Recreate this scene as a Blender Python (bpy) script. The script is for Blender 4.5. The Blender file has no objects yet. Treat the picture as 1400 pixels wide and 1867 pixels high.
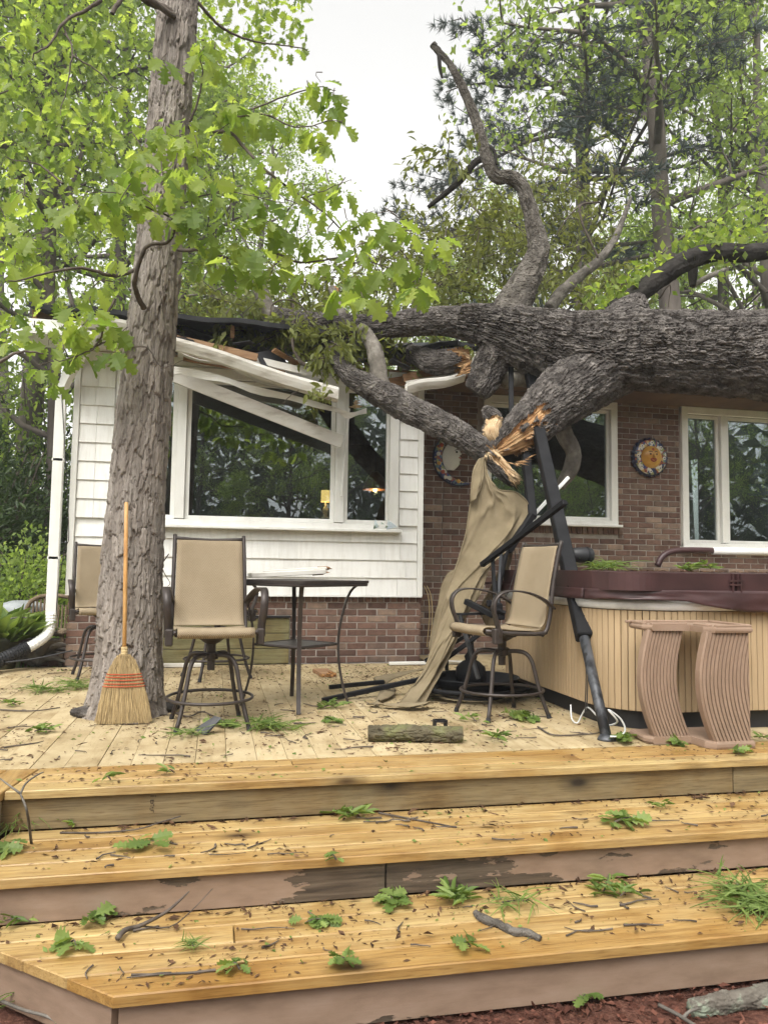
import bpy, math, random
import numpy as np
from mathutils import Vector, Matrix

# ------------------------------------------------------------------ camera, sky, sun, exposure
SC = bpy.context.scene
COL = SC.collection
RAD = math.radians
EYE = np.array([0.0, 0.0, 0.98])
YAW, PITCH, ROLL, FPX = RAD(12.15), RAD(4.3), RAD(0.8), 1400.0
_f0 = np.array([math.sin(YAW), math.cos(YAW), 0.0]); _r0 = np.array([math.cos(YAW), -math.sin(YAW), 0.0]); _u0 = np.array([0, 0, 1.0])
FWD = _f0 * math.cos(PITCH) + _u0 * math.sin(PITCH)
_u = _u0 * math.cos(PITCH) - _f0 * math.sin(PITCH)
RGT = _r0 * math.cos(ROLL) + _u * math.sin(ROLL)
UPC = _u * math.cos(ROLL) - _r0 * math.sin(ROLL)
cam = bpy.data.cameras.new('camera')
cam.sensor_fit = 'VERTICAL'; cam.sensor_height = 24.0; cam.lens = 24.0 * FPX / 1867.0
cam.clip_start = 0.05; cam.clip_end = 600.0
camo = bpy.data.objects.new('camera', cam); COL.objects.link(camo)
camo.matrix_world = Matrix(((RGT[0], UPC[0], -FWD[0], EYE[0]), (RGT[1], UPC[1], -FWD[1], EYE[1]), (RGT[2], UPC[2], -FWD[2], EYE[2]), (0, 0, 0, 1)))
SC.camera = camo

SUN_EL, SUN_AZ = RAD(54), RAD(212)          # high veiled sun over the viewer's left shoulder
world = bpy.data.worlds.new('World'); SC.world = world; world.use_nodes = True
wn = world.node_tree; wn.nodes.clear()
sky = wn.nodes.new('ShaderNodeTexSky'); sky.sky_type = 'NISHITA'; sky.sun_disc = False
sky.sun_elevation = SUN_EL; sky.sun_rotation = SUN_AZ; sky.air_density = 1.0; sky.dust_density = 4.0; sky.ozone_density = 1.0
hs = wn.nodes.new('ShaderNodeHueSaturation'); hs.inputs['Saturation'].default_value = 0.03   # high even cloud: almost no blue left
bg = wn.nodes.new('ShaderNodeBackground'); bg.inputs['Strength'].default_value = 0.15
wo = wn.nodes.new('ShaderNodeOutputWorld')
wn.links.new(sky.outputs[0], hs.inputs['Color']); wb = wn.nodes.new('ShaderNodeMix'); wb.data_type = 'RGBA'; wb.blend_type = 'MULTIPLY'; wb.inputs[0].default_value = 1.0; wb.inputs[7].default_value = (1.0, 0.99, 0.965, 1)
wn.links.new(hs.outputs[0], wb.inputs[6]); wn.links.new(wb.outputs[2], bg.inputs[0]); wn.links.new(bg.outputs[0], wo.inputs[0])
sl = bpy.data.lights.new('sun', 'SUN'); sl.energy = 0.7; sl.angle = RAD(25); sl.color = (1.0, 0.96, 0.9)
so = bpy.data.objects.new('sun', sl); COL.objects.link(so)
_sd = Vector((math.sin(SUN_AZ) * math.cos(SUN_EL), math.cos(SUN_AZ) * math.cos(SUN_EL), math.sin(SUN_EL)))
so.rotation_euler = _sd.to_track_quat('Z', 'Y').to_euler()
SC.view_settings.view_transform = 'Standard'; SC.view_settings.look = 'None'
SC.view_settings.exposure = 1.42; SC.view_settings.gamma = 1.0
SC.render.engine = 'CYCLES'
SC.cycles.use_denoising = True
SC.cycles.max_bounces = 8; SC.cycles.transparent_max_bounces = 8
SC.cycles.transmission_bounces = 6; SC.cycles.diffuse_bounces = 4

# ------------------------------------------------------------------ helpers
rnd = random.Random(7)
def at(x, y, Y):
    """the point of the place that lies Y metres out, seen at photograph pixel x, y (survey of the photograph)"""
    d = FWD * FPX + RGT * (x - 700.0) - UPC * (y - 933.5)
    return EYE + d * (Y / d[1])
def atz(x, y, z=0.0):
    d = FWD * FPX + RGT * (x - 700.0) - UPC * (y - 933.5)
    return EYE + d * ((z - EYE[2]) / d[2])

W = {}
def _reg(o, loc=None, parent=None):
    COL.objects.link(o)
    L = Matrix.Translation(Vector(loc)) if loc is not None else Matrix()
    o.matrix_local = L
    if parent is not None:
        o.parent = parent; o.matrix_parent_inverse = W[parent.name].inverted()
    W[o.name] = L
    return o
def tag(o, label=None, cat=None, group=None, kind=None):
    if label: o['label'] = label
    if cat: o['category'] = cat
    if group: o['group'] = group
    if kind: o['kind'] = kind
    return o
def thing(name, label, cat, loc=(0, 0, 0), group=None, kind=None):
    o = bpy.data.objects.new(name, None); o.empty_display_size = 0.1
    _reg(o, loc); return tag(o, label, cat, group, kind)
def mk(name, me, mat=None, parent=None, loc=None):
    if mat is not None and not me.materials: me.materials.append(mat)
    return _reg(bpy.data.objects.new(name, me), loc, parent)
def copy_tree(o, parent=None):
    c = o.copy(); COL.objects.link(c)
    if parent is not None: c.parent = parent
    for ch in list(o.children): copy_tree(ch, c)
    return c

def catmull(P, n):
    P = np.asarray(P, float); m = len(P)
    if m == 2:
        t = np.linspace(0, 1, n)[:, None]; return P[0] * (1 - t) + P[1] * t
    Q = np.vstack([2 * P[0] - P[1], P, 2 * P[-1] - P[-2]])
    u = np.linspace(0, m - 1, n); i = np.minimum(u.astype(int), m - 2); t = (u - i)[:, None]
    a, b, c, d = Q[i], Q[i + 1], Q[i + 2], Q[i + 3]
    return 0.5 * ((2 * b) + (-a + c) * t + (2 * a - 5 * b + 4 * c - d) * t ** 2 + (-a + 3 * b - 3 * c + d) * t ** 3)
def frames(P):
    T = np.gradient(P, axis=0); T /= np.maximum(np.linalg.norm(T, axis=1, keepdims=True), 1e-9)
    ref = np.array([0, 0, 1.0]) if abs(T[0][2]) < 0.9 else np.array([1.0, 0, 0])
    N = np.zeros_like(P); n = np.cross(ref, T[0]); n /= np.linalg.norm(n); N[0] = n
    for k in range(1, len(P)):
        n = n - T[k] * (n @ T[k]); l = np.linalg.norm(n)
        n = n / l if l > 1e-6 else N[k - 1]; N[k] = n
    return T, N, np.cross(T, N)

class MB:
    """collects shapes; build() links them as one mesh object"""
    def __init__(s): s.v = []; s.f = []
    def add(s, V, F):
        o = len(s.v); s.v.extend([tuple(map(float, p)) for p in V]); s.f.extend([tuple(i + o for i in f) for f in F]); return s
    def box(s, c, d, rot=None, ch=0.0):
        V, F = cbox(d, ch); V = np.array(V)
        if rot is not None: V = V @ np.array(rot).T
        return s.add(V + np.array(c, float), F)
    def bar(s, a, b, w, h=None, up=(0, 0, 1), ch=0.0):
        a = np.array(a, float); b = np.array(b, float); h = h or w
        t = b - a; L = np.linalg.norm(t); t /= L; u = np.array(up, float); u -= t * (u @ t)
        if np.linalg.norm(u) < 1e-4: u = np.array([1.0, 0, 0]); u -= t * (u @ t)
        u /= np.linalg.norm(u); sd = np.cross(u, t)
        return s.box((a + b) / 2, (w, L, h), np.column_stack([sd, t, u]), ch)
    def tube(s, P, r, n=8, cap=True):
        P = np.asarray(P, float); r = np.full(len(P), r) if np.isscalar(r) else np.asarray(r, float)
        T, N, Bn = frames(P); a = np.linspace(0, 2 * math.pi, n, endpoint=False)
        V = P[:, None] + r[:, None, None] * (np.cos(a)[None, :, None] * N[:, None] + np.sin(a)[None, :, None] * Bn[:, None])
        F = [(i * n + j, i * n + (j + 1) % n, (i + 1) * n + (j + 1) % n, (i + 1) * n + j) for i in range(len(P) - 1) for j in range(n)]
        if cap: F += [tuple(range(n - 1, -1, -1)), tuple(range((len(P) - 1) * n, len(P) * n))]
        return s.add(V.reshape(-1, 3), F)
    def ribbon(s, P, w, t, side=(1, 0, 0)):
        """flat bar of width w (along side) and thickness t following P"""
        P = np.asarray(P, float); T = np.gradient(P, axis=0); T /= np.linalg.norm(T, axis=1, keepdims=True)
        S = np.tile(np.array(side, float), (len(P), 1)); S -= T * (S * T).sum(1, keepdims=True); S /= np.linalg.norm(S, axis=1, keepdims=True)
        U = np.cross(T, S); V = []
        for k in range(len(P)):
            for a, b in ((-1, -1), (1, -1), (1, 1), (-1, 1)): V.append(P[k] + S[k] * a * w / 2 + U[k] * b * t / 2)
        F = [(i * 4 + j, i * 4 + (j + 1) % 4, i * 4 + 4 + (j + 1) % 4, i * 4 + 4 + j) for i in range(len(P) - 1) for j in range(4)]
        m = (len(P) - 1) * 4
        return s.add(V, F + [(3, 2, 1, 0), (m, m + 1, m + 2, m + 3)])
    def lathe(s, prof, n=24, c=(0, 0, 0), rot=None):
        V = []; m = len(prof)
        for k in range(n):
            a = 2 * math.pi * k / n
            for r, z in prof: V.append((r * math.cos(a), r * math.sin(a), z))
        F = [(k * m + i, ((k + 1) % n) * m + i, ((k + 1) % n) * m + i + 1, k * m + i + 1) for k in range(n) for i in range(m - 1)]
        V = np.array(V)
        if rot is not None: V = V @ np.array(rot).T
        return s.add(V + np.array(c, float), F)
    def prism(s, poly, z0, z1):
        n = len(poly); V = [(x, y, z0) for x, y in poly] + [(x, y, z1) for x, y in poly]
        return s.add(V, [tuple(range(n - 1, -1, -1)), tuple(range(n, 2 * n))] + [(i, (i + 1) % n, n + (i + 1) % n, n + i) for i in range(n)])
    def grid(s, G):
        G = np.asarray(G, float); a, b = G.shape[:2]
        return s.add(G.reshape(-1, 3), [(i * b + j, i * b + j + 1, (i + 1) * b + j + 1, (i + 1) * b + j) for i in range(a - 1) for j in range(b - 1)])
    def sheet(s, G, t):
        """a grid with real thickness t"""
        G = np.asarray(G, float); a, b = G.shape[:2]
        nrm = np.cross(np.gradient(G, axis=0), np.gradient(G, axis=1)); nrm /= np.maximum(np.linalg.norm(nrm, axis=2, keepdims=True), 1e-9)
        A, B = G + nrm * t / 2, G - nrm * t / 2
        V = np.vstack([A.reshape(-1, 3), B.reshape(-1, 3)]); o = a * b; F = []
        for i in range(a - 1):
            for j in range(b - 1):
                q = (i * b + j, i * b + j + 1, (i + 1) * b + j + 1, (i + 1) * b + j); F.append(q); F.append(tuple(k + o for k in q[::-1]))
        rim = [i * b for i in range(a)] + [(a - 1) * b + j for j in range(1, b)] + [i * b + b - 1 for i in range(a - 2, -1, -1)] + [j for j in range(b - 2, 0, -1)]
        for k in range(len(rim)):
            p, q = rim[k], rim[(k + 1) % len(rim)]; F.append((p, q, q + o, p + o))
        return s.add(V, F)
    def mesh(s, name, smooth=False):
        me = bpy.data.meshes.new(name); me.from_pydata(s.v, [], s.f); me.update()
        if smooth: me.polygons.foreach_set('use_smooth', np.ones(len(me.polygons), bool))
        return me
    def build(s, name, mat, parent=None, smooth=False, loc=None):
        return mk(name, s.mesh(name, smooth), mat, parent, loc)

def cbox(d, ch=0.0):
    h = np.array(d, float) / 2
    if ch <= 0:
        V = [(sx * h[0], sy * h[1], sz * h[2]) for sx in (-1, 1) for sy in (-1, 1) for sz in (-1, 1)]
        return V, [(0, 1, 3, 2), (4, 6, 7, 5), (0, 4, 5, 1), (2, 3, 7, 6), (0, 2, 6, 4), (1, 5, 7, 3)]
    ch = min(ch, h.min() * 0.9)
    idx = {}; V = []
    for sx in (-1, 1):
        for sy in (-1, 1):
            for sz in (-1, 1):
                sg = (sx, sy, sz)
                for a in range(3):
                    idx[sg + (a,)] = len(V); V.append([sg[k] * (h[k] if k == a else h[k] - ch) for k in range(3)])
    F = []
    for a in range(3):
        b, c = (a + 1) % 3, (a + 2) % 3
        for sa in (-1, 1):
            q = []
            for sb, s2 in ((-1, -1), (1, -1), (1, 1), (-1, 1)):
                g = [0, 0, 0]; g[a] = sa; g[b] = sb; g[c] = s2; q.append(idx[tuple(g) + (a,)])
            F.append(q)
        for sb in (-1, 1):
            for s2 in (-1, 1):
                g0 = [0, 0, 0]; g0[a] = -1; g0[b] = sb; g0[c] = s2; g1 = list(g0); g1[a] = 1
                F.append([idx[tuple(g0) + (b,)], idx[tuple(g1) + (b,)], idx[tuple(g1) + (c,)], idx[tuple(g0) + (c,)]])
    for sx in (-1, 1):
        for sy in (-1, 1):
            for sz in (-1, 1): F.append([idx[(sx, sy, sz, a)] for a in range(3)])
    A = np.array(V); out = []
    for q in F:
        n = np.cross(A[q[1]] - A[q[0]], A[q[2]] - A[q[0]])
        out.append(tuple(q) if n @ A[q].mean(0) > 0 else tuple(q[::-1]))
    return V, out

def mesh_np(name, V, F, tint=None, smooth=False):
    """V (n,3), F (m,k) arrays; tint = one value per vertex"""
    V = np.ascontiguousarray(V, np.float32); F = np.ascontiguousarray(F, np.int32); m, k = F.shape
    me = bpy.data.meshes.new(name)
    me.vertices.add(len(V)); me.vertices.foreach_set('co', V.ravel())
    me.loops.add(m * k); me.loops.foreach_set('vertex_index', F.ravel())
    me.polygons.add(m); me.polygons.foreach_set('loop_start', np.arange(m, dtype=np.int32) * k)
    try: me.polygons.foreach_set('loop_total', np.full(m, k, np.int32))
    except Exception: pass
    if smooth: me.polygons.foreach_set('use_smooth', np.ones(m, bool))
    if tint is not None:
        a = me.attributes.new('tint', 'FLOAT', 'POINT'); a.data.foreach_set('value', np.ascontiguousarray(tint, np.float32))
    me.update(calc_edges=True); me.validate()
    return me

# lattice noise in numpy
_perm = np.random.RandomState(3).randint(0, 2 ** 31 - 1, 4096)
def _h(i, j, k=0): return (_perm[(_perm[(_perm[np.asarray(i) & 4095] + j) & 4095] + k) & 4095] & 0xffffff) / float(0xffffff)
def vnoise(x, y, z=0.0):
    x, y, z = np.broadcast_arrays(np.asarray(x, float), np.asarray(y, float), np.asarray(z, float))
    i, j, k = np.floor(x).astype(int), np.floor(y).astype(int), np.floor(z).astype(int)
    u, v, w = x - i, y - j, z - k
    u, v, w = u * u * (3 - 2 * u), v * v * (3 - 2 * v), w * w * (3 - 2 * w)
    def L(kk):
        a = _h(i, j, kk) * (1 - u) + _h(i + 1, j, kk) * u; b = _h(i, j + 1, kk) * (1 - u) + _h(i + 1, j + 1, kk) * u
        return a * (1 - v) + b * v
    return L(k) * (1 - w) + L(k + 1) * w
def fbm(x, y, z=0.0, o=4):
    s = 0.0; a = 0.5
    for q in range(o):
        s = s + a * vnoise(x, y, z); x, y, z = np.asarray(x) * 2.03 + 5.1, np.asarray(y) * 2.03 + 1.7, np.asarray(z) * 2.03 + 9.2; a *= 0.5
    return s / (1 - 0.5 ** o)
def cells(u, v, nu, seed):
    """jittered cells, periodic in u with nu cells: returns F1, F2, id noise, local dv"""
    iu, iv = np.floor(u).astype(int), np.floor(v).astype(int)
    f1 = np.full(u.shape, 9.0); f2 = np.full(u.shape, 9.0); idn = np.zeros(u.shape); dv = np.zeros(u.shape)
    for a in (-1, 0, 1):
        for b in (-1, 0, 1):
            cu, cv = iu + a, iv + b; cm = np.mod(cu, nu)
            pu = cu + 0.1 + 0.8 * _h(cm, cv, seed); pv = cv + 0.1 + 0.8 * _h(cm, cv, seed + 11)
            d = np.hypot(u - pu, v - pv); near = d < f1
            f2 = np.where(near, f1, np.minimum(f2, d)); idn = np.where(near, _h(cm, cv, seed + 23), idn); dv = np.where(near, v - pv, dv); f1 = np.where(near, d, f1)
    return f1, f2, idn, dv
def bark_tube(pts, nu, nv, cu, cv, depth, seed, shag=0.0, lump=0.06, warp=0.5, edge=0.16, rag=0.35, ridge=0.5, strip=None):
    """pts rows x,y,z,r; real relief of ragged bark plates cu by cv metres, depth metres deep"""
    P = np.asarray(pts, float); C = catmull(P, nv); P3, r = C[:, :3], np.maximum(C[:, 3], 0.004)
    T, N, Bn = frames(P3); L = np.concatenate([[0], np.cumsum(np.linalg.norm(np.diff(P3, axis=0), axis=1))])
    a = np.linspace(0, 2 * math.pi, nu, endpoint=False); rm = float(np.mean(r)); nc = max(3, int(round(2 * math.pi * rm / cu)))
    A, LL = np.meshgrid(a, L); ca, sa = np.cos(A), np.sin(A); k1 = rm / cu
    wu = (fbm(ca * 2.2 + 7, sa * 2.2, LL / cv * 0.9 + seed, 3) - 0.5) * 2 * warp; wv = (fbm(ca * 3 + 17, sa * 3, LL / cv * 1.3 + seed, 3) - 0.5) * 2 * warp
    wu = wu + rag * 1.6 * (fbm(ca * k1 * 2.3, sa * k1 * 2.3, LL / cv * 4.0 + seed, 2) - .5); wv = wv + rag * 1.6 * (fbm(ca * k1 * 3.1 + 40, sa * k1 * 3.1, LL / cv * 3.0 + seed, 2) - .5)
    f1, f2, idn, dv = cells(A / (2 * math.pi) * nc + wu, LL / cv + wv, nc, seed)
    e = np.clip((f2 - f1) / edge, 0, 1); plate = e * e * (3 - 2 * e)
    fine = fbm(ca * k1 * 4, sa * k1 * 4, LL / cv * 7, 3) - 0.5
    rg = 1 - np.abs(2 * fbm(ca * k1 * 1.5 + 9, sa * k1 * 1.5, LL / cv * 1.1 + wv, 3) - 1) * 2.2
    lum = fbm(ca * 1.6 + 3, sa * 1.6, LL * 1.6 / max(rm * 4, .3) + seed * 1.3, 2) - 0.5
    disp = depth * (plate * (0.30 + 0.70 * idn) - shag * dv * plate + 0.5 * fine + ridge * (rg - .5) * .8) + lump * r[:, None] * lum * 2
    disp = disp - depth * 0.4; mask = np.zeros(A.shape)
    if strip is not None:                      # bark torn away: bare grained wood below it
        nn = ca[..., None] * N[:, None] + sa[..., None] * Bn[:, None]; mask = strip(LL / L[-1], nn, fbm(ca * 3.0 + 60, sa * 3.0, LL * 9, 4)).astype(float)
        grain = (fbm(ca * k1 * 2.2, sa * k1 * 2.2, LL * 3.0, 3) - .5) * .030 + (fbm(ca * k1 * 7, sa * k1 * 7, LL * 5.0, 2) - .5) * .012
        disp = np.where(mask > .5, -.018 + grain - depth * .4, disp)
    Rr = r[:, None] + disp
    V = P3[:, None] + Rr[..., None] * (ca[..., None] * N[:, None] + sa[..., None] * Bn[:, None])
    i = np.arange(nv - 1)[:, None] * nu; j = np.arange(nu)[None]; j2 = (j + 1) % nu
    F = np.stack([i + j, i + j2, i + nu + j2, i + nu + j], -1).reshape(-1, 4)
    V = V.reshape(-1, 3); t = (0.6 * idn + 0.4 * fbm(ca * 4, sa * 4, LL * 5, 2)).ravel()
    n0 = len(V); V = np.vstack([V, P3[0], P3[-1]]); t = np.append(t, [0.5, 0.5])
    jj = np.arange(nu); e0 = np.stack([jj * 0 + n0, (jj + 1) % nu, jj], -1); b0 = (nv - 1) * nu
    e1 = np.stack([jj * 0 + n0 + 1, b0 + jj, b0 + (jj + 1) % nu], -1)
    if strip is not None: t = np.append(np.where(mask > .5, fbm(ca * k1 * 3, sa * k1 * 3, LL * 2.5, 3), idn * .6 + .2).ravel(), [.5, .5])
    return V, F, t, np.vstack([e0, e1]), mask.ravel()
def bark_obj(name, pts, mat, parent, nu, nv, cu=0.03, cv=0.09, depth=0.012, seed=1, shag=0.0, lump=0.06, warp=0.5, smooth=True, strip=None, wood_mat='torn_fibre', **kw):
    V, F, t, caps, mask = bark_tube(pts, nu, nv, cu, cv, depth, seed, shag, lump, warp, strip=strip, **kw)
    me = bpy.data.meshes.new(name)
    nq, nt = len(F), len(caps)
    me.vertices.add(len(V)); me.vertices.foreach_set('co', V.astype(np.float32).ravel())
    me.loops.add(nq * 4 + nt * 3); me.loops.foreach_set('vertex_index', np.concatenate([F.ravel(), caps.ravel()]).astype(np.int32))
    me.polygons.add(nq + nt); me.polygons.foreach_set('loop_start', np.concatenate([np.arange(nq) * 4, nq * 4 + np.arange(nt) * 3]).astype(np.int32))
    me.polygons.foreach_set('use_smooth', np.full(nq + nt, smooth, bool))
    a = me.attributes.new('tint', 'FLOAT', 'POINT'); a.data.foreach_set('value', t.astype(np.float32))
    me.update(calc_edges=True); me.validate()
    if strip is not None:
        me.materials.append(mat); me.materials.append(MATS[wood_mat]); mi = np.concatenate([(mask[F].mean(1) > .45).astype(np.int32), np.ones(nt, np.int32)]); me.polygons.foreach_set('material_index', mi)
    return mk(name, me, mat, parent)

# ------------------------------------------------------------------ materials
MATS = {}
def newmat(name, rough=0.7, spec=0.3, metal=0.0):
    m = bpy.data.materials.new(name); m.use_nodes = True; nt = m.node_tree
    b = nt.nodes['Principled BSDF']; b.inputs['Roughness'].default_value = rough
    b.inputs['Specular IOR Level'].default_value = spec; b.inputs['Metallic'].default_value = metal
    MATS[name] = m; return m, nt, b
def N(nt, t, **kw):
    n = nt.nodes.new(t)
    for k, v in kw.items():
        if k in n.inputs: n.inputs[k].default_value = v
        else: setattr(n, k, v)
    return n
def ramp(nt, fac, stops, interp='LINEAR'):
    r = nt.nodes.new('ShaderNodeValToRGB'); cr = r.color_ramp; cr.interpolation = interp
    while len(cr.elements) < len(stops): cr.elements.new(0.5)
    for e, (p, c) in zip(cr.elements, stops): e.position = p; e.color = (c[0], c[1], c[2], 1)
    nt.links.new(fac, r.inputs[0]); return r.outputs[0]
def mathn(nt, op, a, b=None, clamp=False):
    n = nt.nodes.new('ShaderNodeMath'); n.operation = op; n.use_clamp = clamp
    for i, x in enumerate((a, b)):
        if x is None: continue
        if isinstance(x, (int, float)): n.inputs[i].default_value = x
        else: nt.links.new(x, n.inputs[i])
    return n.outputs[0]
def mixc(nt, fac, a, b, blend='MIX'):
    n = nt.nodes.new('ShaderNodeMix'); n.data_type = 'RGBA'; n.blend_type = blend
    for i, x in ((0, fac), (6, a), (7, b)):
        if isinstance(x, (int, float)): n.inputs[i].default_value = x
        elif isinstance(x, tuple): n.inputs[i].default_value = (x[0], x[1], x[2], 1)
        else: nt.links.new(x, n.inputs[i])
    return n.outputs[2]
def coords(nt, stretch=(1, 1, 1), shift=True, kind='Object', rot=(0, 0, 0)):
    tc = nt.nodes.new('ShaderNodeTexCoord'); mp = nt.nodes.new('ShaderNodeMapping'); mp.inputs['Scale'].default_value = stretch; mp.inputs['Rotation'].default_value = rot
    nt.links.new(tc.outputs[kind], mp.inputs['Vector'])
    if not shift: return mp.outputs[0], None
    oi = nt.nodes.new('ShaderNodeObjectInfo'); sc = mathn(nt, 'MULTIPLY', oi.outputs['Random'], 61.0)
    ad = nt.nodes.new('ShaderNodeVectorMath'); ad.operation = 'ADD'
    nt.links.new(mp.outputs[0], ad.inputs[0]); nt.links.new(sc, ad.inputs[1]); return ad.outputs[0], oi.outputs['Random']
def noise(nt, vec, scale, detail=4.0, rough=0.6, dist=0.0):
    n = N(nt, 'ShaderNodeTexNoise', Scale=scale, Detail=detail, Roughness=rough, Distortion=dist); nt.links.new(vec, n.inputs['Vector']); return n.outputs['Fac']
def bump(nt, b, h, strength, dist=0.01):
    n = N(nt, 'ShaderNodeBump', Strength=strength, Distance=dist); nt.links.new(h, n.inputs['Height']); nt.links.new(n.outputs[0], b.inputs['Normal'])
def mottled(name, stops, scale=6.0, rough=0.7, spec=0.3, metal=0.0, stretch=(1, 1, 1), bmp=0.2, vary=0.0, tint=0.0, detail=6.0, rrange=None, bscale=None, bdist=0.01):
    """noise through a colour ramp, with piece-to-piece variation (vary) and per-vertex variation (tint)"""
    m, nt, b = newmat(name, rough, spec, metal)
    v, r = coords(nt, stretch); f = noise(nt, v, scale, detail)
    c = ramp(nt, f, stops)
    if tint:
        at_ = N(nt, 'ShaderNodeAttribute', attribute_name='tint')
        c = mixc(nt, 1.0, c, ramp(nt, at_.outputs['Fac'], [(0, (1 - tint,) * 3), (1, (1 + tint * .6,) * 3)]), 'MULTIPLY')
    if vary: c = mixc(nt, 1.0, c, ramp(nt, r, [(0, (1 - vary,) * 3), (1, (1 + vary * .5,) * 3)]), 'MULTIPLY')
    nt.links.new(c, b.inputs['Base Color'])
    if rrange: nt.links.new(ramp(nt, f, [(0.3, (rrange[0],) * 3), (0.7, (rrange[1],) * 3)]), b.inputs['Roughness'])
    if bmp: bump(nt, b, noise(nt, v, bscale or scale * 4, 5), bmp, bdist)
    return m
def leafmat(name, lo, hi, trans=0.45, rough=0.5):
    m, nt, b = newmat(name, rough, 0.3)
    a = N(nt, 'ShaderNodeAttribute', attribute_name='tint'); oi = nt.nodes.new('ShaderNodeObjectInfo')
    f = mathn(nt, 'FRACT', mathn(nt, 'ADD', a.outputs['Fac'], mathn(nt, 'MULTIPLY', oi.outputs['Random'], 0.999)))
    c = ramp(nt, f, [(0, lo), (0.55, tuple((x + y) / 2 for x, y in zip(lo, hi))), (1, hi)])
    nt.links.new(c, b.inputs['Base Color'])
    t = nt.nodes.new('ShaderNodeBsdfTranslucent'); nt.links.new(mixc(nt, 1.0, c, (1.6, 1.6, 0.8), 'MULTIPLY'), t.inputs[0])
    mx = nt.nodes.new('ShaderNodeMixShader'); mx.inputs[0].default_value = trans
    nt.links.new(b.outputs[0], mx.inputs[1]); nt.links.new(t.outputs[0], mx.inputs[2])
    nt.links.new(mx.outputs[0], nt.nodes['Material Output'].inputs['Surface']); return m
def plain(name, col, rough=0.6, spec=0.3, metal=0.0, emit=None):
    m, nt, b = newmat(name, rough, spec, metal); b.inputs['Base Color'].default_value = (*col, 1)
    if emit: b.inputs['Emission Color'].default_value = (*emit[0], 1); b.inputs['Emission Strength'].default_value = emit[1]
    return m

def wood(name, base, dark, light, rough=0.55, knots=True, spec=0.35, axis=0, gs=1.0):
    m, nt, b = newmat(name, rough, spec)
    st = [9.0, 9.0, 9.0]; st[axis] = 0.45
    v, r = coords(nt, tuple(st))
    g = noise(nt, v, 1.1 * gs, 5, 0.62, 1.2); g2 = noise(nt, v, 5.0 * gs, 4, 0.7, 0.4)
    c = ramp(nt, g, [(0.25, dark), (0.46, base), (0.6, light), (0.8, base)])
    c = mixc(nt, 0.6, c, ramp(nt, g2, [(0.25, tuple(x * .55 for x in dark)), (0.5, base), (0.75, light)]))
    g3 = noise(nt, v, 17.0 * gs, 3, 0.7, 0.2)
    c = mixc(nt, 1.0, c, ramp(nt, g3, [(0.30, (0.66, 0.58, 0.50)), (0.47, (1, 1, 1)), (0.7, (1.14, 1.12, 1.08))]), 'MULTIPLY')
    v2, r2 = coords(nt, (1, 1, 1)); blot = noise(nt, v2, 2.3, 4)
    c = mixc(nt, 1.0, c, ramp(nt, blot, [(0.25, (0.55, 0.43, 0.32)), (0.42, (0.9, 0.82, 0.7)), (0.55, (1, 1, 1)), (0.75, (1.12, 1.1, 0.98))]), 'MULTIPLY')
    c = mixc(nt, 1.0, c, ramp(nt, r, [(0, (0.82, 0.70, 0.52)), (0.35, (0.95, 0.9, 0.82)), (0.7, (1, 1.02, 1)), (1, (1.12, 1.08, 1.0))]), 'MULTIPLY')
    vs_, _ = coords(nt, tuple(x_ * (.8 if i_ != axis else 1.0) for i_, x_ in enumerate(st))); stn = noise(nt, vs_, .55, 6, .7, 1.5)
    c = mixc(nt, ramp(nt, stn, [(0.54, (0, 0, 0)), (0.72, (.75,) * 3)]), c, tuple(x * .62 for x in dark)) if knots else c
    if knots:
        s2 = [3.4, 3.4, 3.4]; s2[axis] = 1.5
        v3, _ = coords(nt, tuple(s2)); vo = N(nt, 'ShaderNodeTexVoronoi', Scale=1.0); nt.links.new(v3, vo.inputs['Vector'])
        c = mixc(nt, ramp(nt, vo.outputs['Distance'], [(0.04, (1, 1, 1)), (0.10, (0.45,) * 3), (0.2, (0, 0, 0))]), c, tuple(x * .22 for x in dark))
    nt.links.new(c, b.inputs['Base Color'])
    nt.links.new(ramp(nt, blot, [(0.3, (rough - .22,) * 3), (0.7, (rough + .15,) * 3)]), b.inputs['Roughness'])
    bump(nt, b, g2, 0.25, 0.004)
    return m
# ---- surfaces
wood('new_decking', (0.35, 0.243, 0.105), (0.20, 0.10, 0.036), (0.45, 0.345, 0.175), 0.5)
wood('new_decking_y', (0.35, 0.243, 0.105), (0.20, 0.10, 0.036), (0.45, 0.345, 0.175), 0.5, axis=1)
wood('raw_riser', (0.175, 0.14, 0.08), (0.10, 0.07, 0.038), (0.245, 0.20, 0.125), 0.7)
wood('split_wood', (0.34, 0.19, 0.085), (0.18, 0.08, 0.035), (0.48, 0.31, 0.16), 0.75, knots=False)
wood('pale_split_wood', (0.46, 0.33, 0.19), (0.27, 0.16, 0.08), (0.58, 0.45, 0.28), 0.75, knots=False)
mottled('torn_fibre', [(0.3, (0.38, 0.24, 0.13)), (0.5, (0.54, 0.39, 0.235)), (0.75, (0.65, 0.52, 0.35))], 12, 0.85, 0.1, bmp=0.2, tint=0.32)
mottled('torn_fibre_dark', [(0.3, (0.26, 0.13, 0.06)), (0.5, (0.43, 0.255, 0.125)), (0.75, (0.55, 0.38, 0.21))], 12, 0.85, 0.1, bmp=0.2, tint=0.4)
wood('rough_lumber', (0.26, 0.15, 0.085), (0.13, 0.06, 0.03), (0.36, 0.23, 0.14), 0.8, knots=False)
wood('handle_wood', (0.60, 0.38, 0.17), (0.45, 0.25, 0.10), (0.68, 0.46, 0.23), 0.4, knots=False, axis=2)
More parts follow.
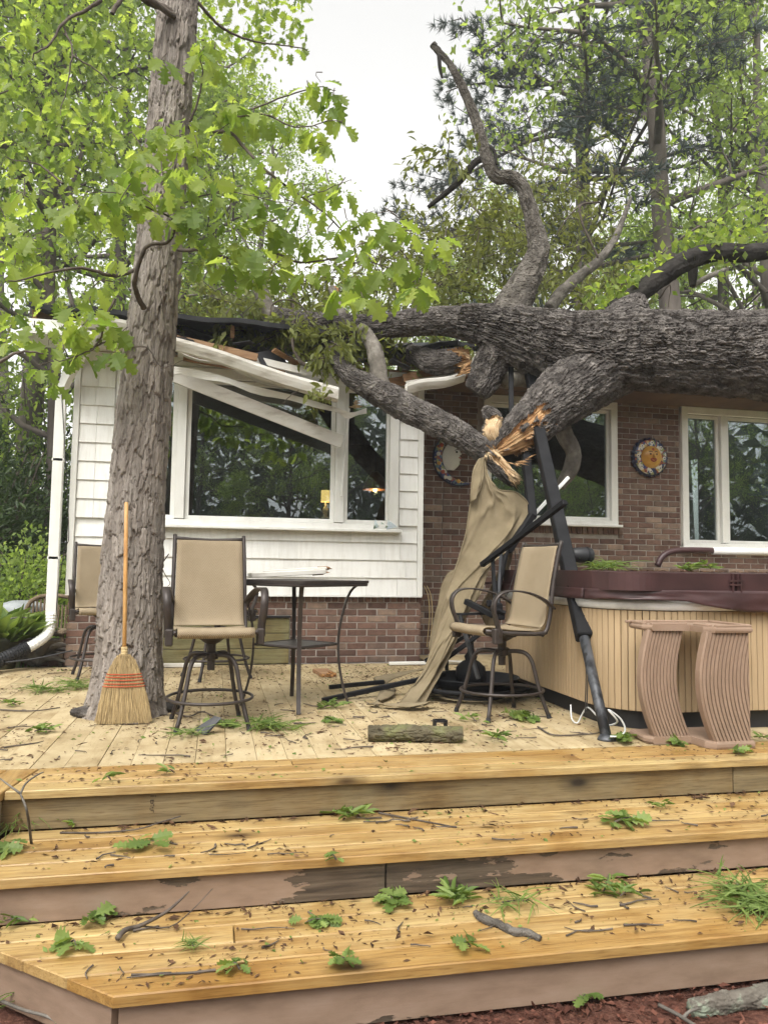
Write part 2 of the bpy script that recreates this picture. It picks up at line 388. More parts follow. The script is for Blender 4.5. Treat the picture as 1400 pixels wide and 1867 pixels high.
wood('mossy_board', (0.15, 0.14, 0.07), (0.09, 0.085, 0.045), (0.21, 0.19, 0.11), 0.85, knots=False)
def paint_peel():
    m, nt, b = newmat('tan_paint', 0.6, 0.35)
    v, _ = coords(nt, (0.9, 1, 3.0), shift=False); v2, _ = coords(nt, (0.5, 9, 9), shift=False)
    tc = nt.nodes.new('ShaderNodeTexCoord'); sx = nt.nodes.new('ShaderNodeSeparateXYZ'); nt.links.new(tc.outputs['Object'], sx.inputs[0])
    d = mathn(nt, 'ABSOLUTE', mathn(nt, 'DIVIDE', mathn(nt, 'SUBTRACT', sx.outputs[0], 0.92), 0.85))
    near = mathn(nt, 'SUBTRACT', 1.0, d, clamp=True)
    up = mathn(nt, 'GREATER_THAN', sx.outputs[2], -0.4)           # the second riser is the worn one
    n = mathn(nt, 'ADD', noise(nt, v, 3.2, 9, 0.62), mathn(nt, 'MULTIPLY', mathn(nt, 'MULTIPLY', near, up), 0.27))
    low = mathn(nt, 'MULTIPLY', mathn(nt, 'LESS_THAN', sx.outputs[2], -0.312), mathn(nt, 'MULTIPLY', up, 0.05))
    mask = ramp(nt, mathn(nt, 'ADD', n, low), [(0.655, (0, 0, 0)), (0.662, (1, 1, 1))])
    wv = ramp(nt, noise(nt, v2, 4, 6, 0.7, 0.5), [(0.3, (0.025, 0.018, 0.013)), (0.5, (0.085, 0.062, 0.043)), (0.7, (0.14, 0.107, 0.076))])
    pc = ramp(nt, noise(nt, v, 5, 7), [(0.25, (0.155, 0.103, 0.07)), (0.5, (0.22, 0.15, 0.105)), (0.75, (0.265, 0.19, 0.14))])
    nt.links.new(mixc(nt, mask, pc, wv), b.inputs['Base Color'])
    h = mathn(nt, 'SUBTRACT', mathn(nt, 'MULTIPLY', noise(nt, v2, 6, 5), 0.3), mask)
    bump(nt, b, h, 0.7, 0.004)
paint_peel()
def cream():
    m, nt, b = newmat('cream_deck_paint', 0.75, 0.25)
    v, r = coords(nt, (5, 0.7, 5)); v2, _ = coords(nt, (1, 1, 1))
    c = ramp(nt, noise(nt, v2, 3.0, 8, 0.65), [(0.25, (0.17, 0.115, 0.055)), (0.38, (0.32, 0.24, 0.13)), (0.56, (0.43, 0.34, 0.20)), (0.8, (0.51, 0.42, 0.275))])
    c = mixc(nt, 1.0, c, ramp(nt, noise(nt, v, 3.5, 6, 0.7), [(0.3, (0.78, 0.74, 0.66)), (0.5, (1, 1, 1))]), 'MULTIPLY')
    c = mixc(nt, 1.0, c, ramp(nt, r, [(0, (0.88,) * 3), (1, (1.05,) * 3)]), 'MULTIPLY')
    nt.links.new(c, b.inputs['Base Color']); bump(nt, b, noise(nt, v, 6, 5), 0.25, 0.004)
cream()
def brickmat():
    m, nt, b = newmat('brick_face', 0.85, 0.2)
    v, r = coords(nt, (1, 1, 1)); a = N(nt, 'ShaderNodeAttribute', attribute_name='tint')
    f = mathn(nt, 'FRACT', mathn(nt, 'ADD', r, a.outputs['Fac']))
    c = ramp(nt, f, [(0, (0.095, 0.058, 0.046)), (0.3, (0.130, 0.077, 0.059)), (0.6, (0.168, 0.102, 0.078)), (0.8, (0.135, 0.098, 0.078)), (0.93, (0.20, 0.14, 0.105)), (1, (0.28, 0.205, 0.155))])
    n = noise(nt, v, 14, 7, 0.65)
    c = mixc(nt, 1.0, c, ramp(nt, n, [(0.25, (0.62, 0.55, 0.55)), (0.5, (1, 1, 1)), (0.75, (1.35, 1.25, 1.2))]), 'MULTIPLY')
    nt.links.new(c, b.inputs['Base Color']); bump(nt, b, noise(nt, v, 40, 5), 0.5, 0.006)
brickmat()
mottled('mortar', [(0.3, (0.24, 0.21, 0.185)), (0.7, (0.37, 0.33, 0.295))], 9, 0.9, bmp=0.4)
mottled('white_paint', [(0.25, (0.62, 0.60, 0.56)), (0.5, (0.74, 0.73, 0.69)), (0.8, (0.79, 0.78, 0.75))], 3, 0.5, 0.35, bmp=0.1, vary=0.06, stretch=(1.5, 1.5, 0.5), detail=8)
mottled('shingle_paint', [(0.25, (0.66, 0.64, 0.60)), (0.5, (0.76, 0.75, 0.715)), (0.8, (0.80, 0.79, 0.765))], 9, 0.55, 0.3, bmp=0.25, vary=0.07, stretch=(3, 3, 0.35), bdist=0.004)
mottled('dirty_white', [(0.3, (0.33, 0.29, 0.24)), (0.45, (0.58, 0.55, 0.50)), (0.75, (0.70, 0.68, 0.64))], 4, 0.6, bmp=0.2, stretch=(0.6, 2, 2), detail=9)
mottled('roof_felt', [(0.3, (0.022, 0.023, 0.026)), (0.7, (0.05, 0.05, 0.055))], 5, 0.8, bmp=0.4)
mottled('bronze_metal', [(0.3, (0.030, 0.023, 0.020)), (0.7, (0.058, 0.046, 0.041))], 8, 0.45, 0.5, 0.3, bmp=0.15)
mottled('black_metal', [(0.3, (0.005, 0.005, 0.006)), (0.7, (0.013, 0.013, 0.015))], 7, 0.6, 0.18, 0.0, bmp=0.15)
mottled('scuffed_metal', [(0.4, (0.012, 0.012, 0.014)), (0.5, (0.06, 0.063, 0.07)), (0.8, (0.13, 0.135, 0.15))], 9, 0.5, 0.5, 0.3, bmp=0.2, stretch=(1, 1, .5))
mottled('canvas', [(0.3, (0.145, 0.115, 0.07)), (0.6, (0.215, 0.172, 0.108)), (0.8, (0.25, 0.205, 0.135))], 4.0, 0.9, 0.15, bmp=0.3, bscale=300, bdist=0.001)
mottled('straw', [(0.3, (0.27, 0.185, 0.085)), (0.6, (0.42, 0.31, 0.155)), (0.8, (0.52, 0.40, 0.22))], 30, 0.7, bmp=0.1, stretch=(4, 4, 0.4), tint=0.35)
mottled('tub_slat', [(0.3, (0.36, 0.255, 0.145)), (0.7, (0.43, 0.315, 0.19))], 8, 0.55, 0.3, bmp=0.12, vary=0.08, stretch=(4, 4, 0.4))
mottled('tub_shell', [(0.3, (0.52, 0.52, 0.52)), (0.5, (0.70, 0.70, 0.69)), (0.7, (0.78, 0.78, 0.77))], 5, 0.25, 0.5, bmp=0.0, detail=9)
mottled('vinyl', [(0.3, (0.032, 0.014, 0.014)), (0.6, (0.055, 0.024, 0.024)), (0.8, (0.078, 0.038, 0.036))], 4, 0.42, 0.4, bmp=0.3, bscale=120, bdist=0.002, detail=8)
mottled('step_plastic', [(0.3, (0.22, 0.148, 0.102)), (0.7, (0.275, 0.19, 0.137))], 8, 0.6, 0.3, bmp=0.15, vary=0.04, bscale=90, bdist=0.002)
mottled('groove', [(0.3, (0.07, 0.038, 0.026)), (0.7, (0.10, 0.055, 0.038))], 8, 0.8, bmp=0)
mottled('bark_shag', [(0.25, (0.15, 0.125, 0.107)), (0.5, (0.265, 0.23, 0.2)), (0.75, (0.37, 0.33, 0.295))], 9, 0.9, 0.1, bmp=0.9, tint=0.34, stretch=(2.2, 2.2, 0.35), bdist=0.02)
mottled('bark_oak', [(0.28, (0.042, 0.036, 0.033)), (0.45, (0.085, 0.075, 0.069)), (0.6, (0.15, 0.134, 0.123)), (0.75, (0.23, 0.21, 0.19))], 9, 0.92, 0.1, bmp=1.0, tint=0.45, bdist=0.02)
mottled('bark_pale', [(0.25, (0.085, 0.075, 0.063)), (0.5, (0.155, 0.138, 0.118)), (0.75, (0.27, 0.25, 0.22))], 8, 0.9, 0.1, bmp=0.5, tint=0.25)
mottled('bark_mossy', [(0.3, (0.055, 0.045, 0.03)), (0.5, (0.11, 0.095, 0.06)), (0.62, (0.13, 0.13, 0.06)), (0.8, (0.24, 0.22, 0.17))], 9, 0.92, 0.1, bmp=0.6, tint=0.25)
mottled('bark_limb', [(0.25, (0.055, 0.048, 0.041)), (0.5, (0.11, 0.098, 0.084)), (0.75, (0.21, 0.19, 0.168))], 9, 0.92, 0.1, bmp=0.9, tint=0.4, bdist=0.015)
mottled('bark_lichen', [(0.3, (0.075, 0.062, 0.052)), (0.52, (0.135, 0.12, 0.10)), (0.60, (0.25, 0.29, 0.22)), (0.78, (0.36, 0.41, 0.34))], 6, 0.92, 0.1, bmp=0.6, tint=0.25)
mottled('bark_far', [(0.3, (0.075, 0.062, 0.055)), (0.7, (0.17, 0.145, 0.125))], 4, 0.95, 0.1, bmp=0.3, stretch=(1, 1, 0.3))
mottled('bark_dark', [(0.3, (0.018, 0.016, 0.015)), (0.7, (0.055, 0.05, 0.046))], 7, 0.95, 0.1, bmp=0.5, tint=0.25)
mottled('twig_bark', [(0.3, (0.05, 0.04, 0.034)), (0.7, (0.14, 0.115, 0.095))], 14, 0.9, 0.1, bmp=0.2)
mottled('debris_brown', [(0.3, (0.05, 0.026, 0.016)), (0.7, (0.14, 0.08, 0.045))], 20, 0.9, 0.1, bmp=0, tint=0.5)
mottled('mulch_chip', [(0.3, (0.055, 0.022, 0.016)), (0.6, (0.13, 0.055, 0.038)), (0.8, (0.20, 0.10, 0.07))], 12, 0.9, 0.1, bmp=0, tint=0.5)
leafmat('leaf_oak', (0.13, 0.20, 0.045), (0.34, 0.41, 0.115), 0.64, 0.45)
leafmat('leaf_wood', (0.135, 0.20, 0.055), (0.31, 0.39, 0.13), 0.62)
leafmat('leaf_olive', (0.11, 0.125, 0.04), (0.24, 0.26, 0.085), 0.5)
leafmat('leaf_shrub', (0.022, 0.042, 0.014), (0.060, 0.095, 0.028), 0.25, 0.4)
leafmat('leaf_cut', (0.085, 0.14, 0.03), (0.22, 0.29, 0.085), 0.4, 0.5)
leafmat('needle', (0.045, 0.06, 0.064), (0.095, 0.12, 0.125), 0.2, 0.5)
leafmat('grass_blade', (0.04, 0.085, 0.015), (0.10, 0.17, 0.035), 0.3, 0.6)
def glassmat():
    m = bpy.data.materials.new('window_glass'); m.use_nodes = True; nt = m.node_tree; nt.nodes.clear(); MATS['window_glass'] = m
    tr = nt.nodes.new('ShaderNodeBsdfTransparent'); tr.inputs[0].default_value = (0.62, 0.68, 0.66, 1)
    gl = nt.nodes.new('ShaderNodeBsdfGlossy'); gl.inputs['Roughness'].default_value = 0.0; gl.inputs[0].default_value = (0.92, 0.96, 1.0, 1)
    fr = nt.nodes.new('ShaderNodeFresnel'); fr.inputs[0].default_value = 1.55
    f = mathn(nt, 'ADD', mathn(nt, 'MULTIPLY', fr.outputs[0], 1.7), 0.07, clamp=True)
    v, _ = coords(nt, (1, 1, 1)); bp = N(nt, 'ShaderNodeBump', Strength=0.02, Distance=0.02); nt.links.new(noise(nt, v, 1.3, 2), bp.inputs['Height']); nt.links.new(bp.outputs[0], gl.inputs['Normal'])
    mx = nt.nodes.new('ShaderNodeMixShader'); o = nt.nodes.new('ShaderNodeOutputMaterial')
    nt.links.new(f, mx.inputs[0]); nt.links.new(tr.outputs[0], mx.inputs[1]); nt.links.new(gl.outputs[0], mx.inputs[2]); nt.links.new(mx.outputs[0], o.inputs[0])
glassmat()
def slingmat():
    m, nt, b = newmat('sling_fabric', 0.8, 0.2)
    tc = nt.nodes.new('ShaderNodeTexCoord'); sx = nt.nodes.new('ShaderNodeSeparateXYZ'); nt.links.new(tc.outputs['Object'], sx.inputs[0])
    tri = mathn(nt, 'PINGPONG', mathn(nt, 'MULTIPLY', sx.outputs[0], 1.0), 0.045)
    p = mathn(nt, 'SINE', mathn(nt, 'MULTIPLY', mathn(nt, 'ADD', mathn(nt, 'ADD', sx.outputs[2], sx.outputs[1]), tri), 520.0))
    v, _ = coords(nt, (1, 1, 1)); g = noise(nt, v, 5, 5)
    c = mixc(nt, mathn(nt, 'ADD', mathn(nt, 'MULTIPLY', p, 0.5), 0.5), (0.17, 0.128, 0.082), (0.36, 0.293, 0.20))
    c = mixc(nt, 1.0, c, ramp(nt, g, [(0.3, (0.86, 0.84, 0.8)), (0.7, (1.05, 1.05, 1.05))]), 'MULTIPLY')
    nt.links.new(c, b.inputs['Base Color']); bump(nt, b, p, 0.15, 0.001)
slingmat()
def groundmat():
    m, nt, b = newmat('ground_soil', 0.95, 0.1)
    v, _ = coords(nt, (1, 1, 1), shift=False)
    mul = ramp(nt, noise(nt, v, 38, 8, 0.7), [(0.3, (0.035, 0.016, 0.012)), (0.5, (0.095, 0.042, 0.03)), (0.7, (0.17, 0.085, 0.06))])
    grs = ramp(nt, noise(nt, v, 3, 9, 0.7), [(0.3, (0.06, 0.045, 0.025)), (0.5, (0.055, 0.085, 0.022)), (0.7, (0.095, 0.14, 0.035))])
    tc = nt.nodes.new('ShaderNodeTexCoord'); sx = nt.nodes.new('ShaderNodeSeparateXYZ'); nt.links.new(tc.outputs['Object'], sx.inputs[0])
    f = mathn(nt, 'ADD', mathn(nt, 'MULTIPLY', sx.outputs[1], 0.2), mathn(nt, 'ADD', mathn(nt, 'SUBTRACT', mathn(nt, 'MULTIPLY', noise(nt, v, 1.2, 4), 0.8), 1.7), mathn(nt, 'MULTIPLY', mathn(nt, 'MAXIMUM', mathn(nt, 'SUBTRACT', mathn(nt, 'ABSOLUTE', mathn(nt, 'SUBTRACT', sx.outputs[0], 1.5)), 3.6), 0.0), 0.7)), clamp=True)
    nt.links.new(mixc(nt, f, mul, grs), b.inputs['Base Color']); bump(nt, b, noise(nt, v, 60, 6), 0.8, 0.02)
groundmat()
plain('charcoal_plastic', (0.018, 0.018, 0.02), 0.5, 0.4)
plain('red_thread', (0.42, 0.07, 0.03), 0.7)
plain('twine', (0.55, 0.42, 0.22), 0.8)
plain('white_plastic', (0.75, 0.75, 0.73), 0.4, 0.4)
plain('white_cable', (0.55, 0.56, 0.55), 0.5)
plain('dark_cable', (0.02, 0.018, 0.016), 0.6)
plain('stamp_ink', (0.035, 0.025, 0.02), 0.9)
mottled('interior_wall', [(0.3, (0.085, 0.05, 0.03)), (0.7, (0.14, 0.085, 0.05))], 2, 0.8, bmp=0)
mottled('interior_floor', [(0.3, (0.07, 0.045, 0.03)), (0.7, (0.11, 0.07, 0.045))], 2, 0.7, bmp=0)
mottled('concrete', [(0.3, (0.24, 0.24, 0.225)), (0.7, (0.36, 0.36, 0.34))], 8, 0.9, bmp=0.4)
mottled('terracotta_green', [(0.3, (0.05, 0.055, 0.038)), (0.7, (0.12, 0.125, 0.085))], 8, 0.8, bmp=0.2)
mottled('wicker', [(0.3, (0.10, 0.072, 0.045)), (0.7, (0.19, 0.14, 0.09))], 30, 0.85, bmp=0.4)
mottled('grey_plastic', [(0.3, (0.20, 0.215, 0.22)), (0.7, (0.30, 0.315, 0.32))], 6, 0.5, bmp=0.1)
mottled('white_foam', [(0.3, (0.62, 0.60, 0.56)), (0.7, (0.74, 0.73, 0.70))], 6, 0.6, bmp=0.1)

# ------------------------------------------------------------------ the ground
def ground_z(x, y):
    x, y = np.asarray(x, float), np.asarray(y, float)
    s = np.clip((y - 3.3) / 2.4, 0, 1); s = s * s * (3 - 2 * s)
    z = -0.57 + 0.50 * s + 0.045 * np.clip(y - 9, 0, 30)
    return z + 0.03 * (fbm(x * 0.7, y * 0.7, 0, 3) - 0.5) * np.where(y > 9, 3, 1)
gx = np.unique(np.concatenate([[-260, -150, -80, -45], np.linspace(-30, 30, 151), [45, 80, 150, 260]]))
gy = np.unique(np.concatenate([[-260, -150, -80, -45], np.linspace(-30, 40, 176), [55, 90, 150, 260]]))
GX, GY = np.meshgrid(gx, gy); GZ = ground_z(GX, GY)
ny_, nx_ = GX.shape
ii = np.arange(ny_ - 1)[:, None] * nx_; jj = np.arange(nx_ - 1)[None]
gF = np.stack([ii + jj, ii + jj + 1, ii + nx_ + jj + 1, ii + nx_ + jj], -1).reshape(-1, 4)
g = mk('ground', mesh_np('ground', np.stack([GX, GY, GZ], -1).reshape(-1, 3), gF, smooth=True), MATS['ground_soil']); tag(g, kind='structure')

def frag_cloud(name, mat, P, n_size, seed, kind='stuff', label=None, cat=None, parent=None, flat=0.35, aspect=0.35):
    """many small bent flakes lying about points P"""
    r = np.random.RandomState(seed); n = len(P); L = n_size[0] + (n_size[1] - n_size[0]) * r.rand(n) ** 3.2
    a = r.rand(n) * 2 * math.pi; d = np.stack([np.cos(a), np.sin(a), (r.rand(n) - .5) * flat], -1); d /= np.linalg.norm(d, axis=1, keepdims=True)
    w = np.cross(d, np.array([0, 0, 1.0]) + (r.rand(n, 3) - .5) * flat * 2); w /= np.linalg.norm(w, axis=1, keepdims=True); nn = np.cross(w, d)
    asp = aspect * (0.4 + 1.2 * r.rand(n)); bend = (r.rand(n) - .3) * 0.5
    V = np.stack([P, P + d * (L * .5)[:, None] + w * (L * asp * .5)[:, None] + nn * (L * bend * .4)[:, None], P + d * L[:, None], P + d * (L * .5)[:, None] - w * (L * asp * .5)[:, None] + nn * (L * bend * .4)[:, None]], 1)
    F = np.arange(n * 4).reshape(n, 4); F = np.vstack([F[:, [0, 1, 2]], F[:, [0, 2, 3]]])
    o = mk(name, mesh_np(name, V.reshape(-1, 3), F, np.repeat(r.rand(n), 4)), mat, parent)
    return tag(o, label, cat, kind=kind)
r_ = np.random.RandomState(5)
n = 9000; px = r_.uniform(-2.2, 3.6, n); py = 2.75 - np.abs(r_.normal(0, 0.55, n)); P = np.stack([px, py, ground_z(px, py) + 0.004 + 0.02 * r_.rand(n)], -1)
frag_cloud('mulch_chips', MATS['mulch_chip'], P, (0.012, 0.05), 6, label='red brown bark mulch below the bottom step', cat='mulch', flat=0.9, aspect=0.5)

# ------------------------------------------------------------------ deck and steps
deck = thing('patio_deck', 'cream painted plank deck in front of the house', 'deck', (1, 6, 0), kind='structure')
PW = 0.155
k = 0; x = -2.25
while x < 8.2:
    y0, y1 = (4.06, 7.98) if x < 2.1 else (4.06, 8.70)
    splits = [y0, y1] if rnd.random() < 0.8 else [y0, rnd.uniform(y0 + 1.1, y1 - 1.0), y1]
    for a, b in zip(splits[:-1], splits[1:]):
        mb = MB(); mb.box((0, 0, 0), (PW - 0.0022, b - a - 0.0015, 0.03), ch=0.0015)
        o = mb.build('plank', MATS['cream_deck_paint'], deck, loc=(x + PW / 2, (a + b) / 2, -0.015 + rnd.uniform(-0.002, 0.002)))
    x += PW; k += 1
steps = thing('deck_steps', 'three broad wooden steps of new yellow decking with tan painted risers', 'steps', (0.8, 3.1, -0.36), kind='structure')
# step edges: (front y, top z); treads run beyond the right of the frame, cut at 45 degrees on the left
XR = 5.2
def plank_poly(poly, z, t=0.036, mat='new_decking', name='plank', parent=None):
    mb = MB(); cx = sum(p[0] for p in poly) / len(poly); cy = sum(p[1] for p in poly) / len(poly); n = len(poly)
    top = [(x - (x - cx) * 0.0, y) for x, y in poly]; c = 0.004
    def inset(p):
        q = []
        for i in range(n):
            a, b_, d = np.array(p[i - 1]), np.array(p[i]), np.array(p[(i + 1) % n])
            e1 = (b_ - a) / np.linalg.norm(b_ - a); e2 = (d - b_) / np.linalg.norm(d - b_); m = np.array([-e1[1], e1[0]]) + np.array([-e2[1], e2[0]])
            q.append(tuple(b_ + m / max(np.linalg.norm(m), 1e-6) * c * 1.3))
        return q
    up = inset(poly)
    V = [(x, y, -t) for x, y in poly] + [(x, y, -c) for x, y in poly] + [(x, y, 0) for x, y in up]
    F = [tuple(range(n - 1, -1, -1)), tuple(range(2 * n, 3 * n))]
    for k in range(2):
        F += [(k * n + i, k * n + (i + 1) % n, (k + 1) * n + (i + 1) % n, (k + 1) * n + i) for i in range(n)]
    V = [(x - cx, y - cy, zz) for x, y, zz in V]
    mb.add(V, F); return mb.build(name, MATS[mat], parent or steps, loc=(cx, cy, z))
def wing_x(y): return -0.872 + (y - 3.67) * 0.17          # left wing of the upper deck, edge of the inside corner
GAP = 0.007
def tread(yf, yb, z, nb, left, mat='new_decking', splits=()):
    w = (yb - yf) / nb
    for i in range(nb):
        a, b = yf + i * w + (GAP / 2 if i else 0), yf + (i + 1) * w - GAP / 2
        xs = [left, XR]; cuts = [None] + [s for q, s in splits if q == i] + [None]
        for s0, s1 in zip(cuts[:-1], cuts[1:]):
            la, lb = (left(a), left(b)) if s0 is None else (s0 + .002,) * 2; rr = XR if s1 is None else s1 - .002
            plank_poly([(la, a), (rr, a), (rr, b), (lb, b)], z + rnd.uniform(-.0015, .0015))
tread(3.67, 4.053, 0.0, 3, lambda y: wing_x(y) + 0.004, splits=((1, 1.9), (2, 0.4)))
tread(3.16, 3.70, -0.18, 4, lambda y: wing_x(y) + 0.02, splits=((0, 3.4), (2, 1.0), (3, 2.6)))
bev = lambda y: -0.284 - (y - 2.626) * 1.147
tread(2.62, 3.19, -0.36, 4, lambda y: max(bev(y), -1.05), splits=((1, 2.8), (2, 0.1), (3, 1.9)))
# left wing planks of the upper deck
for i in range(4):
    y0, y1 = 3.05, 4.05; x0 = lambda y, i=i: wing_x(y) - 0.004 - i * 0.142
    plank_poly([(x0(y0) - .138, y0), (x0(y0), y0), (x0(y1), y1), (x0(y1) - .138, y1)], 0.001, mat='new_decking_y')
def riser(x0, x1, y, z0, z1, mat, name='riser_board'):
    mb = MB(); mb.box(((x0 + x1) / 2, y + 0.019, (z0 + z1) / 2), (x1 - x0, 0.036, z1 - z0), ch=0.003)
    return mb.build(name, MATS[mat], steps)
r1 = riser(-0.90, 2.715, 3.695, -0.176, -0.039, 'raw_riser'); riser(2.722, XR, 3.697, -0.177, -0.039, 'raw_riser')
riser(-1.05, 0.712, 3.185, -0.357, -0.219, 'tan_paint'); riser(0.719, XR, 3.188, -0.356, -0.219, 'tan_paint')
riser(-0.262, XR, 2.648, -0.545, -0.399, 'tan_paint')
mb = MB(); mb.bar((-0.272, 2.665, -0.472), (-1.1, 3.387, -0.472), 0.036, 0.146); mb.build('riser_board', MATS['tan_paint'], steps)
mb = MB(); mb.bar((wing_x(3.66) - .02, 3.66, -0.16), (wing_x(3.05) - .02, 3.05, -0.16), 0.036, 0.24); mb.build('riser_board', MATS['raw_riser'], steps)
# joists that carry the decks, seen only as dark lines through the gaps
mb = MB()
for yy in (4.4, 5.2, 6.0, 6.8, 7.6): mb.box((3.0, yy, -0.046), (10.4, 0.04, 0.03))
for zz, ya, yb in ((-0.037, 3.74, 4.05), (-0.217, 3.23, 3.69), (-0.397, 2.70, 3.18)):
    for q in range(7): mb.box((-0.05 + q * 0.75, (ya + yb) / 2, zz - 0.07), (0.038, yb - ya, 0.13))
mb.build('joist', MATS['raw_riser'], steps)
# skirt boards that close the left side of the deck and of its wing
for i in range(4):
    MB().box((-2.236, 6.02, -.105 - i * .135), (.026, 3.9, .13), ch=.003).build('skirt_board', MATS['tan_paint'], deck)
    if -.105 - i * .135 > -.6: MB().box((-1.86, 4.075, -.105 - i * .135), (.72, .026, .13), ch=.003).build('skirt_board', MATS['tan_paint'], deck)
for i in range(4):
    z_ = -.105 - i * .135
    MB().bar((wing_x(3.06) - .02, 3.075, z_), (wing_x(3.06) - .56, 3.075, z_), .026, .13).build('skirt_board', MATS['raw_riser'], steps)
    MB().bar((wing_x(3.06) - .555, 3.09, z_), (wing_x(4.05) - .555, 4.06, z_), .026, .13).build('skirt_board', MATS['raw_riser'], steps)
# lumber stamp, illegible short strokes of ink printed sideways on the upper riser
mb = MB(); p0 = at(278, 1452, 3.69)
for (dx, dz, w, h) in ((0, 0, .022, .003), (.017, -.001, .003, .009), (0, -.018, .021, .004), (-.008, -.024, .004, .010), (.006, -.024, .004, .010), (.0, -.031, .018, .003), (.010, -.040, .004, .009), (-.005, -.044, .003, .004), (.004, -.050, .010, .003), (-.009, -.056, .004, .011), (.002, -.062, .018, .003), (.010, -.068, .003, .010)):
    mb.box((p0[0] + dx * .8, 3.6938, p0[2] + dz), (w * .7, .0012, h))
mb.build('lumber_stamp', MATS['stamp_ink'], r1)
# footing blocks under the bottom step
for i, (xx, w) in enumerate(((0.62, .34), (1.15, .3), (1.75, .36), (2.2, .3), (2.75, .25))):
    o = MB().box((0, 0, 0), (w, .2, .09), ch=.008).build('footing_block', MATS['concrete'], steps, loc=(xx, 2.79, -0.588))
# ------------------------------------------------------------------ the house
house = thing('house', 'white shingle and red brick house with its eave crushed by the fallen tree', 'house', (2, 8, 0))
YB, YW = 8.0, 8.75                       # face of the shingled bay, face of the brick wing
WX0, WX1, WZ0, WZ1 = -1.03, 1.87, 1.40, 3.02      # bay window opening
core = MB()
def wallbox(x0, x1, z0, z1, y0, y1): core.box(((x0 + x1) / 2, (y0 + y1) / 2, (z0 + z1) / 2), (x1 - x0, y1 - y0, z1 - z0))
wallbox(-1.42, WX0, 0.70, 3.10, 8.02, 8.14); wallbox(WX1, 2.14, 0.70, 3.10, 8.02, 8.14)
wallbox(WX0, WX1, 0.70, WZ0, 8.02, 8.14); wallbox(WX0, WX1, WZ1, 3.10, 8.02, 8.14)
core.box((2.08, 8.45, 1.9), (0.12, 0.62, 2.4)); core.box((-1.36, 10.6, 1.9), (0.12, 4.9, 2.4))
core.build('wall', MATS['white_paint'], house)
mort = MB()
def mbox(x0, x1, z0, z1, y0, y1): mort.box(((x0 + x1) / 2, (y0 + y1) / 2, (z0 + z1) / 2), (x1 - x0, y1 - y0, z1 - z0))
mbox(-1.40, 2.13, -0.3, 0.69, YB + 0.046, 8.2); mbox(2.02, 2.13, -.3, .69, 8.2, 8.76); mbox(-1.40, -1.29, -.3, .69, 8.2, 13)
W1 = (3.10, 4.86, 1.57, 3.12); W2 = (5.76, 8.6, 1.32, 3.13)
y0, y1 = YW + 0.006, YW + 0.16
mbox(2.15, W1[0], -.3, 3.3, y0, y1); mbox(W1[1], W2[0], -.3, 3.3, y0, y1); mbox(W2[1], 10, -.3, 3.3, y0, y1)
mbox(W1[0], W1[1], -.3, W1[2], y0, y1); mbox(W2[0], W2[1], -.3, W2[2], y0, y1); mbox(W1[0], W2[1], 3.14, 3.3, y0, y1)
bw = mort.build('brick_wall', MATS['mortar'], house)

# bricks: the nearest three hundred in view are single pieces, the rest one joined part
ROW, BL, JT = 0.0703, 0.2135, 0.010
cand = []
def field(x0, x1, z0, z1, yf, holes, vis):
    nrow = int((z1 - z0) / ROW + 0.5)
    for r in range(nrow):
        zc = z0 + (r + 0.5) * ROW; xx = x0 - (0.5 * BL if r % 2 else 0.0)
        while xx < x1:
            a, b = max(xx, x0), min(xx + BL - JT, x1); xx += BL
            for h in holes:
                if h[2] - .02 < zc < h[3] + .02:
                    if a < h[1] and b > h[0]:
                        if b - h[1] > h[0] - a: a = max(a, h[1])
                        else: b = min(b, h[0])
            if b - a > 0.03: cand.append((vis((a + b) / 2, zc), (a + b) / 2, yf, zc, round(b - a, 2), ROW - JT))
field(-1.42, 2.15, 0.0, 0.63, YB + 0.04, [(-0.52, 0.76, -1, 0.475)], lambda x, z: 1)
field(2.17, 10.0, 0.0, 3.14, YW, [(W1[0] - .07, W1[1] + .02, 1.45, 3.3), (W2[0] - .02, W2[1], 1.30, 3.3)],
      lambda x, z: 2 if (4.85 < x < 5.78 and 1.05 < z) else 3 if (x < 3.2 and z > 0.9) else 4 if (x < 5.7 and z > 1.0) else 9)
xx = -1.415
while xx < 2.13: cand.append((1, xx + .03, YB + 0.036, 0.667, 0.06, 0.062)); xx += 0.0703
xx = W1[0] - .05
while xx < W1[1] + .02: cand.append((3, xx + .03, YW - 0.014, 1.505, 0.06, 0.098)); xx += 0.0703
cand.sort(key=lambda c: c[0])
bcache = {}; rest = MB(); resttint = []
for i, (vis, bx_, by_, bz_, L, Hh) in enumerate(cand):
    dep = 0.06
    if i < 300:
        key = (L, Hh)
        if key not in bcache:
            bcache[key] = MB().box((0, 0, 0), (L, dep, Hh), ch=0.004).mesh('brick'); bcache[key].materials.append(MATS['brick_face'])
        mk('brick', bcache[key], None, bw, loc=(bx_, by_ + dep / 2 + rnd.uniform(-.002, .002), bz_ + rnd.uniform(-.0015, .0015)))
    else:
        n0 = len(rest.v); rest.box((bx_, by_ + dep / 2 + rnd.uniform(-.002, .002), bz_), (L, dep, Hh), ch=0.004); resttint += [rnd.random()] * (len(rest.v) - n0)
me = rest.mesh('brick_courses'); a = me.attributes.new('tint', 'FLOAT', 'POINT'); a.data.foreach_set('value', np.array(resttint, np.float32))
tag(mk('brick_courses', me, MATS['brick_face'], bw), kind='stuff')

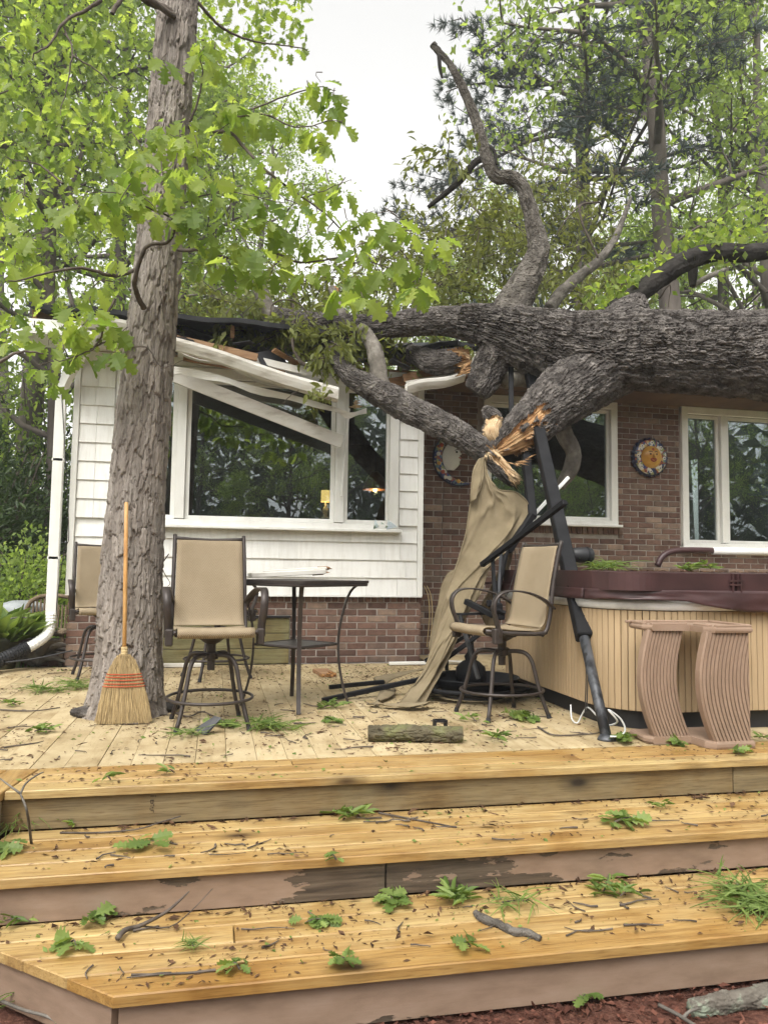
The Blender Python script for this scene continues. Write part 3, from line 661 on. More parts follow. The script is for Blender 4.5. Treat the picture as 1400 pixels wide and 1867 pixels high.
# shingles, one piece each
SH = 0.187; scache = {}
def shingle(x0, x1, z0, h=SH, yo=0.0):
    w = round(x1 - x0 - 0.003, 2); key = (w, round(h, 2))
    if key not in scache:
        t0, t1 = 0.026, 0.008; hh = h + 0.02
        V = [(-w / 2, -t0, 0), (w / 2, -t0, 0), (w / 2, 0, 0), (-w / 2, 0, 0), (-w / 2, -t1, hh), (w / 2, -t1, hh), (w / 2, 0, hh), (-w / 2, 0, hh)]
        m_ = MB().add(V, [(0, 1, 2, 3), (7, 6, 5, 4), (0, 4, 5, 1), (1, 5, 6, 2), (2, 6, 7, 3), (3, 7, 4, 0)]).mesh('shingle'); m_.materials.append(MATS['shingle_paint']); scache[key] = m_
    mk('shingle', scache[key], None, house, loc=((x0 + x1) / 2, 8.019 + yo + rnd.uniform(-.0012, .0012), z0 + rnd.uniform(-.0012, .0012)))
def course(x0, x1, z, h=SH, lo=.14, hi=.23):
    xx = x0
    while xx < x1 - 0.03:
        w = rnd.choice([.14, .16, .18, .20, .23]); w = min(w, hi)
        if x1 - xx - w < 0.09: w = x1 - xx
        shingle(xx, xx + w, z, h); xx += w
for c in range(13):
    z = 0.707 + c * SH
    if z + SH < WZ0: course(-1.375, 2.09, z)
    elif z < WZ0: course(-1.375, 2.09, z, WZ0 - z - 0.035)
    if z + SH > WZ0 and z >= WZ0 - 0.07:
        if z + SH > 3.05: continue
        course(-1.375, WX0 - .02, z, hi=.16); course(WX1 + 0.02, 2.09, z, hi=.14)
for x0, x1 in ((-1.435, -1.377), (2.092, 2.15)): MB().box(((x0 + x1) / 2, 8.005, 1.88), (x1 - x0, 0.06, 2.36), ch=.004).build('corner_board', MATS['white_paint'], house)
MB().box((2.13, 8.40, 1.88), (0.03, 0.72, 2.36), ch=.003).build('corner_board', MATS['white_paint'], house)
MB().box((0.355, 8.0, 0.698), (3.58, 0.05, 0.014)).build('drip_edge', MATS['white_paint'], house)
MB().box((0.35, 8.005, 3.075), (3.56, 0.04, 0.09), ch=.004).build('frieze_board', MATS['white_paint'], house)

def window(x0, x1, z0, z1, yf, bars, cas=0.085, sill=True, panes=True, headless=False):
    """casing round the opening, a sash and a pane for each light"""
    m_ = MB(); y = yf - 0.012
    m_.box(((x0 + x1) / 2, y, z1 - cas / 2), (x1 - x0, 0.055, cas), ch=.004)
    m_.box(((x0 + x1) / 2, y, z0 + cas * .3), (x1 - x0, 0.055, cas * .6), ch=.004)
    for xx in (x0 + cas / 2, x1 - cas / 2): m_.box((xx, y + .0015, (z0 + z1) / 2), (cas, 0.055, z1 - z0 - .02), ch=.004)
    m_.box(((x0 + x1) / 2, yf + 0.07, z0 + .02), (x1 - x0, 0.12, 0.03)); m_.box(((x0 + x1) / 2, yf + 0.07, z1 - .02), (x1 - x0, 0.12, 0.03))
    for xx in (x0 + .02, x1 - .02): m_.box((xx, yf + 0.07, (z0 + z1) / 2), (0.03, 0.12, z1 - z0 - .06))
    win = m_.build('window', MATS['white_paint'], house)
    if sill: MB().box(((x0 + x1) / 2, yf - 0.045, z0 - 0.012), (x1 - x0 + 0.06, 0.11, 0.032), ch=.005).build('sill', MATS['white_paint'], win)
    edges = [x0 + cas * .8] + [v for b in bars for v in b] + [x1 - cas * .8]
    for b0, b1 in bars: MB().box(((b0 + b1) / 2, yf + 0.012, (z0 + z1) / 2), (b1 - b0, 0.07, z1 - z0 - 2 * cas * .7), ch=.004).build('mullion', MATS['white_paint'], win)
    for a, b in zip(edges[::2], edges[1::2]):
        s = 0.042; za, zb = z0 + cas * .6 + .002, z1 - cas - .002; f = MB(); yy = yf + 0.045
        f.box(((a + b) / 2, yy, za + s / 2), (b - a - .004, .045, s), ch=.003); f.box(((a + b) / 2, yy, zb - s / 2), (b - a - .004, .045, s), ch=.003)
        for xx in (a + s / 2 + .002, b - s / 2 - .002): f.box((xx, yy + .001, (za + zb) / 2), (s, .045, zb - za - 2 * s), ch=.003)
        f.build('sash', MATS['white_paint'], win)
        MB().box(((a + b) / 2, yf + 0.055, (za + zb) / 2), (b - a - 2 * s + .01, .006, zb - za - 2 * s + .01)).build('pane', MATS['window_glass'], win)
    return win
bayw = window(WX0, WX1, WZ0, WZ1, YB, [(-0.44, -0.345), (1.19, 1.285)], 0.10)
window(W1[0], W1[1], W1[2], W1[3], YW, [], 0.09)
window(W2[0], W2[1], W2[2], W2[3], YW, [(6.335, 6.435)], 0.09)
# crack of broken glass on the bay sill
mb = MB()
for q in range(3):
    p = np.array([1.6 + q * .07, 7.955 + .01 * (q % 2), 1.405]); mb.add([p, p + (.06 + .03 * (q % 3), -.01, .03), p + (.02, .012, .11 - .03 * (q % 2)), p + (.004, .004, 0)], [(0, 1, 2), (0, 2, 3), (0, 3, 1), (1, 3, 2)])
mb.build('glass_shards', MATS['window_glass'], bayw)
# crawl-space hatch of mossy boards in the brick base
for i in range(3): MB().box((0.12, YB + 0.02, 0.08 + i * 0.156), (1.25, 0.03, 0.15), ch=.004).build('hatch_board', MATS['mossy_board'], house)
MB().box((0.12, YB + 0.012, 0.483), (1.27, 0.05, 0.014)).build('hatch_rail', MATS['black_metal'], house)

# rooms behind the glass
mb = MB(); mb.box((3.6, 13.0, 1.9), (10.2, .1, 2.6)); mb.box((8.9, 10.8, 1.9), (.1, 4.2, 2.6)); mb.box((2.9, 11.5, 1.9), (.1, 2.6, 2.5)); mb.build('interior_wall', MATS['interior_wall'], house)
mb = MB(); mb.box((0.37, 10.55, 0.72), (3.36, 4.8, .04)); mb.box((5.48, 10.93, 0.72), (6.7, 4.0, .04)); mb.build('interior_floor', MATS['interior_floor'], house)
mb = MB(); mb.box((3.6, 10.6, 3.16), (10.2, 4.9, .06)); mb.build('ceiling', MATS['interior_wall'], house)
mb = MB()
for q in range(14): mb.tube([(0.84 + q * .022, 8.75 + .02 * math.sin(q * 1.9), .76), (0.84 + q * .022, 8.75 + .02 * math.sin(q * 1.9), 2.1)], .016, 6)
mb.build('curtain', plain('curtain_cloth', (.12, .12, .035), .9), house)
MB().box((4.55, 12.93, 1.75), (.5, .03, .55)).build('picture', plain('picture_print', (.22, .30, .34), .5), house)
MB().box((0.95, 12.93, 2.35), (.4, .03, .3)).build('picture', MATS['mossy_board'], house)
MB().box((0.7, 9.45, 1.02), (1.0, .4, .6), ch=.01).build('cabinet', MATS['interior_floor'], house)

# roof: sheathing slab with felt, torn eave, rafters
SL = math.tan(RAD(13)); EZ = 3.40
def roofz(y): return EZ + (y - 7.55) * SL
roof = MB()
G = []
xs = np.linspace(-1.8, 10.0, 80)
for y in np.linspace(7.5, 14.0, 10):
    row = []
    for x in xs:
        ye = y
        if y < 7.6: ye = 7.5 + 0.10 * (fbm(x * 1.4, 3.3) - .5) + (0.40 if x > 2.45 else 0) + (0.45 * math.exp(-((x - 1.75) / .42) ** 2)) + (.12 * math.exp(-((x - 0.9) / .2) ** 2))
        sag = -0.20 * math.exp(-((x - 1.7) / .55) ** 2) * max(0, 1 - (ye - 7.5) / 1.5)
        row.append((x, ye, roofz(ye) + sag + 0.012 * math.sin(x * 9)))
    G.append(row)
roof.sheet(G, 0.045); rf = roof.build('roof', MATS['roof_felt'], house)
for i in range(17):
    x = -1.75 + i * 0.61
    if 1.3 < x < 2.0: continue
    y0 = (7.62 if x < 2.45 else 8.05) + rnd.uniform(0, .15) * (-.5 < x < 2.4); mb = MB(); mb.bar((x, y0, roofz(y0) - .10), (x, 13.5, roofz(13.5) - .10), .04, .12); mb.build('rafter', MATS['rough_lumber'], rf)
def board(name, a, b, w, h, mat, up=(0, 0, 1), parent=None, ch=.003):
    return MB().bar(a, b, w, h, up, ch).build(name, MATS[mat], parent or house)
# attic gable and top plate
MB().box((0.36, 8.08, 3.125), (3.5, .12, .05)).build('top_plate', MATS['rough_lumber'], house)
# soffit and fascia that still hang on the left, and over the wing
MB().box((-1.17, 7.76, 3.135), (1.36, .48, .014)).build('soffit', MATS['white_paint'], house)
mb = MB(); mb.box((-1.17, 7.53, 3.20), (1.36, .02, .13), ch=.003); mb.build('fascia', MATS['white_paint'], house)
MB().box((6.3, 8.34, 3.235), (7.6, .84, .014)).build('soffit', MATS['white_paint'], house)
MB().box((6.3, 7.93, 3.31), (7.6, .022, .16)).build('fascia', MATS['white_paint'], house)
MB().box((6.1, YW - .018, 3.185), (7.8, .03, .09), ch=.003).build('frieze_board', MATS['white_paint'], house)
# splintered boards under the torn edge
for (a, b, w, h, m_) in ((at(322, 618, 7.62), at(470, 652, 7.60), .03, .075, 'rough_lumber'), (at(400, 640, 7.7), at(600, 688, 7.66), .03, .07, 'dirty_white'), (at(335, 650, 7.75), at(520, 682, 7.75), .03, .09, 'rough_lumber'),
                         (at(735, 690, 7.75), at(840, 668, 7.7), .03, .09, 'rough_lumber'), (at(740, 700, 7.7), at(835, 683, 7.62), .03, .055, 'dirty_white'), (at(700, 700, 7.9), at(770, 688, 7.9), .03, .10, 'rough_lumber')):
    board('broken_board', a, b, w, h, m_)
# torn roofing: slabs of shingle and lath sticking out of the broken eave
rr = np.random.RandomState(66)
def rotm(r): 
    q = Matrix.Rotation(r.normal(0, .35), 3, 'X') @ Matrix.Rotation(r.normal(0, .3), 3, 'Y') @ Matrix.Rotation(r.normal(0, .5), 3, 'Z'); return np.array(q)
for k in range(22):
    px = rr.uniform(330, 860); c = at(px, 612 + (px - 330) * .06 + rr.uniform(-8, 34), 7.62 + rr.rand() * .35)
    MB().box(c, (rr.uniform(.12, .34), rr.uniform(.10, .22), .006), rotm(rr)).build('torn_shingle', MATS['roof_felt'], house)
for k in range(16):
    px = rr.uniform(560, 860) if k % 3 else rr.uniform(340, 560); c = at(px, 640 + (px - 330) * .07 + rr.uniform(-18, 16), 7.75 + rr.rand() * .3); L = rr.uniform(.12, .42)
    MB().box(c, (L, rr.uniform(.02, .08), .018), rotm(rr), ch=.002).build('splintered_lath', MATS[('rough_lumber', 'rough_lumber', 'dirty_white')[k % 3]], house)
def gutter(a, b, name='gutter', twist=0.0, n=10):
    """open box gutter with a rolled front lip"""
    prof = [(0, .12), (0, .004), (.07, .0), (.10, .045), (.115, .075), (.115, .105), (.095, .112), (.098, .104), (.106, .10), (.106, .078), (.092, .05), (.064, .009), (.006, .012), (.006, .12)]
    a, b = np.array(a), np.array(b); V = []; F = []; m = len(prof)
    for k in range(n):
        t = k / (n - 1); p = a * (1 - t) + b * t; th = twist * t; c, s_ = math.cos(th), math.sin(th); bend = .012 * math.sin(t * 7)
        for y, z in prof: V.append((p[0], p[1] - (y * c - z * s_), p[2] + y * s_ + z * c + bend))
    for k in range(n - 1):
        for i in range(m): F.append((k * m + i, k * m + (i + 1) % m, (k + 1) * m + (i + 1) % m, (k + 1) * m + i))
    F += [tuple(range(m - 1, -1, -1)), tuple(range((n - 1) * m, n * m))]
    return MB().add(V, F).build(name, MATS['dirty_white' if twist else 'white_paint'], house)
gutter((-1.3, 7.515, 3.19), (-0.5, 7.515, 3.16), twist=.01); gl = gutter(at(316, 640, 7.42), at(615, 736, 7.30), twist=0.35); gl['label'] = 'gutter hanging down across the window'
g2 = gutter(at(738, 722, 7.55), at(842, 697, 7.45), twist=-.3); g2['label'] = 'torn gutter end by the broken limb'
gutter((2.7, 7.915, 3.27), (10, 7.915, 3.27))
# bent fascia metal and the trim board slanting over the glass
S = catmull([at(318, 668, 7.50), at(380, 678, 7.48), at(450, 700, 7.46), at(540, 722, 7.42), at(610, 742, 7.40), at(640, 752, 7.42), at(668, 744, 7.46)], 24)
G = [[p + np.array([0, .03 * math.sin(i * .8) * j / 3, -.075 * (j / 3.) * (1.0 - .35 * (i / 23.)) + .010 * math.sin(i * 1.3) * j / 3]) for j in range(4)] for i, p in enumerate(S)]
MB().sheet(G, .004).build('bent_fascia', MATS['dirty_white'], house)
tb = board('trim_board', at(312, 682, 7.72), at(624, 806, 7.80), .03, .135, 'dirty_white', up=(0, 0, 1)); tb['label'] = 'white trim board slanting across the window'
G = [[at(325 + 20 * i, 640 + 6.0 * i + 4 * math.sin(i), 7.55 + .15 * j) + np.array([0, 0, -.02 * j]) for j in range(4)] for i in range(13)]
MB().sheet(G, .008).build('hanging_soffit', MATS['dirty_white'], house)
# loose frame strip beside the right sash
board('loose_strip', at(636, 745, 7.9), at(622, 905, 7.93), .022, .03, 'white_paint', up=(0, 1, 0))
# downspout: box section with elbow, then a corrugated white boot
dsp = catmull([(-1.20, 7.47, 3.16), (-1.26, 7.52, 3.05), (-1.46, 7.80, 2.82), (-1.535, 7.90, 2.66)], 8)
mb = MB(); mb.ribbon(dsp, .095, .065, side=(0.7, -.7, 0)); mb.bar((-1.535, 7.90, 2.72), (-1.535, 7.90, .50), .098, .066, up=(0, 1, 0), ch=.006); mb.build('downspout', MATS['white_paint'], house)
for zz in (2.0, 1.05): MB().box((-1.535, 7.905, zz), (.11, .076, .03), ch=.003).build('downspout_strap', MATS['white_paint'], house)
bt = catmull([(-1.535, 7.90, .52), (-1.535, 7.89, .42), (-1.56, 7.86, .32), (-1.65, 7.80, .24), (-1.74, 7.74, .19)], 30)
MB().tube(bt, [.048 + .004 * (i % 2) for i in range(30)], 12).build('downspout_boot', MATS['white_plastic'], house, smooth=False)
MB().tube(catmull([at(112, 700, 7.86), at(126, 960, 7.86), at(118, 1000, 7.84), at(104, 1100, 7.83), at(108, 1135, 7.84), at(103, 1150, 7.83)], 24), .004, 5).build('cable', MATS['dark_cable'], house)
# thin wire down the brick beside the moon
MB().tube(catmull([at(809, 888, 8.735), at(806, 960, 8.735), at(803, 1050, 8.735)], 8), .003, 5).build('cable', MATS['dark_cable'], house)
for k, dx in enumerate((0, 5)): MB().tube(catmull([at(773 + dx, 1068, 8.7), at(780 + dx, 1085, 8.65), at(783 + dx, 1120, 8.6), at(778 + dx, 1180, 8.6)], 12), .005, 5).build('cable', MATS['twine'], house)

# lamps seen in the room
def table_lamp():
    p = at(593, 946, 8.95)
    t = thing('table_lamp', 'small lit table lamp with pale shade behind the bay window', 'lamp', tuple(p))
    MB().lathe([(0, 0), (.055, 0), (.055, .015), (.02, .03), (.032, .09), (.03, .12), (.012, .15), (.010, .24), (0, .24)], 16, p).build('base', MATS['white_foam'], t, True)
    m, nt, b = newmat('lit_shade', .8); b.inputs['Base Color'].default_value = (.7, .5, .22, 1); b.inputs['Emission Color'].default_value = (1, .62, .2, 1); b.inputs['Emission Strength'].default_value = 0.9
    MB().lathe([(.10, .20), (.062, .335), (.059, .335), (.097, .20)], 20, p).build('lamp_shade', m, t, True)
    MB().lathe([(0, .24), (.022, .26), (.022, .29), (0, .31)], 10, p).build('bulb', plain('bulb_glow', (1, .8, .5), .5, emit=((1, .7, .35), 4)), t, True)
    l = bpy.data.lights.new('table_lamp_light', 'POINT'); l.energy = 2.0; l.color = (1, .68, .35); l.shadow_soft_size = .03
    lo = bpy.data.objects.new('lamp_light', l); COL.objects.link(lo); lo.parent = t; lo.location = (0, 0, .27)
table_lamp()
_p = at(593, 946, 8.95); MB().box((_p[0], 8.95, (.74 + _p[2]) / 2), (.45, .35, _p[2] - .742), ch=.01).build('side_cabinet', MATS['interior_floor'], house)
def pendant():
    p = at(684, 893, 9.2); t = thing('pendant_lamp', 'copper pendant lamp glowing inside the right bay sash', 'lamp', tuple(p))
    MB().lathe([(.155, 0), (.145, .05), (.10, .16), (.05, .21), (.02, .23), (.017, .225), (.047, .20), (.096, .15), (.14, .045), (.15, 0)], 24, p).build('lamp_shade', mottled('copper', [(.3, (.35, .13, .05)), (.7, (.55, .25, .11))], 9, .35, .5, .6, bmp=.1), t, True)
    MB().lathe([(0, -.025), (.022, -.02), (.028, .0), (.02, .03), (0, .04)], 12, p).build('bulb', MATS['bulb_glow'], t, True)
    MB().tube([p + (0, 0, .22), (p[0], p[1], 3.12)], .006, 6).build('cord', MATS['dark_cable'], t)
    l = bpy.data.lights.new('pendant_light', 'POINT'); l.energy = 2.5; l.color = (1, .68, .35); l.shadow_soft_size = .03
    lo = bpy.data.objects.new('lamp_light', l); COL.objects.link(lo); lo.parent = t; lo.location = (0, 0, -.03)
pendant()
# blue box kites of a hanging lantern inside the right window
def lantern():
    p = at(1385, 905, 9.6); t = thing('blue_lantern', 'blue glass lantern hanging inside the far right window', 'lantern', tuple(p))
    m = plain('blue_glass', (.07, .11, .30), .25, .5)
    MB().lathe([(0, 0), (.15, 0), (.19, .16), (.17, .17), (0, .17)], 6, p).build('lower_bowl', m, t)
    MB().lathe([(0, .32), (.10, .32), (.12, .46), (0, .50)], 6, p).build('upper_bowl', m, t)
    MB().lathe([(0, .17), (.07, .18), (.05, .25), (0, .27)], 12, p).build('bulb', plain('lantern_bulb', (.8, .75, .5), .5), t, True)
    MB().tube([p + (0, 0, .27), (p[0], p[1], 3.12)], .006, 6).build('cord', MATS['dark_cable'], t)
lantern()
# ------------------------------------------------------------------ leaves and trees
DIA_V = np.array([(0, 0, 0), (.30, .45, .07), (0, 1, -.05), (-.30, .45, .07)]); DIA_F = np.array([(0, 1, 2), (0, 2, 3)])
LAN_V = np.array([(0, 0, 0), (.16, .35, .05), (.12, .7, .02), (0, 1, -.10), (-.12, .7, .02), (-.16, .35, .05)]); LAN_F = np.array([(0, 1, 2, 3), (0, 3, 4, 5)])
def oak_leaf(curl=0.18, fold=0.25, n_l=3):
    half = [(0.0, .012), (.08, .04), (.16, .12), (.25, .25), (.285, .255), (.31, .17), (.37, .16), (.47, .36), (.52, .365), (.55, .22), (.61, .20), (.72, .35), (.77, .34), (.78, .20), (.83, .17), (.91, .20), (.95, .17), (.95, .09), (1.0, .0)]
    V = []; F = []
    for s in (1, -1):
        o = len(V)
        for i, (y, w) in enumerate(half):
            ym = half[i][0] if i in (0, len(half) - 1) else min(y, .97)
            V.append((0, ym * .93 + .0, -curl * ym * ym)); V.append((s * w, y, -curl * y * y + fold * w - .5 * fold * w * w))
        for i in range(len(half) - 1):
            q = (o + 2 * i, o + 2 * i + 1, o + 2 * i + 3, o + 2 * i + 2); F.append(q if s > 0 else q[::-1])
    return np.array(V), np.array(F)
def orient(d, up, roll, r):
    """rows of leaf frames: length d, normal near up"""
    d = d / np.maximum(np.linalg.norm(d, axis=1, keepdims=True), 1e-9)
    s = np.cross(d, up); bad = np.linalg.norm(s, axis=1) < 1e-3; s[bad] = (1, 0, 0); s /= np.linalg.norm(s, axis=1, keepdims=True); nn = np.cross(s, d)
    c, q = np.cos(roll)[:, None], np.sin(roll)[:, None]
    return s * c + nn * q, d, nn * c - s * q
def leaf_mesh(name, P, d, size, r, tv=DIA_V, tf=DIA_F, rollspread=0.9, width=1.0):
    n = len(P); a, b, c = orient(d, np.tile([0, 0, 1.0], (n, 1)) + r.normal(0, .25, (n, 3)), r.normal(0, rollspread, n), r)
    V = P[:, None] + size[:, None, None] * (tv[None, :, 0:1] * a[:, None] * width + tv[None, :, 1:2] * b[:, None] + tv[None, :, 2:3] * c[:, None])
    k = len(tv); F = (tf[None] + (np.arange(n) * k)[:, None, None]).reshape(-1, tf.shape[1])
    return mesh_np(name, V.reshape(-1, 3), F, np.repeat(r.rand(n), k))

def tubes_mesh(name, tubes, smooth=True):
    Vs, Fs, o = [], [], 0
    for P, rr, n in tubes:
        P = np.asarray(P, float); rr = np.asarray(rr, float); T, Nn, Bn = frames(P); a = np.linspace(0, 2 * math.pi, n, endpoint=False)
        V = P[:, None] + rr[:, None, None] * (np.cos(a)[None, :, None] * Nn[:, None] + np.sin(a)[None, :, None] * Bn[:, None]); m = len(P)
        i = np.arange(m - 1)[:, None] * n; j = np.arange(n)[None]
        Fs.append(np.stack([i + j, i + (j + 1) % n, i + n + (j + 1) % n, i + n + j], -1).reshape(-1, 4) + o); Vs.append(V.reshape(-1, 3)); o += m * n
    return mesh_np(name, np.vstack(Vs), np.vstack(Fs), smooth=smooth)
def norm(v): return v / max(np.linalg.norm(v), 1e-9)

def gen_tree(seed, H, r0, lo, spread, nprim, nsec, nleaf, lsize, clump=.16, droop=0.1, up=(.2, .7), lean=0.0):
    """returns trunk mesh with limbs, crown mesh of leaves"""
    r = np.random.RandomState(seed); tubes = []; anch = []; m = 10
    z = np.linspace(0, H, m); wob = np.cumsum(r.normal(0, .012 * H, (m, 2)), 0) * np.linspace(0, 1, m)[:, None]
    T = np.column_stack([wob[:, 0] + lean * z, wob[:, 1], z]); R = r0 * (1 - .88 * z / H) ** .85 + .012; R[0] *= 1.35
    tubes.append((catmull(T, 22), np.interp(np.linspace(0, m - 1, 22), np.arange(m), R), 12))
    for i in range(nprim):
        t = lo + (1 - lo) * ((i + .5) / nprim) ** .9; s0 = np.array([np.interp(t * H, z, T[:, q]) for q in range(3)]); az = i * 2.4 + r.normal(0, .5); el = r.uniform(*up)
        L = spread * (1.08 - .75 * ((t - lo) / (1 - lo)) ** 1.6) * r.uniform(.65, 1.1); d = np.array([math.cos(az) * math.cos(el), math.sin(az) * math.cos(el), math.sin(el)])
        pts = [s0]; dd = d.copy()
        for q in range(6): dd = norm(dd + r.normal(0, .16, 3) + np.array([0, 0, .06 - droop * q * .12])); pts.append(pts[-1] + dd * L / 6)
        rp = np.interp(t * H, z, R) * .5; rad = rp * np.linspace(1, .12, 7) + .004; pts = np.array(pts); tubes.append((pts, rad, 6))
        for q in range(nsec):
            u = .25 + .75 * (q + r.rand()) / nsec; f = u * 6; k = min(int(f), 5); p0 = pts[k] + (pts[k + 1] - pts[k]) * (f - k)
            bd = norm(pts[k + 1] - pts[k]); sd = norm(np.cross(bd, r.normal(0, 1, 3))); d2 = norm(bd * .6 + sd * .8 + np.array([0, 0, .15])); L2 = L * r.uniform(.22, .42) * (1.2 - .5 * u); p = [p0]
            for w in range(4): d2 = norm(d2 + r.normal(0, .2, 3) + np.array([0, 0, -droop * .3])); p.append(p[-1] + d2 * L2 / 4)
            p = np.array(p); tubes.append((p, np.array([.5, .4, .3, .2, .1]) * rp * .5 + .004, 4))
            for w in np.linspace(.2, 1, 7): kk = min(int(w * 4), 3); anch.append(p[kk] + (p[kk + 1] - p[kk]) * (w * 4 - kk))
        anch += list(pts[-2:])
    anch = np.array(anch); per = max(4, nleaf // len(anch)); P = np.repeat(anch, per, 0)
    cen = P + np.repeat(r.normal(0, clump * 1.6, (len(anch), 3)), per, 0); P = cen + r.normal(0, clump, P.shape) * np.array([1, 1, .7])
    d = r.normal(0, 1, P.shape); d[:, 2] -= .5 + droop; size = lsize * r.uniform(.6, 1.25, len(P))
    return tubes_mesh('trunk', tubes), leaf_mesh('crown', P, d, size, r)
def gen_pine(seed, H, r0, lo, spread):
    r = np.random.RandomState(seed); tubes = []; tuft = []; td = []; z = np.linspace(0, H, 8); T = np.column_stack([np.cumsum(r.normal(0, .05, 8)), np.cumsum(r.normal(0, .05, 8)), z])
    tubes.append((catmull(T, 20), r0 * (1 - .8 * np.linspace(0, 1, 20)) + .02, 12))
    for i in range(46):
        t = lo + (1 - lo) * i / 46; s0 = np.array([np.interp(t * H, z, T[:, q]) for q in range(3)]); az = i * 2.4 + r.normal(0, .4); L = spread * (1.05 - .8 * (t - lo) / (1 - lo)) * r.uniform(.6, 1.1)
        d = np.array([math.cos(az), math.sin(az), r.uniform(-.05, .25)]); pts = [s0]; dd = norm(d)
        for q in range(7): dd = norm(dd + r.normal(0, .12, 3) + np.array([0, 0, .03])); pts.append(pts[-1] + dd * L / 7)
        pts = np.array(pts); tubes.append((pts, r0 * .32 * (1 - .5 * t) * np.linspace(1, .12, 8) + .006, 6))
        for q in range(12):
            u = .3 + .7 * (q + r.rand()) / 12; f = u * 7; k = min(int(f), 6); p0 = pts[k] + (pts[k + 1] - pts[k]) * (f - k); bd = norm(pts[k + 1] - pts[k]); sd = norm(np.cross(bd, np.array([0, 0, 1.0]))) * r.choice([-1, 1])
            d2 = norm(bd * .5 + sd * .9 + r.normal(0, .2, 3)); L2 = L * .24 * r.uniform(.5, 1.2); p = np.array([p0 + d2 * L2 * w + np.array([0, 0, .04 * w]) for w in np.linspace(0, 1, 4)]); tubes.append((p, np.array([.02, .015, .01, .006]), 4))
            for w in np.linspace(.2, 1, 8): tuft.append(p0 + d2 * L2 * w + r.normal(0, .09, 3)); td.append(d2)
    tuft = np.array(tuft); td = np.array(td); per = 24; P = np.repeat(tuft, per, 0); d = np.repeat(td, per, 0) * .8 + r.normal(0, .75, P.shape) + np.array([0, 0, .2])
    tv = np.array([(-.05, 0, 0), (.05, 0, 0), (0, 1, 0)]); tf = np.array([(0, 1, 2)])
    return tubes_mesh('trunk', tubes), leaf_mesh('crown', P, d, r.uniform(.16, .30, len(P)), r, tv, tf)

kinds = {
    'broad': gen_tree(11, 17.0, .23, .30, 4.6, 26, 9, 15000, .145),
    'airy': gen_tree(12, 17.5, .20, .25, 4.2, 24, 8, 9000, .14, clump=.2),
    'young': gen_tree(13, 11.0, .11, .22, 2.8, 22, 8, 9000, .13),
    'tall': gen_tree(14, 19.0, .26, .42, 4.4, 22, 9, 13000, .15, clump=.22),
    'pine': gen_pine(15, 21.0, .27, .34, 7.0),
}
for kd, (tm, cm) in kinds.items():
    tm.materials.append(MATS['bark_far']); cm.materials.append(MATS['needle' if kd == 'pine' else 'leaf_wood'])
def place_tree(kd, px, Y, name, label, rot, s=1.0, X=None, group=None):
    x = at(px, 700, Y)[0] if X is None else X; z = float(ground_z(x, Y)) - .05
    t = thing(name, label, 'tree', (x, Y, z), group)
    for nm, me in zip(('trunk', 'crown'), kinds[kd]):
        o = mk(nm, me, None, t, loc=(x, Y, z)); o.scale = (s, s, s); o.rotation_euler = (0, 0, rot)
    return t
WOOD = 'trees standing behind the house'
place_tree('pine', 1062, 17.5, 'pine_tree', 'tall dark pine with blue green needles rising behind the roof', 2.4, group=WOOD)
for a in (('tall', 1232, 13.5, 'leafy tree with dark forked trunk right of the pine', .4, 1.0), ('airy', 1320, 18, 'airy light green tree at the upper right, second from the right edge', 1.9, 1.05),
          ('broad', 1430, 14.5, 'bright green tree leaning in at the right edge', 3.1, .95), ('young', 1130, 24, 'slender pale trunked tree right behind the pine', .9, 1.2), ('airy', 960, 28, 'pale green tree left of the pine beyond the roof', 4.0, .85),
          ('young', 850, 22, 'low green tree above the broken limbs on the roof', 2.2, .95), ('young', 640, 27, 'low tree closing the bottom of the white sky gap', 5.0, .95), ('airy', 450, 24, 'thin twiggy tree just right of the shaggy trunk', 1.1, .86),
          ('broad', 200, 21, 'full green tree directly behind the shaggy trunk', .3, 1.02), ('tall', 60, 17, 'tall thin trunked tree at the upper left', 2.8, 1.0), ('broad', -60, 13, 'bright leafy tree crowding the left edge', 4.4, .9),
          ('young', 105, 14.5, 'slender young tree left of the downspout', 3.6, 1.15), ('airy', 330, 30, 'distant light green tree behind the shaggy trunk to the right', .6, 1.1), ('broad', 20, 30, 'far full tree filling the left skyline', 5.2, 1.1),
          ('young', 385, 20, 'slim leafy tree right behind the shaggy trunk at the sky gap', 1.7, 1.28), ('broad', 1210, 32, 'far full tree filling the right skyline behind the fork', 1.0, .95), ('airy', 1380, 27, 'far thin tree behind the right edge', 2.0, 1.1), ('young', 760, 34, 'small far tree at the right side of the sky gap', .2, 1.0)):
    place_tree(a[0], a[1], a[2], 'leafy_tree', a[3], a[4], a[5], group=WOOD)
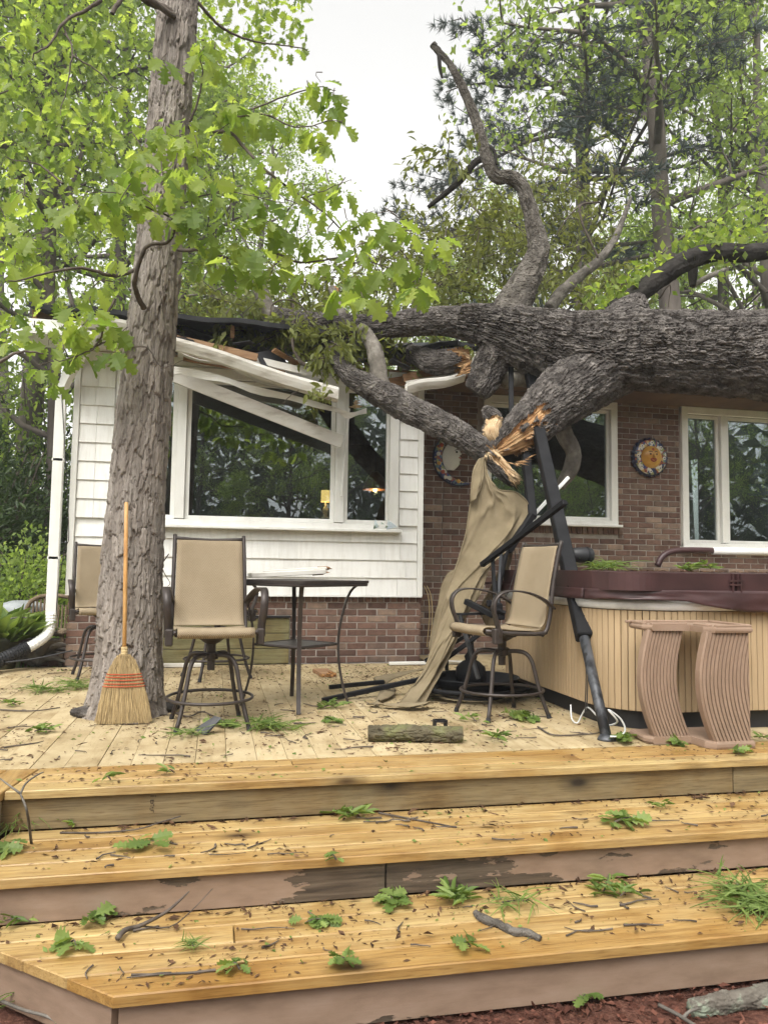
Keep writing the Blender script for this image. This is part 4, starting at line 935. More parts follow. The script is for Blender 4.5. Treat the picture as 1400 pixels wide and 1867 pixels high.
for i, (X, Y, kd, rot, s) in enumerate(((-9, -9, 'broad', 1, .9), (-3.5, -13, 'tall', 2, .95), (2.5, -10.5, 'broad', 3, .85), (8, -12, 'tall', 4, .9), (14, -9, 'broad', 5, .95), (-15, -16, 'broad', 0, 1), (5, -19, 'broad', 1.5, 1.1), (-1, -22, 'broad', 2.5, 1.1), (12, -20, 'broad', .7, 1.1), (20, -15, 'tall', 3.3, 1.0), (-7, -20, 'young', 2.2, 1.3), (0.3, -8.2, 'young', .4, .7), (10.5, -8.0, 'young', 1.4, .75), (18, -7, 'broad', .9, .95), (24, -10, 'broad', 2.9, 1.0), (29, -7, 'tall', 1.2, 1.0), (16, -15, 'broad', 4.1, 1.05), (30, -17, 'broad', 3.7, 1.1), (13, -5, 'young', 3, .8))):
    lab = ('wide tree', 'tall tree', 'stout tree', 'leaning tree', 'far tree', 'outer tree', 'dense tree', 'rear tree', 'corner tree', 'edge tree', 'young tree', 'small tree', 'slim tree', 'right hand tree', 'spreading tree', 'outermost tree', 'second row tree', 'last tree', 'low tree')[i] + ' across the yard, seen mirrored in the window panes'
    place_tree(kd, 0, Y - 8.5, 'leafy_tree', lab, rot, s * .72, X=X * 1.25, group='trees across the yard mirrored in the windows')

# far wood across the yard: one mass of foliage closing the view behind the viewer
r = np.random.RandomState(58); n = 15000; a = r.uniform(-1.5, 1.9, n); R_ = r.uniform(34, 44, n); hz = r.rand(n) ** .8 * (9 + 4 * vnoise(a * 9, a * 0)); x_, y_ = np.sin(a) * R_, -np.cos(a) * R_
me = leaf_mesh('far_wood', np.stack([x_, y_, ground_z(x_, y_) + hz], -1), r.normal(0, 1, (n, 3)), r.uniform(.7, 1.5, n), r); tag(mk('far_wood', me, MATS['leaf_shrub']), 'far wood across the yard mirrored in the panes', 'wood', kind='stuff')

def shrub(name, label, c, rad, n, lsize, mat, seed, tv=DIA_V, tf=DIA_F, cat='shrub', shell=.55):
    r = np.random.RandomState(seed); x, y = c; z = float(ground_z(x, y)); t = thing(name, label, cat, (x, y, z))
    d = r.normal(0, 1, (n, 3)); d /= np.linalg.norm(d, axis=1, keepdims=True); d[:, 2] = np.abs(d[:, 2]) * 1.0
    q = (shell + (1 - shell) * r.rand(n)) * (0.75 + .5 * fbm(d[:, 0] * 3 + seed, d[:, 1] * 3, d[:, 2] * 3, 3)); P = np.array([x, y, z]) + d * q[:, None] * np.array(rad)
    me = leaf_mesh('crown', P, d + r.normal(0, .7, d.shape), lsize * r.uniform(.6, 1.3, n), r, tv, tf); mk('crown', me, MATS[mat], t)
    tb = []
    for k in range(9):
        e = np.array([x, y, z]) + np.array([r.uniform(-.7, .7) * rad[0], r.uniform(-.7, .7) * rad[1], rad[2] * .85]); b = np.array([x + r.uniform(-.15, .15), y, z - .05]); tb.append((catmull([b, (b + e) / 2 + r.normal(0, .1, 3), e], 6), np.linspace(.03, .008, 6), 5))
    mk('stem', tubes_mesh('stem', tb), MATS['twig_bark'], t)
shrub('evergreen_shrub', 'big dark evergreen shrub at the left edge behind the garden', (-5.2, 13.8), (2.6, 1.6, 3.4), 9000, .13, 'leaf_shrub', 31, LAN_V, LAN_F)
shrub('evergreen_shrub', 'dark evergreen shrub just left of the white downspout', (-3.0, 14.5), (1.6, 1.3, 3.0), 6500, .13, 'leaf_shrub', 32, LAN_V, LAN_F)
for i, (X_, Y_, a_, h_) in enumerate(((-10, -15, 5, 4.6), (-2, -17, 5, 4.8), (6, -15.5, 5, 4.4), (14, -16, 5, 5), (22, -15, 5, 4.8), (31, -14, 5.5, 5))): shrub('evergreen_shrub', ('first', 'second', 'third', 'fourth', 'fifth', 'sixth')[i] + ' dark hedge shrub from the left across the yard, mirrored in the panes', (X_, Y_), (a_, 1.6, h_), 6000, .2, 'leaf_shrub', 60 + i, LAN_V, LAN_F)
shrub('leafy_shrub', 'lighter green round shrub beside the downspout', (-2.35, 10.6), (.75, .7, 1.35), 4200, .07, 'leaf_wood', 33)
shrub('evergreen_shrub', 'dark rhododendron like shrub filling the left edge beside the bin', (-3.7, 12.2), (1.5, 1.1, 3.1), 6500, .13, 'leaf_shrub', 37, LAN_V, LAN_F)
shrub('evergreen_shrub', 'tall dark thicket behind the shrubs on the left', (-6.0, 18.0), (4.5, 1.8, 5.5), 9000, .17, 'leaf_shrub', 34, LAN_V, LAN_F)
shrub('leafy_shrub', 'yellow green undergrowth high behind the house corner', (-3.2, 17.0), (2.6, 1.4, 5.6), 8000, .12, 'leaf_wood', 35)
shrub('leafy_shrub', 'loose green undergrowth at the left edge above the dark shrub', (-7.5, 14.5), (2.2, 1.4, 6.2), 7000, .13, 'leaf_wood', 36)
# grass and low plants
r = np.random.RandomState(41); n = 15000; x = r.uniform(-9, -1.75, n); y = 8.2 + 7.5 * r.rand(n) ** 1.3; keep = vnoise(x * 1.5, y * 1.5) > .28; x, y = x[keep], y[keep]; n = len(x)
P = np.stack([x, y, ground_z(x, y)], -1); d = r.normal(0, .45, (n, 3)); d[:, 2] = 1
tag(mk('grass', leaf_mesh('grass', P, d, r.uniform(.06, .2, n), r, np.array([(-.05, 0, 0), (.05, 0, 0), (.0, 1, .25)]), np.array([(0, 1, 2)])), MATS['grass_blade']), 'grass and low weeds beside the house', 'grass', kind='stuff')

# ------------------------------------------------------------------ the shaggy tree that grows through the deck
oak = thing('shagbark_tree', 'tall standing tree with shaggy grey bark growing through the deck', 'tree', (-.58, 5.45, 0))
tp = [(229, 1320, .36), (229, 1290, .295), (234, 1200, .245), (241, 1050, .222), (250, 900, .207), (268, 700, .190), (287, 500, .172), (299, 350, .163), (310, 200, .157), (325, 0, .150), (338, -170, .14), (352, -420, .12)]
tpts = []
for px, py, rr in tp: p = at(px, py, 5.45); tpts.append((p[0], p[1], p[2], rr * .88))
tpts[0] = (tpts[1][0], 5.45, -.12, .34)
V, F, t, caps, _m = bark_tube(tpts, 280, 1150, .032, .19, .019, 5, shag=.6, lump=.04, warp=.35, edge=.12, rag=.42, ridge=.12)
mk('trunk', mesh_np('trunk', V, np.asarray(F), t, smooth=False), MATS['bark_shag'], oak)
def px_tube(lst, r0, r1, n=None, wob=0.0, seed=0):
    """lst rows (px, py, Y)"""
    P = np.array([at(*q) for q in lst]); n = n or max(8, len(lst) * 5); C = catmull(P, n); rr = np.random.RandomState(seed)
    if wob: C[1:-1] += np.cumsum(rr.normal(0, wob, (n - 2, 3)), 0) * .5
    return C, np.linspace(r0, r1, n)
tb = []
def br(lst, r0, r1, sides=6, wob=.006): tb.append((*px_tube(lst, r0 * .72, r1 * .75, wob=wob, seed=len(tb) + 1), sides))
br([(345, 232, 5.40), (385, 236, 5.3), (420, 238, 5.2), (450, 270, 5.1), (490, 312, 5.0), (540, 350, 4.9), (590, 385, 4.85), (635, 425, 4.8)], .022, .006)
br([(325, 455, 5.3), (370, 455, 5.15), (420, 468, 5.0), (500, 462, 4.9), (560, 478, 4.8), (640, 470, 4.75), (720, 500, 4.7)], .018, .004)
br([(262, 562, 5.27), (250, 535, 5.15), (247, 505, 5.05), (270, 452, 5.0), (310, 440, 4.95), (322, 400, 4.9), (332, 372, 4.85)], .028, .006)
br([(247, 492, 5.3), (205, 500, 5.2), (150, 485, 5.1), (90, 495, 5.0), (15, 512, 4.9)], .022, .006)
br([(312, 22, 5.3), (275, 8, 5.2), (250, -15, 5.1)], .035, .025)
br([(320, 30, 5.3), (240, -10, 5.1), (205, 25, 5.0)], .03, .02)
br([(185, 0, 5.0), (150, 25, 5.0), (115, 50, 4.95), (95, 88, 4.9), (60, 110, 4.85)], .018, .006)
br([(118, 50, 4.95), (133, 100, 4.9), (125, 150, 4.9), (112, 210, 4.85)], .010, .003)
br([(133, 100, 4.9), (180, 130, 4.85), (215, 160, 4.8)], .008, .003)
br([(362, 5, 5.4), (400, 45, 5.5), (440, 68, 5.6), (490, 80, 5.7), (560, 92, 5.8)], .018, .005)
br([(345, 222, 5.35), (362, 190, 5.3), (372, 140, 5.25), (368, 100, 5.2)], .014, .004)
br([(420, 215, 5.2), (480, 208, 5.15), (540, 232, 5.1), (600, 225, 5.05), (628, 225, 5.0)], .010, .003)
br([(440, 205, 5.2), (510, 180, 5.2), (570, 155, 5.15), (612, 165, 5.1)], .010, .003)
br([(232, 628, 5.3), (200, 622, 5.2), (165, 640, 5.15), (125, 668, 5.1)], .014, .005)
br([(210, 545, 5.2), (195, 580, 5.15), (180, 625, 5.1), (150, 640, 5.05), (100, 655, 5.0)], .012, .004)
br([(0, 660, 5.0), (40, 640, 5.0), (80, 645, 5.0)], .016, .006)
br([(245, 632, 5.25), (275, 640, 5.2), (300, 672, 5.22), (345, 660, 5.2)], .008, .002)
br([(115, 335, 4.95), (70, 300, 5.0), (10, 285, 5.05)], .012, .004)
br([(330, 372, 4.85), (380, 355, 4.8), (430, 350, 4.75), (520, 370, 4.7)], .007, .003)
br([(322, 400, 4.9), (270, 380, 4.7), (220, 355, 4.6), (160, 355, 4.5)], .008, .003)
br([(640, 420, 4.8), (690, 390, 4.75), (740, 385, 4.7)], .006, .002); br([(560, 360, 4.9), (600, 345, 4.9), (640, 330, 4.9)], .006, .002)
for q in tb: mk('branch', tubes_mesh('branch', [q]), MATS['twig_bark'], oak)
# big lobed leaves in whorls along those branches: the largest as single pieces
lv = []
for i in range(5):
    V_, F_ = oak_leaf(curl=.10 + .09 * i, fold=.12 + .10 * (i % 3)); V_ = V_ * np.array([.92 + .05 * i, 1, 1]); lv.append((V_, F_))
nodes = []
rl = np.random.RandomState(77)
def nd(px, py, Y, k=5, s=.165): nodes.append((px, py, Y, k, s))
for q in ((150, 372, 4.5, 6, .20), (175, 350, 4.55), (215, 335, 4.6), (240, 355, 4.6, 5, .18), (130, 385, 4.5), (200, 385, 4.55), (285, 265, 4.85), (310, 245, 4.9), (270, 300, 4.7), (320, 300, 4.7, 6, .2), (340, 340, 4.7, 6, .2), (300, 350, 4.7, 6, .2), (265, 355, 4.65), (330, 380, 4.7, 6, .2), (360, 300, 4.8), (375, 330, 4.7), (300, 225, 4.9), (275, 235, 4.9), (330, 250, 4.9), (255, 275, 4.8), (300, 320, 4.6, 6, .21), (240, 310, 4.7), (350, 375, 4.6, 6, .2), (280, 385, 4.65), (310, 400, 4.7), (225, 370, 4.6), (360, 270, 4.85), (340, 220, 4.95),
          (365, 95, 5.2), (390, 85, 5.2), (400, 120, 5.2), (365, 75, 5.2), (300, 110, 5.0), (395, 205, 5.1, 6, .19), (425, 190, 5.1, 6, .19), (405, 235, 5.1), (440, 215, 5.1), (470, 205, 5.1), (500, 215, 5.1), (520, 190, 5.2), (560, 160, 5.15), (585, 150, 5.15), (610, 170, 5.1), (600, 195, 5.1), (625, 225, 5.0, 4, .2), (575, 235, 5.0), (590, 265, 5.05), (545, 232, 5.1), (480, 285, 5.0), (350, 260, 5.0),
          (520, 325, 4.9), (560, 345, 4.85), (600, 330, 4.9), (545, 375, 4.8), (590, 380, 4.8), (625, 350, 4.85), (640, 400, 4.8), (610, 420, 4.8), (680, 385, 4.75), (720, 400, 4.7), (750, 420, 4.7), (690, 430, 4.7), (655, 455, 4.7), (740, 470, 4.7, 6, .2), (770, 500, 4.65, 6, .2), (755, 520, 4.6, 6, .2), (700, 490, 4.7), (650, 500, 4.7, 6, .2), (600, 480, 4.75, 6, .19), (560, 495, 4.75), (620, 525, 4.7, 6, .2), (665, 540, 4.65), (530, 460, 4.8), (500, 490, 4.8), (470, 450, 4.75, 6, .2), (430, 440, 4.7, 6, .2), (450, 400, 4.75), (490, 400, 4.75, 6, .19), (410, 400, 4.7), (390, 430, 4.75), (420, 480, 4.75, 6, .19), (460, 500, 4.8), (370, 470, 4.9), (350, 430, 4.8), (520, 420, 4.8), (570, 430, 4.75), (400, 360, 4.75), (440, 340, 4.8), (480, 360, 4.75, 6, .19), (800, 430, 4.75), (790, 470, 4.7),
          (30, 60, 4.9), (70, 40, 4.9), (160, 40, 4.95), (180, 55, 4.9), (110, 90, 4.9), (60, 120, 4.85), (20, 140, 4.9), (95, 170, 4.9), (130, 200, 4.85), (75, 215, 4.9), (40, 200, 4.9), (150, 250, 4.85), (205, 195, 4.8), (220, 165, 4.8), (30, 260, 5.0), (90, 290, 5.0), (135, 285, 4.9), (185, 270, 4.9),
          (40, 450, 4.9, 6, .19), (60, 430, 4.9), (20, 480, 4.9), (80, 480, 4.95), (50, 520, 4.9), (100, 545, 4.95), (130, 560, 5.0, 6, .19), (150, 590, 5.0, 6, .19), (110, 600, 5.0), (170, 560, 5.1), (200, 590, 5.1), (90, 630, 4.95), (120, 650, 5.0), (75, 670, 4.95), (145, 640, 5.05), (100, 700, 4.95), (60, 590, 4.9), (25, 570, 4.9), (15, 620, 4.9), (210, 640, 5.15), (230, 605, 5.2), (180, 520, 5.1), (215, 470, 5.1), (40, 350, 5.0), (75, 380, 5.0), (10, 400, 5.0)):
    nd(*q)
Lp, Ld, Ls = [], [], []; tw = []
for (px, py, Y, k, s) in nodes:
    if px < 235 and py < 330: Y *= 1.4
    elif px < 120: Y *= 1.18
    c = at(px, py, Y + rl.normal(0, .08)); a0 = rl.rand() * 6.28
    tw.append((catmull([c + rl.normal(0, .03, 3) + np.array([0, .06, .07]), c + rl.normal(0, .02, 3), c], 4), np.linspace(.004, .002, 4), 4))
    for j in range(k):
        a = a0 + j * 6.28 / k + rl.normal(0, .25); d = np.array([math.cos(a), math.sin(a) * .8, -.75 + rl.normal(0, .35)])
        Lp.append(c + norm(d) * .025); Ld.append(d); Ls.append(min(s, .185) * rl.uniform(.45, 1.05))
Lp, Ld, Ls = np.array(Lp), np.array(Ld), np.array(Ls)
tag(mk('twigs', tubes_mesh('twigs', tw), MATS['twig_bark'], oak), kind='stuff')
order = np.argsort(-Ls / Lp[:, 1]); lmesh = []
for V_, F_ in lv:
    m_ = mesh_np('leaf', V_, F_, np.zeros(len(V_))); m_.materials.append(MATS['leaf_oak']); lmesh.append(m_)
A_, B_, C_ = orient(Ld.copy(), np.tile([0, 0, 1.0], (len(Ld), 1)) + rl.normal(0, .25, Ld.shape), rl.normal(0, .5, len(Ld)), rl)
for q in order[:300]:
    M = Matrix(((A_[q][0], B_[q][0], C_[q][0]), (A_[q][1], B_[q][1], C_[q][1]), (A_[q][2], B_[q][2], C_[q][2])))
    o = mk('leaf', lmesh[q % 5], None, oak, loc=Lp[q]); o.rotation_euler = M.to_euler(); o.scale = (Ls[q],) * 3
q = order[300:]; tag(mk('foliage', leaf_mesh('foliage', Lp[q], Ld[q], Ls[q], rl, *lv[2], rollspread=.5), MATS['leaf_oak'], oak), kind='stuff')
# smaller sprays higher and further out on the same tree
r = np.random.RandomState(78); Pn = []
for (x0, y0, x1, y1, n_, Y0, Y1) in ((0, -60, 250, 330, 900, 6.0, 8.5), (370, -20, 560, 110, 420, 6.0, 7.5), (0, 330, 230, 640, 520, 6.2, 8.5), (330, 40, 470, 330, 120, 5.6, 6.6)):
    for k in range(n_): Pn.append(at(r.uniform(x0, x1), r.uniform(y0, y1), r.uniform(Y0, Y1)))
Pn = np.array(Pn); Pn = Pn[vnoise(Pn[:, 0] * 2.2, Pn[:, 1] * 1.5, Pn[:, 2] * 2.2) > .42]; d = r.normal(0, 1, Pn.shape); d[:, 2] -= .6
tag(mk('foliage', leaf_mesh('foliage', Pn, d, r.uniform(.05, .11, len(Pn)), r, *lv[1], rollspread=.7), MATS['leaf_oak'], oak), kind='stuff')
# the high crown of the shaggy tree, unseen above the frame, added to shade the deck
r = np.random.RandomState(79); n = 3600; d = r.normal(0, 1, (n, 3)); d /= np.linalg.norm(d, axis=1, keepdims=True); q = r.rand(n) ** .4
P = np.array([-.1, 4.6, 12.6]) + d * q[:, None] * np.array([4.6, 4.2, 3.4]); P = P[fbm(P[:, 0] * .8, P[:, 1] * .8, P[:, 2] * .8, 2) > .46]
dd = r.normal(0, 1, P.shape); dd[:, 2] -= .4
tag(mk('crown', leaf_mesh('crown', P, dd, r.uniform(.12, .2, len(P)), r, *lv[1], rollspread=.7), MATS['leaf_oak'], oak), kind='stuff')
tb = [(catmull([tpts[-1][:3], np.array(tpts[-1][:3]) + (.2, -.2, 3), (.4, 4.8, 12.5), (.2, 4.6, 15)], 16), np.linspace(.12, .03, 16), 10)]
for k in range(12): a = k * 2.4; s0 = tb[0][0][3 + k % 9]; tb.append((catmull([s0, s0 + np.array([math.cos(a) * 1.6, math.sin(a) * 1.6, .7]), s0 + np.array([math.cos(a) * 3.2, math.sin(a) * 3.0, 1.0])], 8), np.linspace(.05, .01, 8), 6))
for q in tb: mk('branch', tubes_mesh('branch', [q]), MATS['bark_far'], oak)
# ------------------------------------------------------------------ the fallen oak
fo = thing('fallen_oak_tree', 'huge fallen oak lying across the roof with broken limbs', 'tree', (5.1, 6.3, 2.7))
def limb(name, rows, mat, nu, nv, cu=.024, cv=.075, depth=.012, seed=1, lump=.10, warp=.6, shag=.15, smooth=True, **kw):
    pts = []
    for px, py, Y, rr in rows: p = at(px, py, Y); pts.append((p[0], p[1], p[2], rr))
    return bark_obj(name, pts, MATS[mat], fo, nu, nv, cu, cv, depth, seed, shag, lump, warp, smooth=smooth, **kw)
limb('trunk', [(1900, 690, 5.4, .50), (1640, 668, 5.9, .45), (1400, 648, 6.3, .405), (1270, 645, 6.45, .375), (1160, 640, 6.55, .365), (1080, 640, 6.65, .345), (1000, 628, 6.8, .325), (930, 606, 6.95, .26), (880, 592, 7.1, .19), (840, 586, 7.2, .155)], 'bark_oak', 330, 800, .030, .125, .034, 21, lump=.10, warp=.85, smooth=False)
limb('limb', [(930, 600, 7.0, .21), (870, 590, 7.15, .165), (800, 586, 7.35, .140), (740, 590, 7.5, .128), (690, 595, 7.6, .122), (640, 594, 7.7, .110), (612, 592, 7.75, .115), (575, 592, 7.85, .125), (535, 585, 8.1, .11), (480, 570, 8.6, .08)], 'bark_oak', 140, 460, .022, .07, .017, 22, smooth=False)
limb('limb', [(925, 610, 7.0, .20), (908, 640, 7.05, .185), (892, 672, 7.1, .165), (878, 700, 7.12, .15), (866, 716, 7.15, .11)], 'bark_oak', 160, 130, .022, .07, .02, 23, smooth=False)
limb('limb', [(1190, 640, 6.8, .24), (1125, 655, 6.72, .33), (1065, 690, 6.62, .305), (1012, 734, 6.5, .255), (965, 776, 6.42, .198), (932, 801, 6.36, .155), (906, 820, 6.3, .095), (893, 828, 6.27, .05)], 'bark_oak', 220, 300, .028, .11, .028, 24, smooth=False, wood_mat='torn_fibre_dark', strip=lambda t, n, f: (t > .80 - .30 * (f - .5) * 2 - .07 * n[..., 2]) & (n[..., 1] * -.5 - n[..., 2] * .8 > -.05 + .5 * (f - .5)) | (t > .985))
bl = limb('broken_limb', [(944, 880, 6.2, .05), (930, 868, 6.2, .072), (912, 850, 6.23, .085), (885, 826, 6.3, .095), (850, 800, 6.42, .11), (800, 772, 6.6, .122), (750, 748, 6.8, .128), (705, 722, 7.0, .132), (668, 702, 7.12, .115), (640, 686, 7.22, .09), (618, 662, 7.35, .075), (600, 640, 7.5, .06)], 'bark_oak', 130, 420, .02, .06, .016, 25, smooth=False, strip=lambda t, n, f: (t < .135 + .16 * (f - .5)) & (n[..., 0] * .55 - n[..., 1] * .35 + n[..., 2] * .75 > .0 + .6 * (f - .5)) | (t < .008))
bl['label'] = 'snapped limb hanging across the bay window'
limb('limb', [(700, 720, 7.02, .09), (692, 690, 7.1, .082), (686, 650, 7.2, .075), (676, 622, 7.35, .07), (660, 600, 7.55, .06)], 'bark_pale', 60, 100, .03, .08, .010, 26)
limb('limb', [(855, 655, 7.35, .13), (820, 658, 7.4, .125), (790, 660, 7.5, .12), (765, 650, 7.7, .10), (740, 640, 8.0, .09)], 'bark_oak', 130, 120, .024, .08, .015, 27, smooth=False, wood_mat='torn_fibre_dark', strip=lambda t, n, f: (t < .13 + .3 * (f - .5)))
limb('limb', [(925, 590, 7.0, .20), (945, 540, 7.02, .165), (968, 495, 7.05, .138), (981, 455, 7.1, .108), (973, 410, 7.12, .080), (963, 370, 7.15, .073), (950, 340, 7.2, .068), (928, 324, 7.2, .064), (906, 322, 7.2, .062), (892, 300, 7.25, .06), (880, 262, 7.3, .054), (866, 215, 7.35, .047), (845, 165, 7.4, .039), (822, 120, 7.45, .033), (800, 95, 7.5, .029), (788, 80, 7.5, .027)], 'bark_limb', 80, 560, .018, .06, .012, 28, lump=.26, smooth=False)
limb('limb', [(800, 100, 7.48, .022), (802, 125, 7.5, .018), (806, 142, 7.5, .012)], 'bark_dark', 14, 14, depth=.003)
limb('limb', [(884, 285, 7.3, .034), (862, 300, 7.35, .036), (838, 330, 7.4, .034), (805, 358, 7.5, .026), (780, 378, 7.6, .018)], 'bark_dark', 24, 60, depth=.005, lump=.15)
limb('limb', [(885, 262, 7.3, .02), (900, 275, 7.2, .018), (905, 300, 7.15, .012)], 'bark_dark', 14, 20, depth=.003)
limb('limb', [(1000, 565, 7.3, .07), (1020, 537, 7.4, .062), (1050, 508, 7.55, .056), (1090, 476, 7.8, .05), (1118, 440, 8.1, .042), (1135, 400, 8.4, .03), (1150, 360, 8.7, .015)], 'bark_limb', 40, 120, depth=.006, lump=.2)
limb('limb', [(1085, 600, 7.0, .085), (1110, 572, 6.95, .095), (1150, 545, 6.9, .10), (1190, 515, 6.85, .10), (1230, 487, 6.8, .105), (1262, 470, 6.8, .10), (1310, 460, 6.75, .09), (1360, 462, 6.7, .085), (1420, 456, 6.65, .08), (1540, 450, 6.7, .08)], 'bark_dark', 60, 240, .03, .08, .010, 29, lump=.14)
limb('limb', [(1262, 475, 7.1, .05), (1262, 500, 7.1, .046), (1262, 522, 7.1, .03)], 'bark_dark', 24, 24, depth=.006)
limb('limb', [(1264, 520, 7.15, .03), (1290, 505, 7.3, .03), (1320, 492, 7.6, .025)], 'bark_pale', 14, 20, depth=.003)
limb('limb', [(1130, 640, 6.62, .34), (1142, 598, 6.64, .29), (1152, 570, 6.66, .20), (1160, 551, 6.68, .11), (1164, 540, 6.7, .04)], 'bark_oak', 130, 80, .024, .06, .02, 30, smooth=False)
limb('limb', [(1022, 770, 6.9, .075), (1030, 795, 6.9, .078), (1045, 825, 6.9, .07), (1040, 855, 6.92, .075), (1020, 888, 6.95, .05)], 'bark_pale', 40, 60, depth=.007, lump=.12)
limb('limb', [(468, 500, 8.5, .075), (478, 535, 8.4, .08), (490, 570, 8.35, .085), (505, 605, 8.3, .09)], 'bark_pale', 40, 70, depth=.008)
limb('limb', [(605, 525, 8.0, .04), (615, 550, 7.9, .045), (625, 580, 7.8, .05)], 'bark_pale', 30, 40, depth=.006)
limb('limb', [(895, 640, 7.6, .07), (915, 690, 7.8, .09), (945, 690, 8.1, .09), (985, 700, 8.3, .07)], 'bark_pale', 30, 50, depth=.006)
limb('limb', [(905, 806, 6.30, .07), (896, 786, 6.30, .085), (902, 768, 6.36, .078), (890, 752, 6.4, .06), (880, 744, 6.42, .02)], 'bark_oak', 90, 90, .024, .07, .013, 31, smooth=False, strip=lambda t, n, f: (t < .62 + .3 * (f - .5)) & (-n[..., 1] - .3 * n[..., 2] > -.1 + .5 * (f - .5)))
tb = []
for lst, r0, r1 in (([(535, 555, 7.7), (534, 590, 7.6), (535, 635, 7.5), (548, 660, 7.45), (570, 668, 7.45), (592, 660, 7.5)], .012, .022), ([(493, 575, 7.6), (498, 555, 7.6), (520, 546, 7.6), (545, 552, 7.6), (570, 585, 7.6), (588, 610, 7.6)], .009, .006),
                    ([(1090, 470, 7.6), (1070, 430, 7.6), (1058, 400, 7.6), (1057, 375, 7.6), (1095, 370, 7.6)], .014, .010), ([(1060, 372, 7.6), (1035, 395, 7.6), (1010, 430, 7.6)], .01, .005), ([(1130, 520, 7.4), (1180, 480, 7.4), (1260, 420, 7.5), (1300, 400, 7.5), (1330, 420, 7.5), (1355, 435, 7.5)], .012, .010),
                    ([(895, 700, 7.2), (912, 700, 7.3), (925, 712, 7.3), (960, 712, 7.3)], .006, .005), ([(1200, 545, 7.0), (1222, 520, 7.0), (1218, 560, 7.0)], .008, .004), ([(560, 700, 7.3), (530, 720, 7.3), (515, 735, 7.3)], .005, .003)):
    tb.append((*px_tube(lst, r0, r1, wob=.004, seed=len(tb) + 60), 7))
for q in tb: mk('twig', tubes_mesh('twig', [q]), MATS['twig_bark'], fo)
tb = []
r = np.random.RandomState(55)
hang = []; hd = []
def twigs(px, py, Y, n_, sp, ln, leaf=True, dz=-.35):
    for k in range(n_):
        a = at(px + r.uniform(-sp, sp), py + r.uniform(-sp * .6, sp * .6), Y + r.uniform(-.3, .3)); d = norm(np.array([r.normal(0, 1), r.normal(0, .8), dz + r.normal(0, .45)])); L = ln * r.uniform(.5, 1.2); p = [a]
        for q in range(5): d = norm(d + r.normal(0, .22, 3)); p.append(p[-1] + d * L / 5)
        tb.append((np.array(p), np.linspace(.007, .002, 6), 4))
        if leaf:
            for q in range(1, 6):
                for w in range(r.randint(3, 7)): hang.append(p[q] + r.normal(0, .045, 3)); hd.append(d + r.normal(0, .7, 3) + np.array([0, 0, -.9]))
for (px, py, Y, n_, sp, ln) in ((420, 560, 9.0, 34, 90, .6), (500, 560, 8.3, 26, 60, .5), (600, 545, 8.8, 30, 90, .6), (700, 530, 9.3, 40, 110, .7), (760, 470, 10.2, 44, 90, .8), (850, 450, 10.0, 44, 100, .8), (880, 400, 10.5, 34, 100, .8), (930, 470, 9.6, 34, 90, .7), (800, 540, 9.0, 30, 90, .6), (1040, 480, 9.0, 36, 90, .7), (1090, 540, 8.4, 26, 60, .5), (1010, 400, 9.5, 34, 110, .8), (1060, 330, 9.8, 26, 100, .8), (700, 620, 7.7, 9, 50, .3), (640, 640, 7.55, 9, 40, .3), (570, 640, 7.5, 10, 40, .28), (540, 600, 7.6, 9, 30, .25), (620, 600, 7.6, 8, 30, .25), (840, 640, 7.9, 8, 40, .3), (920, 380, 8.2, 10, 40, .4), (830, 270, 7.5, 7, 40, .4), (860, 400, 7.7, 8, 40, .4), (360, 575, 8.6, 16, 50, .4), (560, 720, 7.35, 3, 20, .25), (460, 590, 8.0, 12, 60, .3)):
    twigs(px, py, Y, n_, sp, ln)
tag(mk('twigs', tubes_mesh('twigs', tb), MATS['twig_bark'], fo), kind='stuff')
hang, hd = np.array(hang), np.array(hd)
tag(mk('foliage', leaf_mesh('foliage', hang, hd, r.uniform(.055, .125, len(hang)), r, LAN_V * np.array([1.25, 1, 1]), LAN_F), MATS['leaf_olive'], fo), kind='stuff')
# creeper leaves along the dark limb and over the right-hand part of the trunk
cp, cd = [], []
for (x0, y0, x1, y1, Y, n_, sp) in ((1085, 565, 1180, 488, 6.95, 130, 15), (1180, 485, 1290, 430, 6.85, 120, 14), (1290, 430, 1420, 425, 6.75, 170, 20), (1290, 478, 1420, 488, 6.7, 40, 14), (1060, 560, 1110, 520, 7.3, 60, 25), (1200, 400, 1400, 360, 7.6, 120, 60)):
    for k in range(n_): t = r.rand(); cp.append(at(x0 + (x1 - x0) * t + r.normal(0, sp * .4), y0 + (y1 - y0) * t + r.normal(0, sp), Y + r.normal(0, .12))); cd.append(r.normal(0, 1, 3) + np.array([0, -.2, -.5]))
cp, cd = np.array(cp), np.array(cd); cr = thing('creeper_vine', 'bright green creeper growing along the dark limb at the right', 'vine', tuple(at(1250, 475, 7.0)))
tag(mk('foliage', leaf_mesh('foliage', cp, cd, r.uniform(.06, .12, len(cp)), r), MATS['leaf_oak'], cr), kind='stuff')
mk('stem', tubes_mesh('stem', [(*px_tube([(1090, 580, 6.97), (1150, 535, 7.02), (1200, 500, 7.0), (1262, 455, 7.0), (1340, 446, 6.95), (1440, 440, 6.8)], .006, .004), 5)]), MATS['twig_bark'], cr)

